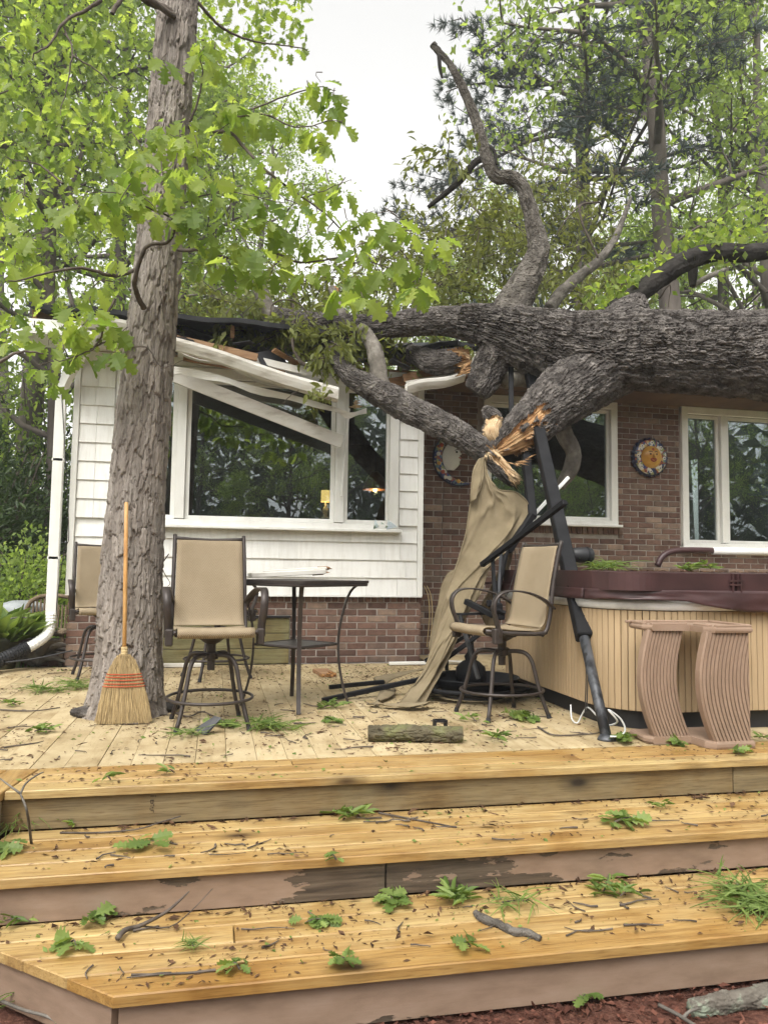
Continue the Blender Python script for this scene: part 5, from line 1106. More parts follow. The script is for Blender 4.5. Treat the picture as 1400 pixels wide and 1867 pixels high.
def splinters(name, base, axis, rad, n_, lo, hi, mat, seed, parent=fo, flat=1.0, sidev=None):
    """torn wood: many pointed fibres standing on a solid stump"""
    rr = np.random.RandomState(seed); ax = norm(np.array(axis, float)); s = norm(np.cross(ax, (0, 0.3, 1))) if sidev is None else norm(np.array(sidev, float)); u = np.cross(ax, s); mb = MB()
    for k in range(n_):
        q = math.sqrt(rr.rand()) * rad; a = rr.rand() * 6.28; b = np.array(base) + s * q * math.cos(a) + u * q * math.sin(a) * flat; L = rr.uniform(lo, hi) * (1.1 - .6 * q / rad); w = min(rad * rr.uniform(.12, .30), .022); w2 = w * rr.uniform(.3, .9)
        tilt = norm(ax + rr.normal(0, .10, 3)); e = b + tilt * L; t = rr.uniform(.1, .5)
        V = [b - s * w - u * w2, b + s * w - u * w2, b + s * w + u * w2, b - s * w + u * w2]; V = [v - ax * .05 for v in V] + [v * 1 + tilt * (L * .55) for v in V] + [e + s * w * t, e - s * w * t]
        mb.add(V, [(3, 2, 1, 0), (0, 1, 5, 4), (1, 2, 6, 5), (2, 3, 7, 6), (3, 0, 4, 7), (4, 5, 8, 9), (6, 7, 9, 8), (5, 6, 8), (7, 4, 9)])
    return mb.build(name, MATS[mat], parent)
def torn_sheet(name, rows, mat, t=.02, ridge=.022, seed=1):
    """rows: pixel rows (px,py,Y), grain running along each row -> a ridged torn face with ragged ends"""
    rr = np.random.RandomState(seed); n1, n2 = 54, 30; G = np.array([catmull([at(*q) for q in row], n2) for row in rows]); Gt = np.array([catmull(G[:, j], n1) for j in range(n2)]).transpose(1, 0, 2)
    I, J = np.meshgrid(np.arange(n1), np.arange(n2), indexing='ij'); Gt[..., 1] += ridge * (fbm(I * .22 + seed, J * .09, 0, 2) - .5) * 2.2 + ridge * .55 * (fbm(I * .9 + seed, J * .06, 3, 2) - .5) * 2
    d = Gt[:, -1] - Gt[:, -2]; e = d / np.linalg.norm(d, axis=1, keepdims=True)
    for w, q in ((1., -1), (.5, -2), (.2, -3)): Gt[:, q] += e * (w * .055 * (rr.rand(n1) ** 2))[:, None]
    e = Gt[:, 0] - Gt[:, 1]; e = e / np.linalg.norm(e, axis=1, keepdims=True); Gt[:, 0] += e * (.03 * rr.rand(n1) ** 2)[:, None]
    o = MB().sheet(Gt, t).build(name, MATS[mat], fo)
    a_ = o.data.attributes.new('tint', 'FLOAT', 'POINT'); v = np.clip(fbm(I * .7 + seed * 3, J * .05, 7, 3) * 1.8 - .4, 0, 1).ravel(); a_.data.foreach_set('value', np.concatenate([v, v]).astype(np.float32)); return o
def fibres(name, root, tip, n_, mat, seed, over=.25, w=(.004, .012), dep=.035, parent=fo):
    """torn wood grain: long pointed splinters running from the root curve to the tip curve (pixel rows px,py,Y)"""
    rr = np.random.RandomState(seed); A = catmull([at(*q) for q in root], 60); B = catmull([at(*q) for q in tip], 60); V = []; F = []; T_ = []; o = 0
    for k in range(n_):
        i = rr.randint(0, 60); j = int(np.clip(i + rr.normal(0, 3), 0, 59)); a, b = A[i], B[j]; d = b - a; L = np.linalg.norm(d); d = d / L; s0 = rr.uniform(-.08, .45); s1 = rr.uniform(max(s0 + .3, .55), 1 + over)
        off = np.array([0, rr.uniform(-dep, dep * .4), 0]); p0, p1 = a + d * L * s0 + off, a + d * L * s1 + off + rr.normal(0, .012, 3); pm = p0 * .55 + p1 * .45 + rr.normal(0, .004, 3)
        s = norm(np.cross(d, (0, 1, 0)) + rr.normal(0, .35, 3)); u = norm(np.cross(d, s)); ww = rr.uniform(*w); w2 = ww * rr.uniform(.25, .6)
        V += [p0, pm + s * ww, pm + u * w2, pm - s * ww, pm - u * w2, p1]; F += [(o, o + 1, o + 2), (o, o + 2, o + 3), (o, o + 3, o + 4), (o, o + 4, o + 1), (o + 5, o + 2, o + 1), (o + 5, o + 3, o + 2), (o + 5, o + 4, o + 3), (o + 5, o + 1, o + 4)]; o += 6; T_ += [rr.rand()] * 6
    return mk(name, mesh_np(name, np.array(V), np.array(F), np.array(T_)), MATS[mat], parent)
# orange heartwood under the split limb, pale torn face above, the hanging splintered tip
fibres('splinters', [(955, 838, 6.22), (930, 842, 6.22), (905, 834, 6.22)], [(982, 828, 6.18), (952, 852, 6.18), (915, 846, 6.16)], 26, 'torn_fibre_dark', 31, .15, (.003, .008), .012)
fibres('splinters', [(890, 822, 6.2), (886, 826, 6.2)], [(905, 838, 6.14), (880, 838, 6.16)], 18, 'torn_fibre', 32, .3, (.003, .007), .012)
fibres('splinters', [(925, 852, 6.12), (918, 862, 6.12)], [(954, 872, 6.06), (942, 890, 6.08)], 46, 'torn_fibre', 34, .18, (.004, .010), .02)
fibres('splinters', [(908, 854, 6.16), (918, 868, 6.14)], [(930, 884, 6.1), (944, 892, 6.1)], 30, 'bark_dark', 35, .15, (.004, .009), .012)
fibres('splinters', [(828, 688, 7.22), (838, 672, 7.2)], [(864, 674, 7.12), (862, 656, 7.12)], 34, 'torn_fibre_dark', 36, .06, (.005, .012), .015)
fibres('splinters', [(838, 640, 7.25), (846, 648, 7.22)], [(858, 648, 7.18), (862, 662, 7.15)], 24, 'torn_fibre', 37, .1, (.004, .010), .02)
splinters('splinters', at(612, 530, 7.98), (0, 0, 1), .035, 12, .03, .07, 'split_wood', 11)
fibres('splinters', [(636, 742, 7.45), (640, 736, 7.45)], [(660, 742, 7.35), (656, 728, 7.35)], 24, 'torn_fibre', 38, .1, (.004, .009), .02)
# ------------------------------------------------------------------ hot tub
tub = thing('hot_tub', 'tan panelled hot tub with white rim under a burgundy cover', 'hot tub', (3.5, 5.45, 0))
TX0, TX1, TY0, TY1, CR = 2.42, 4.62, 4.36, 6.56, .42
def rrect(x0, x1, y0, y1, r_, n=10):
    P = []
    for cx, cy, a0 in ((x0 + r_, y0 + r_, 180), (x1 - r_, y0 + r_, 270), (x1 - r_, y1 - r_, 0), (x0 + r_, y1 - r_, 90)):
        for k in range(n + 1): a = RAD(a0 + 90.0 * k / n); P.append((cx + r_ * math.cos(a), cy + r_ * math.sin(a)))
    return P
MB().prism(rrect(TX0 + .05, TX1 - .05, TY0 + .05, TY1 - .05, CR - .05), 0.002, .745).build('base', MATS['charcoal_plastic'], tub)
# slats all round, each a piece following the perimeter
per = np.array(rrect(TX0, TX1, TY0, TY1, CR, 16)); per = np.vstack([per, per[:1]]); seg = np.linalg.norm(np.diff(per, axis=0), axis=1); cum = np.concatenate([[0], np.cumsum(seg)])
ns = int(cum[-1] / .043); sm = None
sm = MB().box((0, 0, 0), (.0395, .02, .625), ch=.003).mesh('slat'); sm.materials.append(MATS['tub_slat'])
for k in range(ns):
    s_ = (k + .5) * cum[-1] / ns; i = np.searchsorted(cum, s_) - 1; t = (s_ - cum[i]) / max(seg[i], 1e-6); p = per[i] * (1 - t) + per[i + 1] * t; d = per[i + 1] - per[i]
    if p[1] > 6.4 or p[0] > 4.5: continue
    o = mk('slat', sm, None, tub, loc=(p[0], p[1], .4325)); o.rotation_euler = (0, 0, math.atan2(d[1], d[0]))
lip = MB(); R0 = [rrect(TX0 - o_, TX1 + o_, TY0 - o_, TY1 + o_, CR + o_, 12) for o_ in (.0, .022, .028, .018, -.06)]; zz = (.748, .752, .785, .815, .822)
n_ = len(R0[0]); V = [(x, y, z) for ring, z in zip(R0, zz) for x, y in ring]
F = [(k * n_ + i, k * n_ + (i + 1) % n_, (k + 1) * n_ + (i + 1) % n_, (k + 1) * n_ + i) for k in range(4) for i in range(n_)] + [tuple(range(4 * n_, 5 * n_)), tuple(range(n_ - 1, -1, -1))]
lip.add(V, F); lip.build('rim', MATS['tub_shell'], tub, True)
# cover: two foam halves hinged across, sagging skirt
def cover_half(x0, x1, corners):
    mb = MB(); n1, n2 = 26, 20
    top = []
    for i in range(n1):
        row = []
        for j in range(n2):
            u, v = i / (n1 - 1), j / (n2 - 1); x = x0 + (x1 - x0) * u; y = TY0 - .05 + (TY1 - TY0 + .1) * v
            cut = .0
            if corners[0] and u < .3: e = (.3 - u) / .3; m = .32 * (1 - math.sqrt(max(0, 1 - e * e))); y = min(max(y, TY0 - .05 + m), TY1 + .05 - m)
            if corners[1] and u > .7: e = (u - .7) / .3; m = .32 * (1 - math.sqrt(max(0, 1 - e * e))); y = min(max(y, TY0 - .05 + m), TY1 + .05 - m)
            row.append((x, y, .985 + .012 * math.sin(v * 3.1) + .006 * (fbm(x * 3, y * 3) - .5)))
        top.append(row)
    top = np.array(top); bot = top.copy(); bot[..., 2] = .872; a, b = n1, n2
    V = np.vstack([top.reshape(-1, 3), bot.reshape(-1, 3)]); o = a * b; F = []
    for i in range(a - 1):
        for j in range(b - 1): q = (i * b + j, (i + 1) * b + j, (i + 1) * b + j + 1, i * b + j + 1); F += [q, tuple(k + o for k in q[::-1])]
    rim = [i * b for i in range(a)] + [(a - 1) * b + j for j in range(1, b)] + [i * b + b - 1 for i in range(a - 2, -1, -1)] + [j for j in range(b - 2, 0, -1)]
    F += [(rim[k], rim[k] + o, rim[(k + 1) % len(rim)] + o, rim[(k + 1) % len(rim)]) for k in range(len(rim))]
    c = mb.add(V, F).build('cover_panel', MATS['vinyl'], tub)
    return c
cover_half(TX0 - .03, 3.205, (True, False)); cover_half(3.225, TX1 + .03, (False, True))
# skirt hanging round the front and left
sp = [p for p in rrect(TX0 - .045, TX1 + .045, TY0 - .06, TY1 + .06, CR, 14)]; sp = np.array(sp)
n_ = 260; cs = np.concatenate([[0], np.cumsum(np.linalg.norm(np.diff(np.vstack([sp, sp[:1]]), axis=0), axis=1))]); ss = np.linspace(0, cs[-1], n_); sp2 = np.vstack([sp, sp[:1]]); SX = np.interp(ss, cs, sp2[:, 0]); SY = np.interp(ss, cs, sp2[:, 1])
G = []
for j in range(8):
    v = j / 7.; row = []
    for k in range(n_):
        hgt = .058 + .075 * min(1, max(0, (SX[k] - 2.85) / .45)) * (1 if SY[k] < 5 else 0) + .018 * vnoise(ss[k] * 2.3, 5.0); w = .022 * v * (fbm(ss[k] * 9 + v * 2, v * 3, 1, 3) - .5) * 2 + .010 * v
        cx, cy = 3.52, 5.46; L = math.hypot(SX[k] - cx, SY[k] - cy); row.append((SX[k] + (SX[k] - cx) / L * w, SY[k] + (SY[k] - cy) / L * w, .878 - hgt * v))
    G.append(row)
MB().sheet(G, .004).build('skirt', MATS['vinyl'], tub, True)
mb = MB()
for xx in (3.185, 3.245): mb.box((xx, TY0 - .058, .925), (.012, .012, .115))
mb.box((3.215, TY0 - .062, .915), (.11, .006, .012)); mb.box((3.215, TY0 - .062, .94), (.11, .006, .010)); mb.build('hinge_strap', MATS['vinyl'], tub)
mb = MB(); mb.tube(catmull([at(1198, 1032, 6.5), at(1206, 1016, 6.5), at(1222, 1006, 6.5), at(1250, 1003, 6.5), at(1298, 1004, 6.5)], 18), .030, 10); mb.build('lifter_arm', MATS['vinyl'], tub, True)
mb = MB(); mb.tube([at(1298, 1004.5, 6.5), at(1480, 1008, 6.5)], .036, 14); mb.build('lifter_sleeve', MATS['white_foam'], tub, True)
r_ = np.random.RandomState(8); n = 1500; x = r_.uniform(2.5, 4.5, n); y = r_.uniform(4.42, 6.5, n)
P = np.stack([x, y, np.full(n, .999)], -1); frag_cloud('litter', MATS['debris_brown'], P, (.01, .045), 9, parent=tub)

# spa steps lying on their end
ss_ = thing('spa_steps', 'pinkish tan moulded spa steps tipped on end against the hot tub', 'steps', (2.7, 4.0, 0))
def arcx(z, x0, H=.66, bow=.075): return x0 - bow * math.sin(math.pi * max(0, min(1, z / H))) + .05 * (1 - z / H)
def spa_tread(x0, w, yf, z0=.035, z1=.655, ns=10, xm=9.0):
    body = MB(); zz = np.linspace(z0, z1, 15)
    G0 = [[(arcx(z, x0) + w * u, yf + .012, z) for u in (0, 1)] for z in zz]
    V = []; F = []
    for z in zz:
        a = arcx(z, x0); m = min(a + w, xm); V += [(a, yf + .010, z), (m, yf + .010, z), (m, yf + .05, z), (a + .02, yf + .06, z), (a - .004, yf + .035, z)]
    for i in range(14):
        for j in range(5): F.append((i * 5 + j, i * 5 + (j + 1) % 5, i * 5 + 5 + (j + 1) % 5, i * 5 + 5 + j))
    F += [(4, 3, 2, 1, 0), (70, 71, 72, 73, 74)]
    b = body.add(V, F).build('tread', MATS['groove'], ss_)
    nz = MB(); V = []; F = []
    for z in zz: a = arcx(z, x0); V += [(a - .010, yf + .012, z), (a - .002, yf + .002, z), (a + .001, yf + .004, z), (a + .001, yf + .055, z), (a - .010, yf + .055, z)]
    for i in range(14): F += [(i * 5 + j, i * 5 + (j + 1) % 5, i * 5 + 5 + (j + 1) % 5, i * 5 + 5 + j) for j in range(5)]
    nz.add(V, F + [(4, 3, 2, 1, 0), (70, 71, 72, 73, 74)]).build('nosing', MATS['step_plastic'], b)
    for k in range(ns):
        u0, u1 = k / ns + .0075, (k + 1) / ns - .0075; s = MB(); V = []; F = []
        for z in zz:
            a = arcx(z, x0)
            V += [(min(q, xm), y_, z) for q, y_ in ((a + w * u0, yf + .009), (a + w * u0 + .0012, yf + .001), (a + w * u1 - .0012, yf + .001), (a + w * u1, yf + .009))]
        for i in range(14):
            for j in range(3): F.append((i * 4 + j, i * 4 + j + 1, i * 4 + 5 + j, i * 4 + 4 + j))
        F += [(3, 2, 1, 0), (56, 57, 58, 59)]; s.add(V, F).build('slat', MATS['step_plastic'], b)
spa_tread(2.47, .215, 4.07); spa_tread(2.735, .315, 3.90, ns=13, xm=2.985)
def side_panel(z0, z1):
    poly = [(2.46, 4.30), (2.44, 4.12), (2.47, 4.06), (2.71, 4.05), (2.72, 3.94), (2.76, 3.885), (3.0, 3.882), (3.02, 3.91), (3.02, 4.30)]
    n = len(poly); c = np.mean(poly, 0); b = .012; V = []
    for z, o in ((z0, b), (z0 + b, 0), (z1 - b, 0), (z1, b)): V += [(x - (x - c[0]) * o * 2.5, y - (y - c[1]) * o * 2.5, z) for x, y in poly]
    F = [tuple(range(n - 1, -1, -1)), tuple(range(3 * n, 4 * n))] + [(k * n + i, k * n + (i + 1) % n, (k + 1) * n + (i + 1) % n, (k + 1) * n + i) for k in range(3) for i in range(n)]
    sp_ = MB().add(V, F).build('side_panel', MATS['step_plastic'], ss_)
    return sp_
side_panel(.002, .042); top_ = side_panel(.648, .682)
mb = MB()
for a, b in (((2.475, 4.28, .687), (2.46, 4.12, .687)), ((2.475, 4.08, .687), (2.70, 4.07, .687)), ((2.74, 4.05, .687), (2.755, 3.92, .687)), ((2.77, 3.90, .687), (3.0, 3.90, .687)), ((3.005, 3.92, .687), (3.005, 4.28, .687)), ((2.43, 4.285, .687), (2.99, 4.285, .687))): mb.bar(a, b, .026, .016, ch=.004)
mb.build('raised_edge', MATS['step_plastic'], ss_)

# ------------------------------------------------------------------ swivel patio chairs
def make_chair():
    t = thing('patio_chair', 'x', 'chair', (0, 0, 0), 'bronze swivel patio chairs with beige sling seats'); BM = MATS['bronze_metal']
    for q in range(4):
        a = RAD(45 + 90 * q); c, s = math.cos(a), math.sin(a); pr = catmull([(.02, .43), (.10, .437), (.17, .425), (.215, .37), (.245, .26), (.285, .13), (.332, .012)], 18)
        lg = MB().tube([(c * r0, s * r0, z) for r0, z in pr], .0145, 8).build('leg', BM, t, True)
        MB().tube([(c * .327, s * .327, .03), (c * .335, s * .335, .001)], .017, 8).build('foot_cap', MATS['charcoal_plastic'], lg)
    MB().tube([(math.cos(a) * .288, math.sin(a) * .288, .172) for a in np.linspace(0, 2 * math.pi, 41)], .010, 8, cap=False).build('foot_ring', BM, t, True)
    mb = MB(); mb.lathe([(0, .34), (.026, .34), (.026, .40), (.05, .41), (.05, .445), (.03, .45), (.03, .50), (.06, .515), (.12, .555), (.12, .565), (0, .565)], 20); mb.box((0, 0, .548), (.30, .06, .02), ch=.004); mb.box((0, 0, .552), (.06, .26, .018), ch=.004); mb.build('swivel', BM, t)
    fr = MB()
    for s in (-1, 1): fr.tube(catmull([(s * .262, -.27, .592), (s * .265, -.1, .575), (s * .265, .10, .566), (s * .26, .20, .575)], 10), .014, 8)
    for y, z in ((-.2, .573), (.16, .562)): fr.tube([(-.262, y, z), (.262, y, z)], .012, 8)
    fr.build('seat_frame', BM, t, True)
    bf = MB(); side = catmull([(.16, .555), (.205, .60), (.235, .72), (.262, .90), (.30, 1.08), (.332, 1.195)], 20)
    for s in (-1, 1): bf.tube([(s * (.262 - .012 * (z - .56) / .6), y, z) for y, z in side], .0145, 8)
    bf.tube(catmull([(-.25, .325, 1.172), (0, .335, 1.162), (.25, .325, 1.172)], 8), .0125, 8); bf.build('back_frame', BM, t, True)
    sp = catmull([(-.262, .560), (-.285, .580), (-.280, .606), (-.24, .617), (-.12, .602), (.02, .590), (.12, .588), (.165, .600)], 22); G = [[(w * (.25), y, z - .012 * (1 - w * w) * (1 if -.24 < y else .3)) for w in np.linspace(-1, 1, 13)] for y, z in sp]
    MB().sheet(G, .004).build('seat', MATS['sling_fabric'], t, True)
    bp = catmull([(.165, .604), (.195, .632), (.215, .70), (.24, .85), (.272, 1.0), (.300, 1.12), (.316, 1.16)], 22); G = [[(w * (.246 - .012 * (z - .6) / .6), y + .016 * (1 - w * w) - .006, z) for w in np.linspace(-1, 1, 13)] for y, z in bp]
    MB().sheet(G, .004).build('backrest', MATS['sling_fabric'], t, True)
    for s in (-1, 1):
        pr = catmull([(.258, .255, .735), (.285, .17, .79), (.305, .05, .835), (.318, -.08, .853), (.322, -.18, .842), (.318, -.235, .79), (.312, -.235, .71), (.305, -.205, .63), (.305, -.20, .56)], 26)
        ar = MB().ribbon([(s * x, y, z) for x, y, z in pr], .052, .012).build('armrest', BM, t, True)
        MB().box((s * .298, -.205, .56), (.05, .06, .10), ch=.008).build('arm_bracket', BM, ar)
    return t
c0 = make_chair()
def put(o, x, y, rz, label): o.location = (x, y, 0); o.scale = (.91, 1, 1); o.rotation_euler = (0, 0, RAD(rz)); o['label'] = label
others = [copy_tree(c0) for _ in range(3)]
put(c0, -.02, 5.0, 6, 'front patio chair facing the viewer beside the broom')
put(others[0], -.98, 7.28, 14, 'patio chair half hidden behind the shaggy trunk')
put(others[1], 1.93, 5.05, -79, 'patio chair turned side on beside the leaning black post')
put(others[2], .02, 7.1, 112, 'patio chair against the house wall, mostly hidden behind the front chair')

# ------------------------------------------------------------------ bar table
tbl = thing('bar_table', 'square bronze bar table with curved legs and lower shelf', 'table', (.575, 5.62, 0)); TC = np.array([.575, 5.62]); RT = np.array([[math.cos(RAD(43)), -math.sin(RAD(43))], [math.sin(RAD(43)), math.cos(RAD(43))]])
def rot45(P): return [tuple(TC + RT @ np.array(p)) for p in P]
MB().prism(rot45(rrect(-.385, .385, -.385, .385, .05, 5)), .878, .898).build('table_top', MATS['bronze_metal'], tbl)
mb = MB(); ring = rot45(rrect(-.372, .372, -.372, .372, .05, 5)); mb.tube([(x, y, .868) for x, y in ring + ring[:1]], .013, 6, cap=False); mb.build('rim', MATS['bronze_metal'], tbl, True)
for q in range(4):
    a = RAD(43 + 45 + 90 * q); c, s = math.cos(a), math.sin(a); pr = catmull([(.475, .872), (.435, .862), (.385, .81), (.345, .70), (.315, .56), (.305, .44), (.315, .28), (.345, .13), (.385, .004)], 22)
    MB().ribbon([(TC[0] + c * r0, TC[1] + s * r0, z) for r0, z in pr], .030, .016, side=(-s, c, 0)).build('leg', MATS['bronze_metal'], tbl)
MB().prism(rot45(rrect(-.20, .20, -.20, .20, .01, 2)), .432, .442).build('shelf', MATS['bronze_metal'], tbl)
mb = MB(); ring = rot45(rrect(-.207, .207, -.207, .207, .01, 2)); mb.tube([(x, y, .436) for x, y in ring + ring[:1]], .011, 6, cap=False); mb.build('shelf_rim', MATS['bronze_metal'], tbl)
def brboard(lab, a, b, w, h, mat, edge, seed):
    t = thing('broken_board', lab, 'board', tuple((np.array(a) + b) / 2)); MB().bar(a, b, w, h, ch=.004).build('plank', MATS[mat], t); d = np.array(b) - a
    splinters('splinters', np.array(b) - norm(d) * .02, d, w * .42, 14, .02, .07, edge, seed, t, flat=h / w); return t
brboard('white painted splintered board lying on the bar table', at(455, 1049, 5.5), at(590, 1042, 5.62), .11, .035, 'dirty_white', 'split_wood', 61)
brboard('short broken white board on top of the other table board', at(480, 1043, 5.72), at(596, 1036, 5.68), .07, .022, 'dirty_white', 'rough_lumber', 62)
brboard('piece of brown lumber lying on the deck near the wall', (.98, 7.35, .02), (1.02, 7.0, .02), .14, .035, 'rough_lumber', 'split_wood', 63)

# ------------------------------------------------------------------ broom
brm = thing('broom', 'straw broom with wooden handle leaning on the shaggy trunk', 'broom', (-.54, 5.09, 0))
n0 = np.array([-.555, 5.125, .43]); tp_ = np.array([-.588, 5.215, 1.395])
MB().tube([n0 - (tp_ - n0) * .06, n0 + (tp_ - n0) * .5, tp_ - (0, 0, .008), tp_], [.0125, .0135, .0125, .008], 10).build('handle', MATS['handle_wood'], brm, True)
def broom_pt(u, v, k):
    """u across -1..1, v 0 top..1 bottom, k depth -1..1"""
    w = .018 + .15 * (v ** .50); d = .022 + .012 * (1 - v) + .006; c = n0 * (1 - v) + np.array([-.540, 5.088, .004]) * v
    return c + np.array([u * w, k * d * math.sqrt(max(0, 1 - u * u * .85)), 0])
mb = MB(); rr = np.random.RandomState(90); tint = []
for q in range(1500):
    u, k = rr.uniform(-1, 1), rr.choice([-1, 1]) * rr.uniform(.3, 1); v1 = 1 - .05 * rr.rand() ** 2 - (.02 if abs(u) > .9 else 0); v0 = rr.uniform(0, .25) if rr.rand() < .75 else rr.uniform(.3, .6)
    P = [broom_pt(u + rr.normal(0, .012), v, k) + rr.normal(0, .0012, 3) for v in np.linspace(v0, v1, 6)]; P[-1] = P[-1] + rr.normal(0, .004, 3) * (1, 1, 0)
    n_b = len(mb.v); mb.tube(P, [.0016] * 4 + [.0014, .0010], 3, cap=False); tint += [rr.rand()] * (len(mb.v) - n_b)
me = mb.mesh('bristles'); a = me.attributes.new('tint', 'FLOAT', 'POINT'); a.data.foreach_set('value', np.array(tint, np.float32)); mk('bristles', me, MATS['straw'], brm)
G = [[broom_pt(math.cos(a), v, math.sin(a)) * 1 - np.array([0, 0, 0]) for a in np.linspace(0, 2 * math.pi, 25)] for v in np.linspace(.02, .985, 12)]; Gc = np.array(G); cen = Gc.mean(axis=1, keepdims=True); MB().grid(cen + (Gc - cen) * .93).build('bristle_core', MATS['straw'], brm, True)
for k, v in enumerate((.29, .33, .375, .425, .465)):
    P = [broom_pt(1.03 * math.cos(a), v, 1.0) * 0 + broom_pt(0, v, 0) + np.array([(.020 + .152 * v ** .5) * 1.02 * math.cos(a), (.040) * math.sin(a), 0]) for a in np.linspace(0, 2 * math.pi, 41)]; MB().tube(P, .0030, 5, cap=False).build('stitching', MATS['red_thread'], brm)
mb = MB()
for k in range(7): c = n0 + (tp_ - n0) * (-.02 + .010 * k); mb.tube([c + .0165 * (1 + .12 * (k == 0)) * np.array([math.cos(a), math.sin(a), 0]) for a in np.linspace(0, 2 * math.pi, 17)], .005, 6, cap=False)
mb.build('neck_binding', MATS['twine'], brm, True)

# ------------------------------------------------------------------ the crushed gazebo
gz = thing('crushed_gazebo', 'crushed gazebo of black steel posts with torn tan canopy', 'gazebo', (2.26, 4.21, 0)); BK = MATS['black_metal']
pb = np.array([2.262, 4.215, .01]); pt_ = at(978, 772, 6.35); pm = pb + (pt_ - pb) * .235
MB().bar(pm, pt_, .098, .098, ch=.008).build('post', BK, gz); MB().tube([pb, pm + (pm - pb) * .04], [.032, .034], 14).build('post_leg', MATS['scuffed_metal'], gz, True)
MB().lathe([(0, 0), (.055, 0), (.05, .012), (.036, .03), (0, .03)], 16, pb - (0, 0, .008)).build('post_foot', MATS['scuffed_metal'], gz, True)
def gbar(x0, y0, Y0, x1, y1, Y1, w, m='black_metal', name='bar', h=None): return MB().bar(at(x0, y0, Y0), at(x1, y1, Y1), w, h or w, ch=w * .12).build(name, MATS[m], gz)
gbar(931, 670, 7.0, 932, 762, 6.9, .05, name='post'); gbar(958, 640, 7.0, 972, 715, 6.8, .09, name='post'); gbar(975, 705, 6.85, 950, 760, 6.75, .085)
gbar(958, 828, 6.35, 970, 945, 6.1, .075); gbar(970, 938, 6.1, 925, 1005, 6.0, .06); gbar(925, 995, 6.0, 905, 1085, 5.9, .035)
gbar(1030, 915, 5.0, 878, 1030, 5.9, .042, name='rail'); gbar(1036, 870, 6.3, 970, 942, 6.3, .028, 'white_plastic', 'brace'); gbar(898, 1020, 5.8, 903, 1110, 5.7, .028); gbar(913, 1008, 5.8, 908, 1110, 5.75, .022, 'scuffed_metal')
gbar(588, 1277, 5.72, 745, 1243, 5.95, .036, name='rail'); gbar(600, 1253, 6.2, 700, 1243, 6.25, .034, name='rail'); gbar(745, 1243, 5.95, 812, 1228, 6.1, .034, name='rail')
gbar(775, 1205, 6.3, 868, 1148, 6.0, .028); gbar(785, 1222, 6.0, 880, 1152, 5.75, .034); gbar(838, 1122, 5.45, 872, 1238, 5.3, .026, 'scuffed_metal', 'brace'); gbar(848, 1096, 5.8, 900, 1122, 5.6, .045); gbar(830, 1120, 5.8, 905, 1118, 5.7, .02)
gbar(814, 1158, 6.6, 814, 1222, 6.6, .03, name='bar'); gbar(870, 1065, 6.1, 918, 1060, 6.1, .02, 'vinyl', 'bar')
mb = MB(); mb.box(at(905, 1110, 5.65), (.08, .07, .09), ch=.01); mb.box(at(893, 1100, 5.65), (.05, .05, .05), ch=.008); mb.box(at(912, 1124, 5.62), (.06, .05, .05), ch=.008); mb.tube([at(895, 1108, 5.6), at(920, 1118, 5.6)], .02, 8); mb.build('joint_bracket', BK, gz)
mb = MB(); mb.box(at(792, 1242, 6.05), (.06, .05, .05), ch=.006); mb.build('joint_bracket', BK, gz)
MB().tube(catmull([at(935, 985, 6.1), at(940, 1030, 6.0), at(928, 1075, 5.9), at(920, 1090, 5.9)], 10), .004, 5).build('cord', MATS['dark_cable'], gz)
for dx in (0, 3): MB().tube(catmull([at(1066 + dx, 1190, 4.6), at(1068 + dx, 1230, 4.55), at(1066 + dx, 1298, 4.5)], 8), .004, 5).build('cord', MATS['dark_cable'], gz)
# canopy cloth
def cloth(name, left, right, n1=90, n2=56, folds=5, amp=.05, seed=1, t=.0025, bulge=.1):
    Lc = catmull([at(*q) for q in left], n1); Rc = catmull([at(*q) for q in right], n1); u = np.linspace(0, 1, n2)[None, :, None]; G = Lc[:, None] * (1 - u) + Rc[:, None] * u
    I = np.linspace(0, 1, n1)[:, None]; J = np.linspace(0, 1, n2)[None]
    warp = fbm(I * 2.5 + seed, J * 1.3, 0, 3) * 1.6; s = np.abs(np.sin((J * folds + warp) * math.pi)); fold = (s ** .6 - .6) * amp * (.25 + .9 * fbm(I * 2 + seed, J * 3, 2, 2))
    cre = (1 - np.abs(2 * fbm(I * 5 + seed, J * 3 + I * 4, 5, 3) - 1)) ** 7 * amp * 1.1; fine = (fbm(I * 16, J * 10 + seed, 5, 2) - .5) * amp * .25
    G[..., 1] += fold + fine - cre - bulge * np.sin(J * math.pi) * (0.5 + .5 * I); G[..., 0] += fine * .4
    o = MB().sheet(G, t).build(name, MATS['canvas'], gz, True)
    for e in (0, -1): MB().tube(G[::2, e] - np.array([0, .003, 0]), .006, 5).build('hem', MATS['canvas'], o, True)
    return o
cloth('canopy', [(874, 836, 6.25), (862, 858, 6.2), (858, 905, 6.15), (850, 960, 6.1), (838, 1010, 6.05), (825, 1050, 6.0), (808, 1095, 5.95), (796, 1140, 5.9), (783, 1190, 5.8), (770, 1225, 5.7), (745, 1258, 5.6), (725, 1286, 5.45)],
      [(884, 834, 6.22), (890, 868, 6.15), (908, 892, 6.1), (942, 898, 6.12), (964, 925, 6.12), (946, 965, 6.05), (926, 1000, 6.0), (894, 1032, 5.95), (876, 1078, 5.9), (852, 1120, 5.9), (834, 1160, 5.85), (808, 1215, 5.75), (768, 1288, 5.45)], n1=120, n2=70, folds=2, amp=.03, seed=2, bulge=.05)
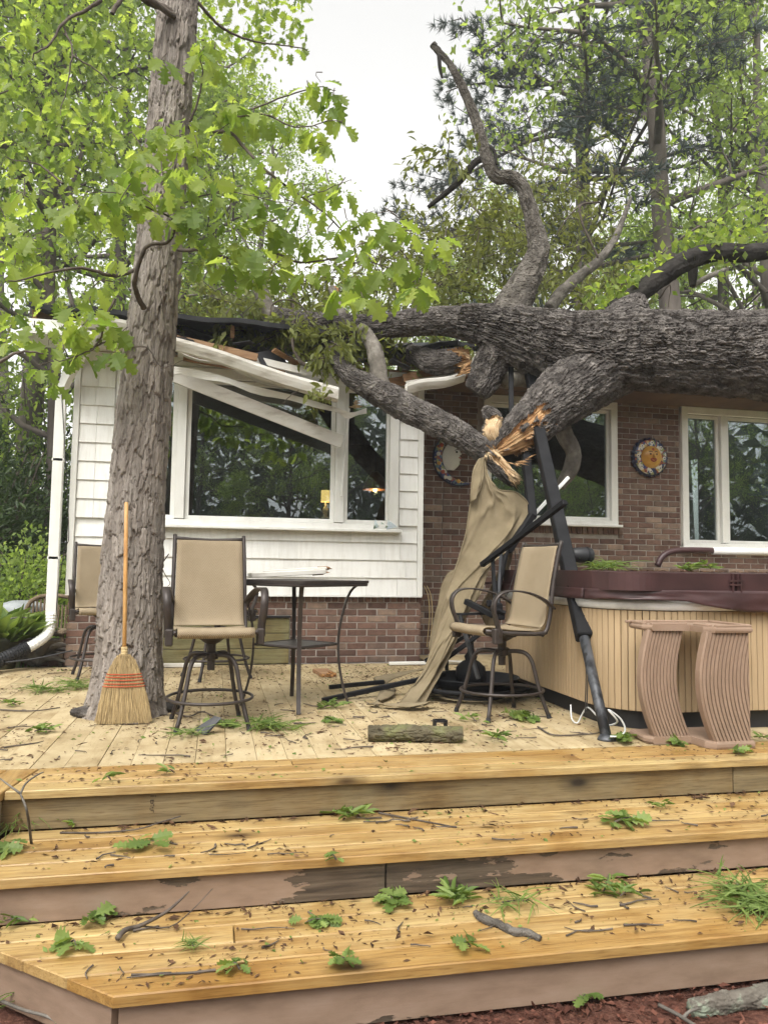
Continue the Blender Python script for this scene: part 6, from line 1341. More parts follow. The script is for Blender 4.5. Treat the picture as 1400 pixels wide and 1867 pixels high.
cloth('canopy', [(930, 1000, 6.05), (915, 1030, 6.1), (900, 1060, 6.15), (885, 1090, 6.2), (870, 1110, 6.2)], [(934, 1006, 6.1), (925, 1040, 6.3), (915, 1075, 6.3), (905, 1110, 6.3), (895, 1160, 6.3)], n1=30, n2=16, folds=3, amp=.03, seed=7, bulge=.0)
cloth('canopy', [(838, 1035, 6.5), (812, 1050, 6.55), (800, 1090, 6.5), (788, 1150, 6.4), (780, 1185, 6.3)], [(868, 1020, 6.3), (850, 1060, 6.3), (836, 1100, 6.2), (820, 1150, 6.1), (805, 1185, 6.0)], n1=30, n2=16, folds=3, amp=.03, seed=9, bulge=.05)
# the slack loop of canopy on the deck
G = []
for i in range(26):
    a = i / 25.; c = catmull([atz(770, 1222, .12), atz(725, 1236, .06), atz(700, 1252, .03), atz(685, 1283, .012), atz(725, 1291, .012), atz(765, 1288, .03)], 26)[i]; w = .10 + .04 * math.sin(a * 9)
    G.append([c + np.array([.03 * j * math.cos(i * .5), w * (j - 2) / 2.5 * .5, .012 + .025 * abs(math.sin(i * .7 + j)) * (1 - abs(j - 2) / 3.)]) for j in range(6)])
MB().sheet(G, .005).build('canopy', MATS['canvas'], gz, True)
# frayed corner knotted on the broken limb
cloth('canopy', [(872, 838, 6.2), (862, 862, 6.15), (858, 895, 6.1), (857, 918, 6.1)], [(882, 834, 6.2), (880, 862, 6.12), (876, 885, 6.08), (868, 908, 6.06)], n1=20, n2=10, folds=2, amp=.015, seed=11, bulge=.03)

# ------------------------------------------------------------------ wall plaques
def sun_plaque():
    c = at(1184, 834, 8.72); t = thing('sun_plaque', 'round painted clay sun face hanging on the brick between the windows', 'plaque', tuple(c)); rot = np.array([[1, 0, 0], [0, 0, -1], [0, 1, 0]])
    m, nt, b = newmat('talavera_rim', .3, .5); v, _ = coords(nt, (1, 1, 1), shift=False); vo = N(nt, 'ShaderNodeTexVoronoi', Scale=30.0); nt.links.new(v, vo.inputs['Vector']); sp_ = nt.nodes.new('ShaderNodeSeparateColor'); nt.links.new(vo.outputs['Color'], sp_.inputs[0])
    nt.links.new(ramp(nt, sp_.outputs[0], [(0, (.05, .07, .20)), (.16, (.60, .58, .50)), (.34, (.26, .29, .12)), (.54, (.12, .22, .27)), (.68, (.28, .08, .05)), (.78, (.50, .36, .14)), (.9, (.03, .04, .11))], 'CONSTANT'), b.inputs['Base Color'])
    dk = plain('cobalt_glaze', (.016, .020, .055), .3, .5); og = mottled('ochre_glaze', [(.3, (.46, .22, .035)), (.7, (.62, .36, .08))], 9, .3, .5, bmp=0)
    R_ = .245; mb = MB(); prof = []
    n = 72; V = []; F = []
    for k in range(n):
        a = 2 * math.pi * k / n; w = R_ + (.012 if k % 3 == 0 else -.004)
        V += [(c[0] + w * math.cos(a), c[1] + .025, c[2] + w * math.sin(a)), (c[0] + w * math.cos(a), c[1] - .002, c[2] + w * math.sin(a)), (c[0] + .222 * math.cos(a), c[1] - .022, c[2] + .222 * math.sin(a))]
    F = [(3 * k + i, 3 * ((k + 1) % n) + i, 3 * ((k + 1) % n) + i + 1, 3 * k + i + 1) for k in range(n) for i in (0, 1)]; mb.add(V, F); mb.build('scalloped_edge', dk, t)
    MB().lathe([(.225, .018), (.21, .03), (.16, .036), (.13, .034)], 48, c, rot).build('painted_rim', m, t, True)
    MB().lathe([(.145, .03), (.135, .05), (.10, .078), (.05, .094), (0, .098)], 40, c, rot).build('face', og, t, True)
    def blob(name, pts, w, mat, d=.09):
        for P in pts: MB().tube(catmull([(c[0] + x, c[1] - d_, c[2] + z) for x, z, d_ in P], 8), w, 6).build(name, mat, t, True)
    for sx in (-1, 1):
        ex = sx * .042; mb = MB(); mb.lathe([(0, .012), (.018, .008), (.024, 0)], 14, (c[0] + ex, c[1] - .078, c[2] + .032), rot); mb.build('eye', plain('eye_white', (.6, .5, .3), .3), t, True)
        MB().lathe([(0, .012), (.011, .009), (.014, 0)], 12, (c[0] + ex, c[1] - .086, c[2] + .030), rot).build('pupil', MATS['stamp_ink'], t, True)
        blob('eyebrow', [[(sx * .014, .055, .088), (sx * .042, .064, .086), (sx * .075, .048, .072)]], .006, MATS['stamp_ink'])
        MB().lathe([(0, .012), (.016, .009), (.026, 0)], 8, (c[0] + sx * .085, c[1] - .058, c[2] - .004), rot).build('cheek', plain('turquoise_glaze', (.09, .25, .30), .3), t)
    MB().tube(catmull([(c[0], c[1] - .090, c[2] + .05), (c[0], c[1] - .104, c[2] + .02), (c[0], c[1] - .118, c[2] - .005), (c[0], c[1] - .10, c[2] - .016)], 10), [.008, .009, .010, .011, .012, .014, .018, .020, .016, .006], 10).build('nose', og, t, True)
    red = plain('red_glaze', (.34, .06, .035), .3, .5); blob('lip', [[(-.045, -.034, .084), (-.015, -.030, .102), (.0, -.033, .104), (.015, -.030, .102), (.045, -.034, .084)], [(-.040, -.04, .084), (0, -.064, .098), (.040, -.04, .084)]], .009, red)
    MB().lathe([(0, .014), (.014, .01), (.02, 0)], 14, (c[0], c[1] - .078, c[2] + .088), rot).build('forehead_jewel', red, t, True)
    for k in range(8): a = k * math.pi / 4 + .3; P = [(c[0] + q * math.cos(a + (q - .14) * 2), c[1] - .042, c[2] + q * math.sin(a + (q - .14) * 2)) for q in (.145, .17, .195, .218)]; MB().tube(P, .005, 5).build('ray', red, t)
    mw = plain('white_glaze', (.62, .60, .55), .3, .5)
    for k in range(8):
        a = k * math.pi / 4 - .05; MB().lathe([(0, .008), (.018, .006), (.024, 0)], 10, (c[0] + .183 * math.cos(a), c[1] - .034, c[2] + .183 * math.sin(a)), rot).build('flower', mw, t)
        MB().lathe([(0, .005), (.007, .003), (.009, 0)], 8, (c[0] + .183 * math.cos(a), c[1] - .041, c[2] + .183 * math.sin(a)), rot).build('flower_centre', dk, t)
def moon_plaque():
    c = at(838, 836, 8.72); t = thing('moon_plaque', 'painted clay crescent moon with white face in profile on the brick', 'plaque', tuple(c))
    R_ = .335; n = 40; A0, A1 = RAD(98), RAD(292)
    def cres(r_in, r_out, off, d0, d1, mat, name):
        V = []; F = []
        for k in range(n):
            u = k / (n - 1); a = A0 + (A1 - A0) * u; tp = math.sin(math.pi * u) ** .6; ro = r_out; ri = r_out - (r_out - r_in) * tp
            for q, d in ((ro, d0), (ro, d1 * .6), ((ro + ri) / 2, d1), (ri, d1 * .6), (ri, d0)): V.append((c[0] + q * math.cos(a), c[1] + .02 - d, c[2] + q * math.sin(a)))
        for k in range(n - 1):
            for i in range(4): F.append((k * 5 + i, k * 5 + i + 1, k * 5 + 6 + i, k * 5 + 5 + i))
        return MB().add(V, F).build(name, mat, t, True)
    cres(.215, R_, 0, 0, .05, MATS['cobalt_glaze'], 'edge'); cres(.225, R_ - .012, 0, .01, .062, MATS['talavera_rim'], 'painted_crescent')
    prof = [(.07, .26), (.085, .22), (.10, .18), (.108, .15), (.098, .125), (.118, .095), (.142, .062), (.150, .048), (.132, .036), (.122, .03), (.138, .016), (.141, .004), (.130, -.004), (.140, -.016), (.136, -.03), (.122, -.04), (.124, -.062), (.112, -.09), (.085, -.12), (.05, -.15)]
    inn = [(R_ - .135) for _ in prof]; V = []; F = []
    for i, (x, z) in enumerate(prof):
        xi = -math.sqrt(max(0.0, .222 ** 2 - z * z)) * 1.0; zx = x - .13
        for w, d in ((0, .03), (.35, .066), (.75, .062), (1, .03)): V.append((c[0] + xi * (1 - w) + zx * w, c[1] + .02 - d, c[2] + z))
    for i in range(len(prof) - 1):
        for j in range(3): F.append((i * 4 + j, i * 4 + j + 1, i * 4 + 5 + j, i * 4 + 4 + j))
    MB().add(V, F).build('face', MATS['white_glaze'], t, True)
    MB().tube(catmull([(c[0] - .075, c[1] - .045, c[2] + .088), (c[0] - .05, c[1] - .046, c[2] + .10), (c[0] - .03, c[1] - .042, c[2] + .096)], 7), .004, 5).build('eyebrow', MATS['stamp_ink'], t)
    MB().lathe([(0, .008), (.010, .006), (.014, 0)], 10, (c[0] - .052, c[1] - .042, c[2] + .07), np.array([[1, 0, 0], [0, 0, -1], [0, 1, 0]])).build('eye', MATS['stamp_ink'], t)
    MB().tube([(c[0] - .02, c[1] - .036, c[2] + .008), (c[0] + .008, c[1] - .030, c[2] - .004)], .008, 6).build('lip', MATS['red_glaze'], t)
    for k in range(7):
        a = A0 + (A1 - A0) * (.14 + .72 * k / 6); rr_ = .278; m_ = (MATS['ochre_glaze'], MATS['red_glaze'], MATS['white_glaze'])[k % 3]
        MB().lathe([(0, .012), (.018, .009), (.026, 0)], 12, (c[0] + rr_ * math.cos(a), c[1] - .038, c[2] + rr_ * math.sin(a)), np.array([[1, 0, 0], [0, 0, -1], [0, 1, 0]])).build('flower', m_, t, True)
sun_plaque(); moon_plaque()
# ------------------------------------------------------------------ smaller things on and round the deck
fp = thing('fire_bowl', 'low black fire bowl on the deck behind the side-on chair', 'fire bowl', (2.0, 5.85, 0))
MB().lathe([(0, .05), (.22, .05), (.30, .10), (.34, .15), (.36, .155), (.36, .145), (.31, .085), (.23, .035), (0, .03)], 36, (2.0, 5.85, 0)).build('bowl', MATS['black_metal'], fp, True)
MB().lathe([(.20, 0), (.25, .0), (.25, .04), (.22, .05), (.2, .05)], 30, (2.0, 5.85, 0)).build('base_ring', MATS['charcoal_plastic'], fp)
MB().lathe([(.43, .10), (.45, .095), (.45, .07), (.30, .03), (.30, .04)], 36, (1.98, 5.83, 0)).build('tray', MATS['black_metal'], fp, True)
kl = thing('hanging_kettle', 'black kettle shaped pot with hook standing beside the hot tub', 'pot', (2.06, 6.05, .155))
p = np.array([2.06, 6.1, .0]); MB().lathe([(0, .05), (.10, .05), (.125, .12), (.12, .19), (.075, .235), (.045, .25), (.055, .28), (.03, .31), (.022, .40), (0, .40)], 24, p).build('body', MATS['black_metal'], kl, True)
MB().tube(catmull([p + (0, 0, .39), p + (.015, 0, .43), p + (0, 0, .455), p + (-.018, 0, .43)], 12), .005, 6).build('hook', MATS['black_metal'], kl)
cn = at(1060, 1012, 5.6); ca = thing('black_canister', 'black rounded canister above the hot tub cover by the leaning post', 'canister', tuple(cn))
rotx = np.array([[0, 0, 1], [0, 1, 0], [-1, 0, 0]]); MB().lathe([(0, -.09), (.045, -.09), (.055, -.08), (.062, .0), (.060, .07), (.052, .085), (0, .088)], 24, cn, rotx).build('body', MATS['charcoal_plastic'], ca, True)
MB().lathe([(.063, .03), (.066, .035), (.066, .045), (.063, .05)], 24, cn, rotx).build('band', MATS['black_metal'], ca, True)
MB().tube([cn - (.09, 0, .0), cn - (.16, .0, .03)], .012, 8).build('stem', MATS['scuffed_metal'], ca)
cb = thing('white_cable', 'loose white cable looping round the foot of the leaning post', 'cable', tuple(atz(1110, 1345)))
MB().tube(catmull([at(1040, 1285, 4.75), at(1042, 1310, 4.7), at(1052, 1318, 4.68), at(1062, 1300, 4.66), at(1072, 1290, 4.6), at(1092, 1310, 4.5), at(1108, 1322, 4.3), at(1125, 1315, 4.15), at(1108, 1294, 4.13), at(1130, 1310, 4.14), at(1139, 1330, 4.14), at(1130, 1342, 4.15), at(1112, 1343, 4.15)], 70), .0055, 6).build('cord', MATS['white_cable'], cb, True)
tr = thing('white_trim_strip', 'white strip of fallen trim lying on the deck along the brick base', 'board', (2.2, 7.85, .02))
MB().bar((1.75, 7.78, .022), (2.55, 7.80, .022), .05, .03, ch=.004).build('plank', MATS['white_paint'], tr); MB().bar((2.3, 7.76, .05), (2.62, 7.74, .03), .03, .01).build('edge_strip', MATS['white_paint'], tr)
tr = thing('white_trim_strip', 'white strip of fallen trim lying on the deck behind the shaggy trunk', 'board', (-.55, 7.85, .02))
MB().bar((-.85, 7.86, .022), (-.10, 7.84, .022), .06, .035, ch=.004).build('plank', MATS['dirty_white'], tr)

def log(name, label, pts, mat, nu, nv, depth, seed, ends='pale_split_wood', cu=.03, cv=.08):
    t = thing(name, label, 'log', tuple(np.mean(np.array(pts)[:, :3], 0)))
    bark_obj('bark', pts, MATS[mat], t, nu, nv, cu, cv, depth, seed, .2, .12)
    for e, nb in ((pts[0], pts[1]), (pts[-1], pts[-2])):
        a = norm(np.array(e[:3]) - nb[:3]); splinters('cut_end', np.array(e[:3]) - a * .012, a, e[3] * .72, 26, .006, .016, ends, seed + 1, t)
    return t
log('log', 'short mossy log lying on the cream deck in front', [(.87, 4.39, .045, .041), (1.05, 4.36, .046, .044), (1.22, 4.32, .045, .041), (1.40, 4.28, .046, .039)], 'bark_mossy', 90, 160, .013, 41)
log('lichen_log', 'lichen covered log on the mulch at the bottom right corner', [(*atz(1258, 1838, -.54), .024), (*atz(1330, 1826, -.538), .032), (*atz(1400, 1814, -.535), .036), (*atz(1560, 1790, -.53), .04)], 'bark_lichen', 64, 140, .010, 43)
log('lichen_stick', 'dark lichen spotted stick lying on the bottom step', [(*atz(866, 1664, -.347), .010), (*atz(885, 1678, -.347), .013), (*atz(908, 1684, -.345), .014), (*atz(935, 1698, -.347), .012), (*atz(958, 1700, -.347), .013), (*atz(985, 1711, -.348), .008)], 'bark_limb', 30, 90, .006, 45, 'split_wood', .02, .05)
bs = thing('metal_bracket', 'small square black metal bracket behind the mossy log', 'bracket', tuple(atz(802, 1322)))
q = atz(802, 1330); mb = MB()
for s in (-1, 1): mb.box((q[0] + s * .035, q[1], .03), (.008, .06, .06)); mb.box((q[0], q[1] + s * .026, .055), (.062, .008, .01)); mb.box((q[0], q[1] + s * .026, .006), (.062, .008, .01))
mb.build('frame', MATS['black_metal'], bs)
for i, (pp, lab) in enumerate((((168, 1308), 'long slab of bark against the left of the shaggy trunk base'), ((292, 1300), 'dark chunk of bark at the right of the shaggy trunk base'))):
    q = atz(*pp); t = thing('bark_slab', lab, 'bark', tuple(q)); bark_obj('bark', [(q[0] - .13, q[1] + .03, .03, .02), (q[0] - .04, q[1], .035, .038), (q[0] + .06, q[1] + .01, .035, .034), (q[0] + .12, q[1] + .05, .03, .015)], MATS['bark_oak' if i == 0 else 'bark_dark'], t, 30, 40, .03, .06, .008, 47 + i)
bp_ = thing('broken_plastic', 'black broken plastic scrap under the front chair', 'scrap', tuple(atz(375, 1335)))
q = atz(372, 1340); MB().add([q, q + (.10, .03, .09), q + (.06, .05, .10), q + (.02, -.02, .005), q + (-.06, .02, .03), q + (.0, .06, .03)], [(0, 1, 2), (0, 3, 1), (0, 2, 4), (4, 2, 5), (0, 5, 3), (3, 5, 1), (1, 5, 2), (0, 4, 5)]).build('shard', MATS['charcoal_plastic'], bp_)

# ---- litter of catkins, bud scales, leaf crumbs
r_ = np.random.RandomState(101)
def litter(n, x0, x1, y0, y1, z, seed, ok=None):
    rr = np.random.RandomState(seed); x = rr.uniform(x0, x1, n * 2); y = rr.uniform(y0, y1, n * 2); k = np.clip((fbm(x * 1.9, y * 2.6, seed, 4) - .36) * 3.2, .12, 1) > rr.rand(n * 2)
    if ok is not None: k &= ok(x, y)
    x, y = x[k], y[k]; return np.stack([x, y, np.full(len(x), z) + .004 * rr.rand(len(x))], -1)
Pd = np.vstack([litter(15000, -2.0, 3.2, 4.08, 7.95, .002, 1), litter(2500, -1.3, 2.4, 6.6, 7.95, .002, 11), litter(800, -.85, 3.3, 3.69, 4.05, .002, 2), litter(900, -.7, 3.1, 3.18, 3.66, -.178, 3), litter(1300, -1.0, 2.9, 2.64, 3.15, -.358, 4, lambda x, y: x > -.284 - (y - 2.64) * 1.147 + .02)])
frag_cloud('leaf_litter', MATS['debris_brown'], Pd, (.005, .042), 102, label='brown catkins and leaf crumbs strewn over deck and steps', cat='litter', flat=.5, aspect=.3)
Pb = []; rb = np.random.RandomState(106)
for k in range(70):
    z_, y0_, y1_ = [(.004, 4.1, 7.9), (.004, 4.1, 6.0), (-.176, 3.2, 3.66), (-.356, 2.68, 3.14)][rb.randint(0, 4)]; cx_, cy_ = rb.uniform(-1.6 if z_ > -.1 else -.5, 2.6), rb.uniform(y0_, y1_)
    m_ = rb.randint(2, 16); q_ = np.stack([cx_ + rb.normal(0, .07, m_), np.clip(cy_ + rb.normal(0, .035, m_), y0_, y1_), np.full(m_, z_) + .006 * rb.rand(m_)], -1); Pb.append(q_)
for z_, yy_ in ((-.176, 3.675), (-.356, 3.165)): x_ = rb.uniform(-.6, 3.0, 260); Pb.append(np.stack([x_, yy_ - np.abs(rb.normal(0, .018, 260)), np.full(260, z_) + .006 * rb.rand(260)], -1))
frag_cloud('bark_litter', MATS['debris_brown'], np.vstack(Pb), (.012, .075), 107, label='clumps of dead leaf and bark scraps on deck and steps', cat='litter', flat=.55, aspect=.28)
Pd = np.vstack([litter(1500, -2.0, 2.6, 4.1, 7.95, .003, 5), litter(160, -.85, 3.3, 3.69, 4.05, .003, 6), litter(230, -.7, 3.1, 3.18, 3.66, -.177, 7), litter(300, -.8, 2.9, 2.64, 3.15, -.357, 8, lambda x, y: x > -.25 - (y - 2.64) * 1.147)])
frag_cloud('green_litter', MATS['leaf_cut'], Pd, (.006, .036), 103, label='small torn green leaf bits strewn over deck and steps', cat='litter', flat=.8, aspect=.5)
tb = []; rr = np.random.RandomState(104)
for k in range(190):
    z, (y0, y1) = [(.006, (4.1, 7.6)), (.006, (4.1, 6.0)), (.006, (4.1, 5.6)), (-.174, (3.2, 3.6)), (-.354, (2.7, 3.1))][rr.randint(0, 5)]; a = np.array([rr.uniform((-1.8 if z > -.1 else -.9) if z > -.3 else -.5, 2.8), rr.uniform(y0, y1), z]); th = rr.rand() * 6.28; L = rr.uniform(.04, .16) if k % 4 else rr.uniform(.1, .3); p = [a]
    for q in range(4): th += rr.normal(0, .3); p.append(p[-1] + np.array([math.cos(th), math.sin(th) * .6, 0]) * L / 4)
    p = np.array(p); p[:, 2] = z + .004 * rr.rand(5)
    if z > -.01 and p[:, 1].min() < 3.75 or (z < -.1 and (p[:, 1].max() > (3.66 if z > -.3 else 3.15) or p[:, 1].min() < (3.18 if z > -.3 else 2.66))): continue
    tb.append((p, np.linspace(.004, .0018, 5) * rr.uniform(.6, 1.3), 4))
tag(mk('twig_litter', tubes_mesh('twig_litter', tb), MATS['twig_bark']), 'thin broken twigs strewn over deck and steps', 'litter', kind='stuff')

# ---- single twigs and leafy sprigs one can point at
def twig(label, rows, r0, r1, mat='twig_bark', side=()):
    P = [np.array(q) for q in rows]; t = thing('twig', label, 'twig', tuple(P[0])); MB().tube(catmull(P, 24), np.linspace(r0, r1, 24), 6).build('stem', MATS[mat], t, True)
    for s in side: MB().tube(catmull([np.array(q) for q in s], 10), np.linspace(r1 * 1.3, r1 * .6, 10), 5).build('side_shoot', MATS[mat], t, True)
Zb, Zm = -.36, -.18
twig('pale forked twig standing in the corner of the top step at the left', [atz(58, 1538, Zm), at(50, 1480, 3.33), at(38, 1447, 3.4)], .006, .004, 'bark_pale', [(at(38, 1447, 3.4), at(15, 1430, 3.42), at(-5, 1415, 3.45)), (at(38, 1447, 3.4), at(48, 1428, 3.45), at(70, 1412, 3.5), at(80, 1408, 3.5))])
twig('long twig with branching pale ends on the bottom step at the left', [atz(215, 1710, Zb + .02), atz(230, 1695, Zb + .02), atz(255, 1688, Zb + .015), at(300, 1665, 3.0), at(330, 1640, 3.02), at(345, 1625, 3.02)], .011, .0025, 'twig_bark', [(atz(255, 1688, Zb + .015), atz(310, 1690, Zb + .012), at(350, 1660, 2.95), at(388, 1620, 3.0))])
twig('long twig lying along the middle step at the left', [atz(110, 1518, Zm + .006), atz(180, 1518, Zm + .006), atz(250, 1512, Zm + .01), atz(290, 1500, Zm + .02), atz(330, 1488, Zm + .05)], .004, .003)
twig('dark twig on the middle step right of centre', [atz(690, 1482, Zm + .012), atz(760, 1495, Zm + .006), atz(820, 1506, Zm + .006)], .005, .003)
twig('pale forked twig on the mulch at the bottom right', [atz(1200, 1832, -.54), atz(1235, 1850, -.54), atz(1260, 1866, -.54), atz(1300, 1890, -.54)], .007, .006, 'bark_pale', [(atz(1245, 1856, -.54), atz(1255, 1845, -.53), atz(1275, 1838, -.52))])
twig('long pale twig on the mulch at the bottom left', [atz(-20, 1815, -.52), atz(40, 1840, -.50), atz(90, 1855, -.52), atz(120, 1880, -.54)], .006, .004, 'bark_pale')
twig('black rod leaning from the garden cart towards the left chair', [at(10, 1208, 7.4), at(70, 1200, 7.3), at(133, 1186, 7.2)], .008, .008, 'charcoal_plastic')
twig('twig hanging from the chair beside the front chair', [at(308, 1010, 5.45), at(296, 1030, 5.4), at(300, 1045, 5.4), at(310, 1062, 5.4), at(306, 1070, 5.4)], .004, .002)
twig('bent twig lying under the front chair', [atz(320, 1300, .008), atz(345, 1306, .012), atz(370, 1298, .015), atz(400, 1310, .008), atz(430, 1318, .006)], .006, .003)
twig('long twig lying on the deck left of the shaggy trunk', [atz(0, 1294, .008), atz(60, 1296, .012), atz(110, 1290, .008)], .006, .004)
twig('dark stick on the deck by the hot tub corner', [atz(980, 1325, .008), atz(1010, 1340, .01), atz(1075, 1338, .008), atz(1100, 1334, .01)], .006, .003)

BL_V = np.array([(s * .030 * (1 - .9 * t_ ** 1.5), t_, .10 * t_ - .38 * t_ * t_ + .012 * (s == 0)) for t_ in (0, .3, .6, .85, 1) for s in (-1, 0, 1)]); BL_F = np.array([(i * 3 + j, i * 3 + j + 1, i * 3 + 4 + j, i * 3 + 3 + j) for i in range(4) for j in range(2)])
def sprig(label, x, y, z, n_, ls, spread, kind='oak', h=.06, seed=0):
    """a torn-off leafy shoot: stem plus separate leaves"""
    rr = np.random.RandomState(seed + 200); c = atz(x, y, z) if not isinstance(x, np.ndarray) else x; t = thing('leafy_sprig', label, 'sprig', tuple(c), 'torn green sprigs scattered about'); th = rr.rand() * 6.28
    P = catmull([c + np.array([math.cos(th), math.sin(th), 0]) * spread * .6 + (0, 0, .012), c + (0, 0, .03), c - np.array([math.cos(th), math.sin(th), 0]) * spread * .5 + (0, 0, .012 + h * .4)], 8); MB().tube(P, np.linspace(.004, .0015, 8), 5).build('stem', MATS['twig_bark'], t)
    tv, tf = (lv[1 + seed % 3] if kind == 'oak' else (LAN_V * np.array([.75, 1, 1.2]), LAN_F) if kind == 'lance' else (BL_V, BL_F)); me = mesh_np('leaf', tv, tf, np.zeros(len(tv))); me.materials.append(MATS['leaf_cut'])
    n_ = int(n_ * (2.6 if kind == 'blade' else 1.7)); ls *= (1.0 if kind == 'blade' else .78); spread *= (1.1 if kind == 'blade' else .95)
    for k in range(n_):
        u = rr.rand(); b = P[int(u * 7)] + rr.normal(0, spread * .22, 3) * (1, 1, .15); b[2] = max(b[2], z + .008); a = rr.rand() * 6.28; d = np.array([math.cos(a), math.sin(a), rr.uniform(-.02, .55) * (1.0 if kind != 'oak' else .6)]); d = norm(d); s_ = norm(np.cross(d, (0, 0, 1))); nn = np.cross(s_, d); ro = rr.normal(0, .5); s2 = s_ * math.cos(ro) + nn * math.sin(ro); n2 = np.cross(s2, d)
        o = mk('leaf', me, None, t, loc=b); o.rotation_euler = Matrix(((s2[0], d[0], n2[0]), (s2[1], d[1], n2[1]), (s2[2], d[2], n2[2]))).to_euler(); o.scale = (ls * rr.uniform(.6, 1.2),) * 3
S = [('tuft of grass like leaves by the right foot of the front chair', 485, 1330, 0, 46, .17, .16, 'blade', .08), ('flat leafy sprig under the front chair', 340, 1345, 0, 20, .12, .12, 'blade', .05), ('green sprig at the left foot of the front chair', 405, 1325, 0, 12, .11, .10, 'oak', .05), ('grassy sprig left of the shaggy trunk, nearer the wall', 140, 1255, 0, 34, .15, .15, 'blade', .08), ('grassy sprig at the left edge of the deck', 80, 1262, 0, 30, .16, .15, 'blade', .08),
     ('small green sprig at the far left of the deck', 15, 1288, 0, 12, .10, .10, 'lance', .04), ('flat green sprig left of the broom', 80, 1338, 0, 9, .12, .10, 'lance', .03), ('leaf clump by the foot of the bar table', 605, 1292, 0, 20, .10, .10, 'lance', .05), ('small leaf clump behind the mossy log to the left', 600, 1318, 0, 9, .08, .08, 'oak', .03), ('bright leaf clump beside the side-on chair', 948, 1312, 0, 24, .11, .12, 'oak', .06), ('green sprig in front of the side-on chair', 905, 1350, 0, 9, .12, .10, 'lance', .03), ('green sprig under the legs of the side-on chair', 860, 1316, 0, 8, .10, .09, 'lance', .03),
     ('leaf clump by the foot of the leaning post', 1135, 1352, 0, 14, .11, .10, 'oak', .04), ('leaf clump in front of the spa steps', 1228, 1358, 0, 14, .10, .09, 'oak', .04), ('small leaf on the deck edge right of the spa steps', 1390, 1352, 0, 8, .09, .08, 'lance', .03), ('leaf clump on the top step by the spa steps', 1345, 1376, 0, 7, .10, .07, 'oak', .03), ('torn leaf on the top step near the left', 195, 1427, 0, 3, .10, .03, 'lance', .01), ('pair of leaves on the top step left of centre', 310, 1415, 0, 3, .09, .04, 'lance', .01),
     ('broad leafy sprig against the riser on the middle step', 640, 1495, Zm, 22, .11, .13, 'lance', .07), ('leafy shoot against the stamped riser', 310, 1492, Zm, 16, .08, .10, 'lance', .06), ('small leaf sprig on the middle step far left', 130, 1510, Zm, 9, .08, .08, 'lance', .03), ('pair of broad green leaves on the middle step', 265, 1548, Zm, 6, .11, .08, 'oak', .04), ('grass tuft growing in the left corner of the middle step', 40, 1505, Zm, 40, .16, .08, 'blade', .12), ('leaf clump at the left edge of the middle step', 12, 1552, Zm, 6, .12, .07, 'oak', .04), ('leaf clump on the middle step at the right', 1140, 1503, Zm, 12, .12, .09, 'oak', .05), ('small sprig by the riser of the middle step at the right', 1200, 1475, Zm, 8, .08, .07, 'lance', .03), ('dark green leaf hanging at the edge of the middle step', 606, 1572, Zm, 3, .07, .03, 'oak', .01),
     ('pale leaf rosette at the end of the lichen stick', 830, 1648, Zb, 26, .11, .09, 'lance', .09), ('spiky green rosette right of the lichen stick', 945, 1655, Zb, 18, .13, .11, 'blade', .05), ('flat green sprig between stick and right tuft', 1140, 1640, Zb, 10, .11, .10, 'lance', .04), ('upright leafy shoot on the bottom step', 1105, 1625, Zb, 12, .11, .08, 'lance', .11), ('big grassy tuft at the right edge of the bottom step', 1370, 1650, Zb, 60, .21, .16, 'blade', .12), ('oak leaf cluster on the bottom step at the left', 135, 1730, Zb, 5, .10, .05, 'oak', .02), ('oak leaf cluster at the left against the lower riser', 170, 1680, Zb, 6, .11, .07, 'oak', .04), ('leaf sprig at the lower riser far left', 30, 1690, Zb, 8, .10, .08, 'lance', .04),
     ('single oak leaf near the front of the bottom step, left', 428, 1772, Zb, 4, .08, .03, 'oak', .01), ('bright oak leaf near the front of the bottom step', 625, 1762, Zb, 6, .09, .03, 'oak', .03), ('oak leaf beside the lichen stick', 848, 1732, Zb, 4, .10, .03, 'oak', .02), ('leaf cluster below the peeling riser', 575, 1690, Zb, 14, .07, .09, 'oak', .04), ('leaf cluster under the peeling riser, right', 712, 1650, Zb, 8, .10, .06, 'oak', .03), ('fuzzy green catkin clump on the bottom step', 350, 1735, Zb, 26, .06, .05, 'blade', .03), ('green leaf on the mulch below the steps', 1065, 1830, -.55, 4, .08, .03, 'oak', .02), ('grass blades on the mulch at the bottom left corner', 70, 1820, -.55, 16, .2, .06, 'blade', .15)]
for i, q in enumerate(S): sprig(*q, seed=i)
for i, (x, y, z_, Yv, lab) in enumerate(((1100, 1030, .99, 5.6, 'grassy green sprig lying on the hot tub cover'), (1255, 1034, .99, 5.4, 'leafy sprig on the hot tub cover below the lifter'), (1290, 1022, 1.0, 5.4, 'small wilted sprig on the cover by the white sleeve'))):
    c = at(x, y, Yv); c[2] = z_ + .012; sprig(lab, c, 0, z_, (34, 16, 12)[i], (.24, .12, .12)[i], (.22, .12, .08)[i], ('blade', 'lance', 'lance')[i], .1, 300 + i)

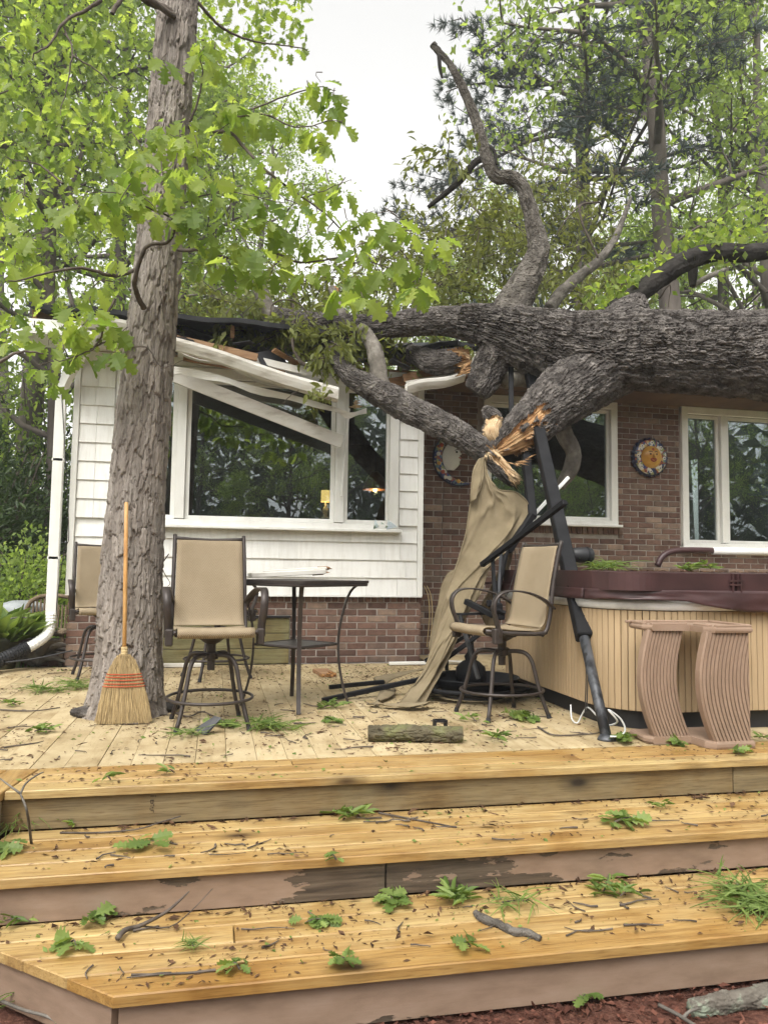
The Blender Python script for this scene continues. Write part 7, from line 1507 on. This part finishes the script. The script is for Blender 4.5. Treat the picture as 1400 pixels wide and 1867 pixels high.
# ------------------------------------------------------------------ garden corner at the left
def pot(label, x, y, r0, h, mat, seed):
    z = float(ground_z(x, y)); t = thing('plant_pot', label, 'plant pot', (x, y, z)); MB().lathe([(0, .02), (r0 * .72, .0), (r0 * .95, h * .9), (r0, h * .9), (r0, h), (r0 * .88, h), (r0 * .86, h * .88), (0, h * .86)], 28, (x, y, z)).build('pot', MATS[mat], t, True)
    rr = np.random.RandomState(seed); n = 160; a = rr.rand(n) * 6.28; q = rr.rand(n) * r0; P = np.stack([x + q * np.cos(a), y + q * np.sin(a), np.full(n, z + h * .88)], -1); d = np.stack([np.cos(a) * .7, np.sin(a) * .7, rr.uniform(.4, 1.4, n)], -1)
    mk('foliage', leaf_mesh('foliage', P, d, rr.uniform(.15, .42, n), rr, LAN_V * np.array([.7, 1, 2.5]), LAN_F), MATS['leaf_cut'], t); return t
pot('ribbed dark pot with leafy plant at the left edge', -1.98, 7.95, .17, .36, 'terracotta_green', 1); pot('low pot of green leaves behind the trash can', -2.6, 9.6, .3, .35, 'terracotta_green', 2)
x, y = -2.05, 9.0; z = float(ground_z(x, y)); t = thing('trash_can', 'grey lidded bin in the garden left of the downspout', 'bin', (x, y, z))
MB().lathe([(0, 0), (.20, 0), (.25, .55), (0, .55)], 24, (x, y, z)).build('body', MATS['charcoal_plastic'], t, True); MB().lathe([(.275, .54), (.28, .57), (.24, .62), (.10, .66), (0, .665)], 24, (x, y, z)).build('lid', MATS['grey_plastic'], t, True)
x, y = -1.72, 8.75; t = thing('wicker_bench', 'brown wicker seat with curved back beside the house corner', 'seat', (x, y, 0))
mb = MB()
for k in range(12): mb.tube([(x - .20 + k * .036, y, .30), (x - .20 + k * .036, y + .02, .56 + .08 * math.sin(math.pi * min(1, (k + 3) / 11.)))], .011, 6)
mb.build('back_weave', MATS['wicker'], t); MB().tube(catmull([(x - .23, y, .28), (x - .23, y, .5), (x - .16, y + .01, .62), (x, y + .02, .66), (x + .22, y + .02, .64)], 16), .022, 8).build('back_frame', MATS['wicker'], t, True)
MB().box((x, y - .2, .29), (.46, .42, .05), ch=.02).build('seat', MATS['wicker'], t)
for sx in (-.2, .2): MB().box((x + sx, y - .36, .10), (.04, .04, .34)).build('leg', MATS['wicker'], t); MB().box((x + sx, y - .03, .10), (.04, .04, .34)).build('leg', MATS['wicker'], t)
wl = thing('low_brick_wall', 'low brick garden wall behind the downspout', 'wall', (-1.9, 8.6, 0)); MB().box((-1.85, 8.55, .05), (.72, .2, .34)).build('core', MATS['mortar'], wl)
for rw in range(5):
    for k in range(4): mk('brick', MB().box((0, 0, 0), (.19, .06, .06), ch=.004).mesh('brick'), MATS['brick_face'], wl, loc=(-2.12 + k * .2 - (.1 if rw % 2 else 0) + .08, 8.425, -.08 + rw * .0703))
t = thing('drain_pipe', 'black corrugated drain pipe under the downspout', 'pipe', (-1.8, 7.7, .1)); P = catmull([(-1.70, 7.77, .215), (-1.82, 7.70, .15), (-1.98, 7.60, .08), (-2.2, 7.45, .02)], 46); MB().tube(P, [.058 + .009 * (i % 2) for i in range(46)], 12).build('hose', MATS['charcoal_plastic'], t)
t = thing('garden_wheel', 'black cart wheel cut by the left edge of the deck', 'wheel', (-1.93, 7.45, .12)); rw_ = np.array([[0, 0, 1], [1, 0, 0], [0, 1, 0]]) ; wc = (-1.97, 7.45, .125)
MB().lathe([(.09, -.03), (.12, -.032), (.128, 0), (.12, .032), (.09, .03)], 28, wc, rw_).build('tyre', MATS['charcoal_plastic'], t, True); MB().lathe([(0, -.02), (.09, -.022), (.09, .022), (0, .02)], 20, wc, rw_).build('rim', MATS['grey_plastic'], t)
t = thing('driftwood_root', 'grey weathered root wood heaped by the downspout foot', 'wood', (-1.75, 8.2, .05)); rr = np.random.RandomState(9)
for k in range(9): a = rr.rand() * 6.28; e = np.array([-1.72 + .32 * math.cos(a), 8.15 + .22 * math.sin(a), .02 + rr.rand() * .35]); bark_obj('root', [(-1.7, 8.15, .03, .05), ((e[0] - 1.7) / 2 - .02, (e[1] + 8.15) / 2, e[2] * .6 + .06, .035), (*e, .012)], MATS['bark_pale'], t, 14, 16, depth=.006, seed=k)
t = thing('vine_shoot', 'bent bare vine arching over the dark pot at the left', 'vine', (-1.95, 7.9, .3)); MB().tube(catmull([at(3, 1165, 7.9), at(5, 1140, 7.9), at(20, 1128, 7.9), at(45, 1126, 7.9), at(62, 1132, 7.9), at(75, 1146, 7.9)], 20), .007, 6).build('stem', MATS['bark_pale'], t, True)

# ------------------------------------------------------------------ thin haze volume added to pale the far trees
hz = MB().box((0, 0, 11.5), (540, 540, 29)).build('haze', None); tag(hz, 'thin haze added in the air to pale the far trees', 'haze', kind='stuff')
m = bpy.data.materials.new('haze_air'); m.use_nodes = True; nt = m.node_tree; nt.nodes.clear(); o = nt.nodes.new('ShaderNodeOutputMaterial')
v = nt.nodes.new('ShaderNodeVolumePrincipled'); v.inputs['Density'].default_value = .0024; v.inputs['Color'].default_value = (.93, .95, .96, 1); v.inputs['Anisotropy'].default_value = 0.3
nt.links.new(v.outputs[0], o.inputs['Volume']); hz.data.materials.append(m)
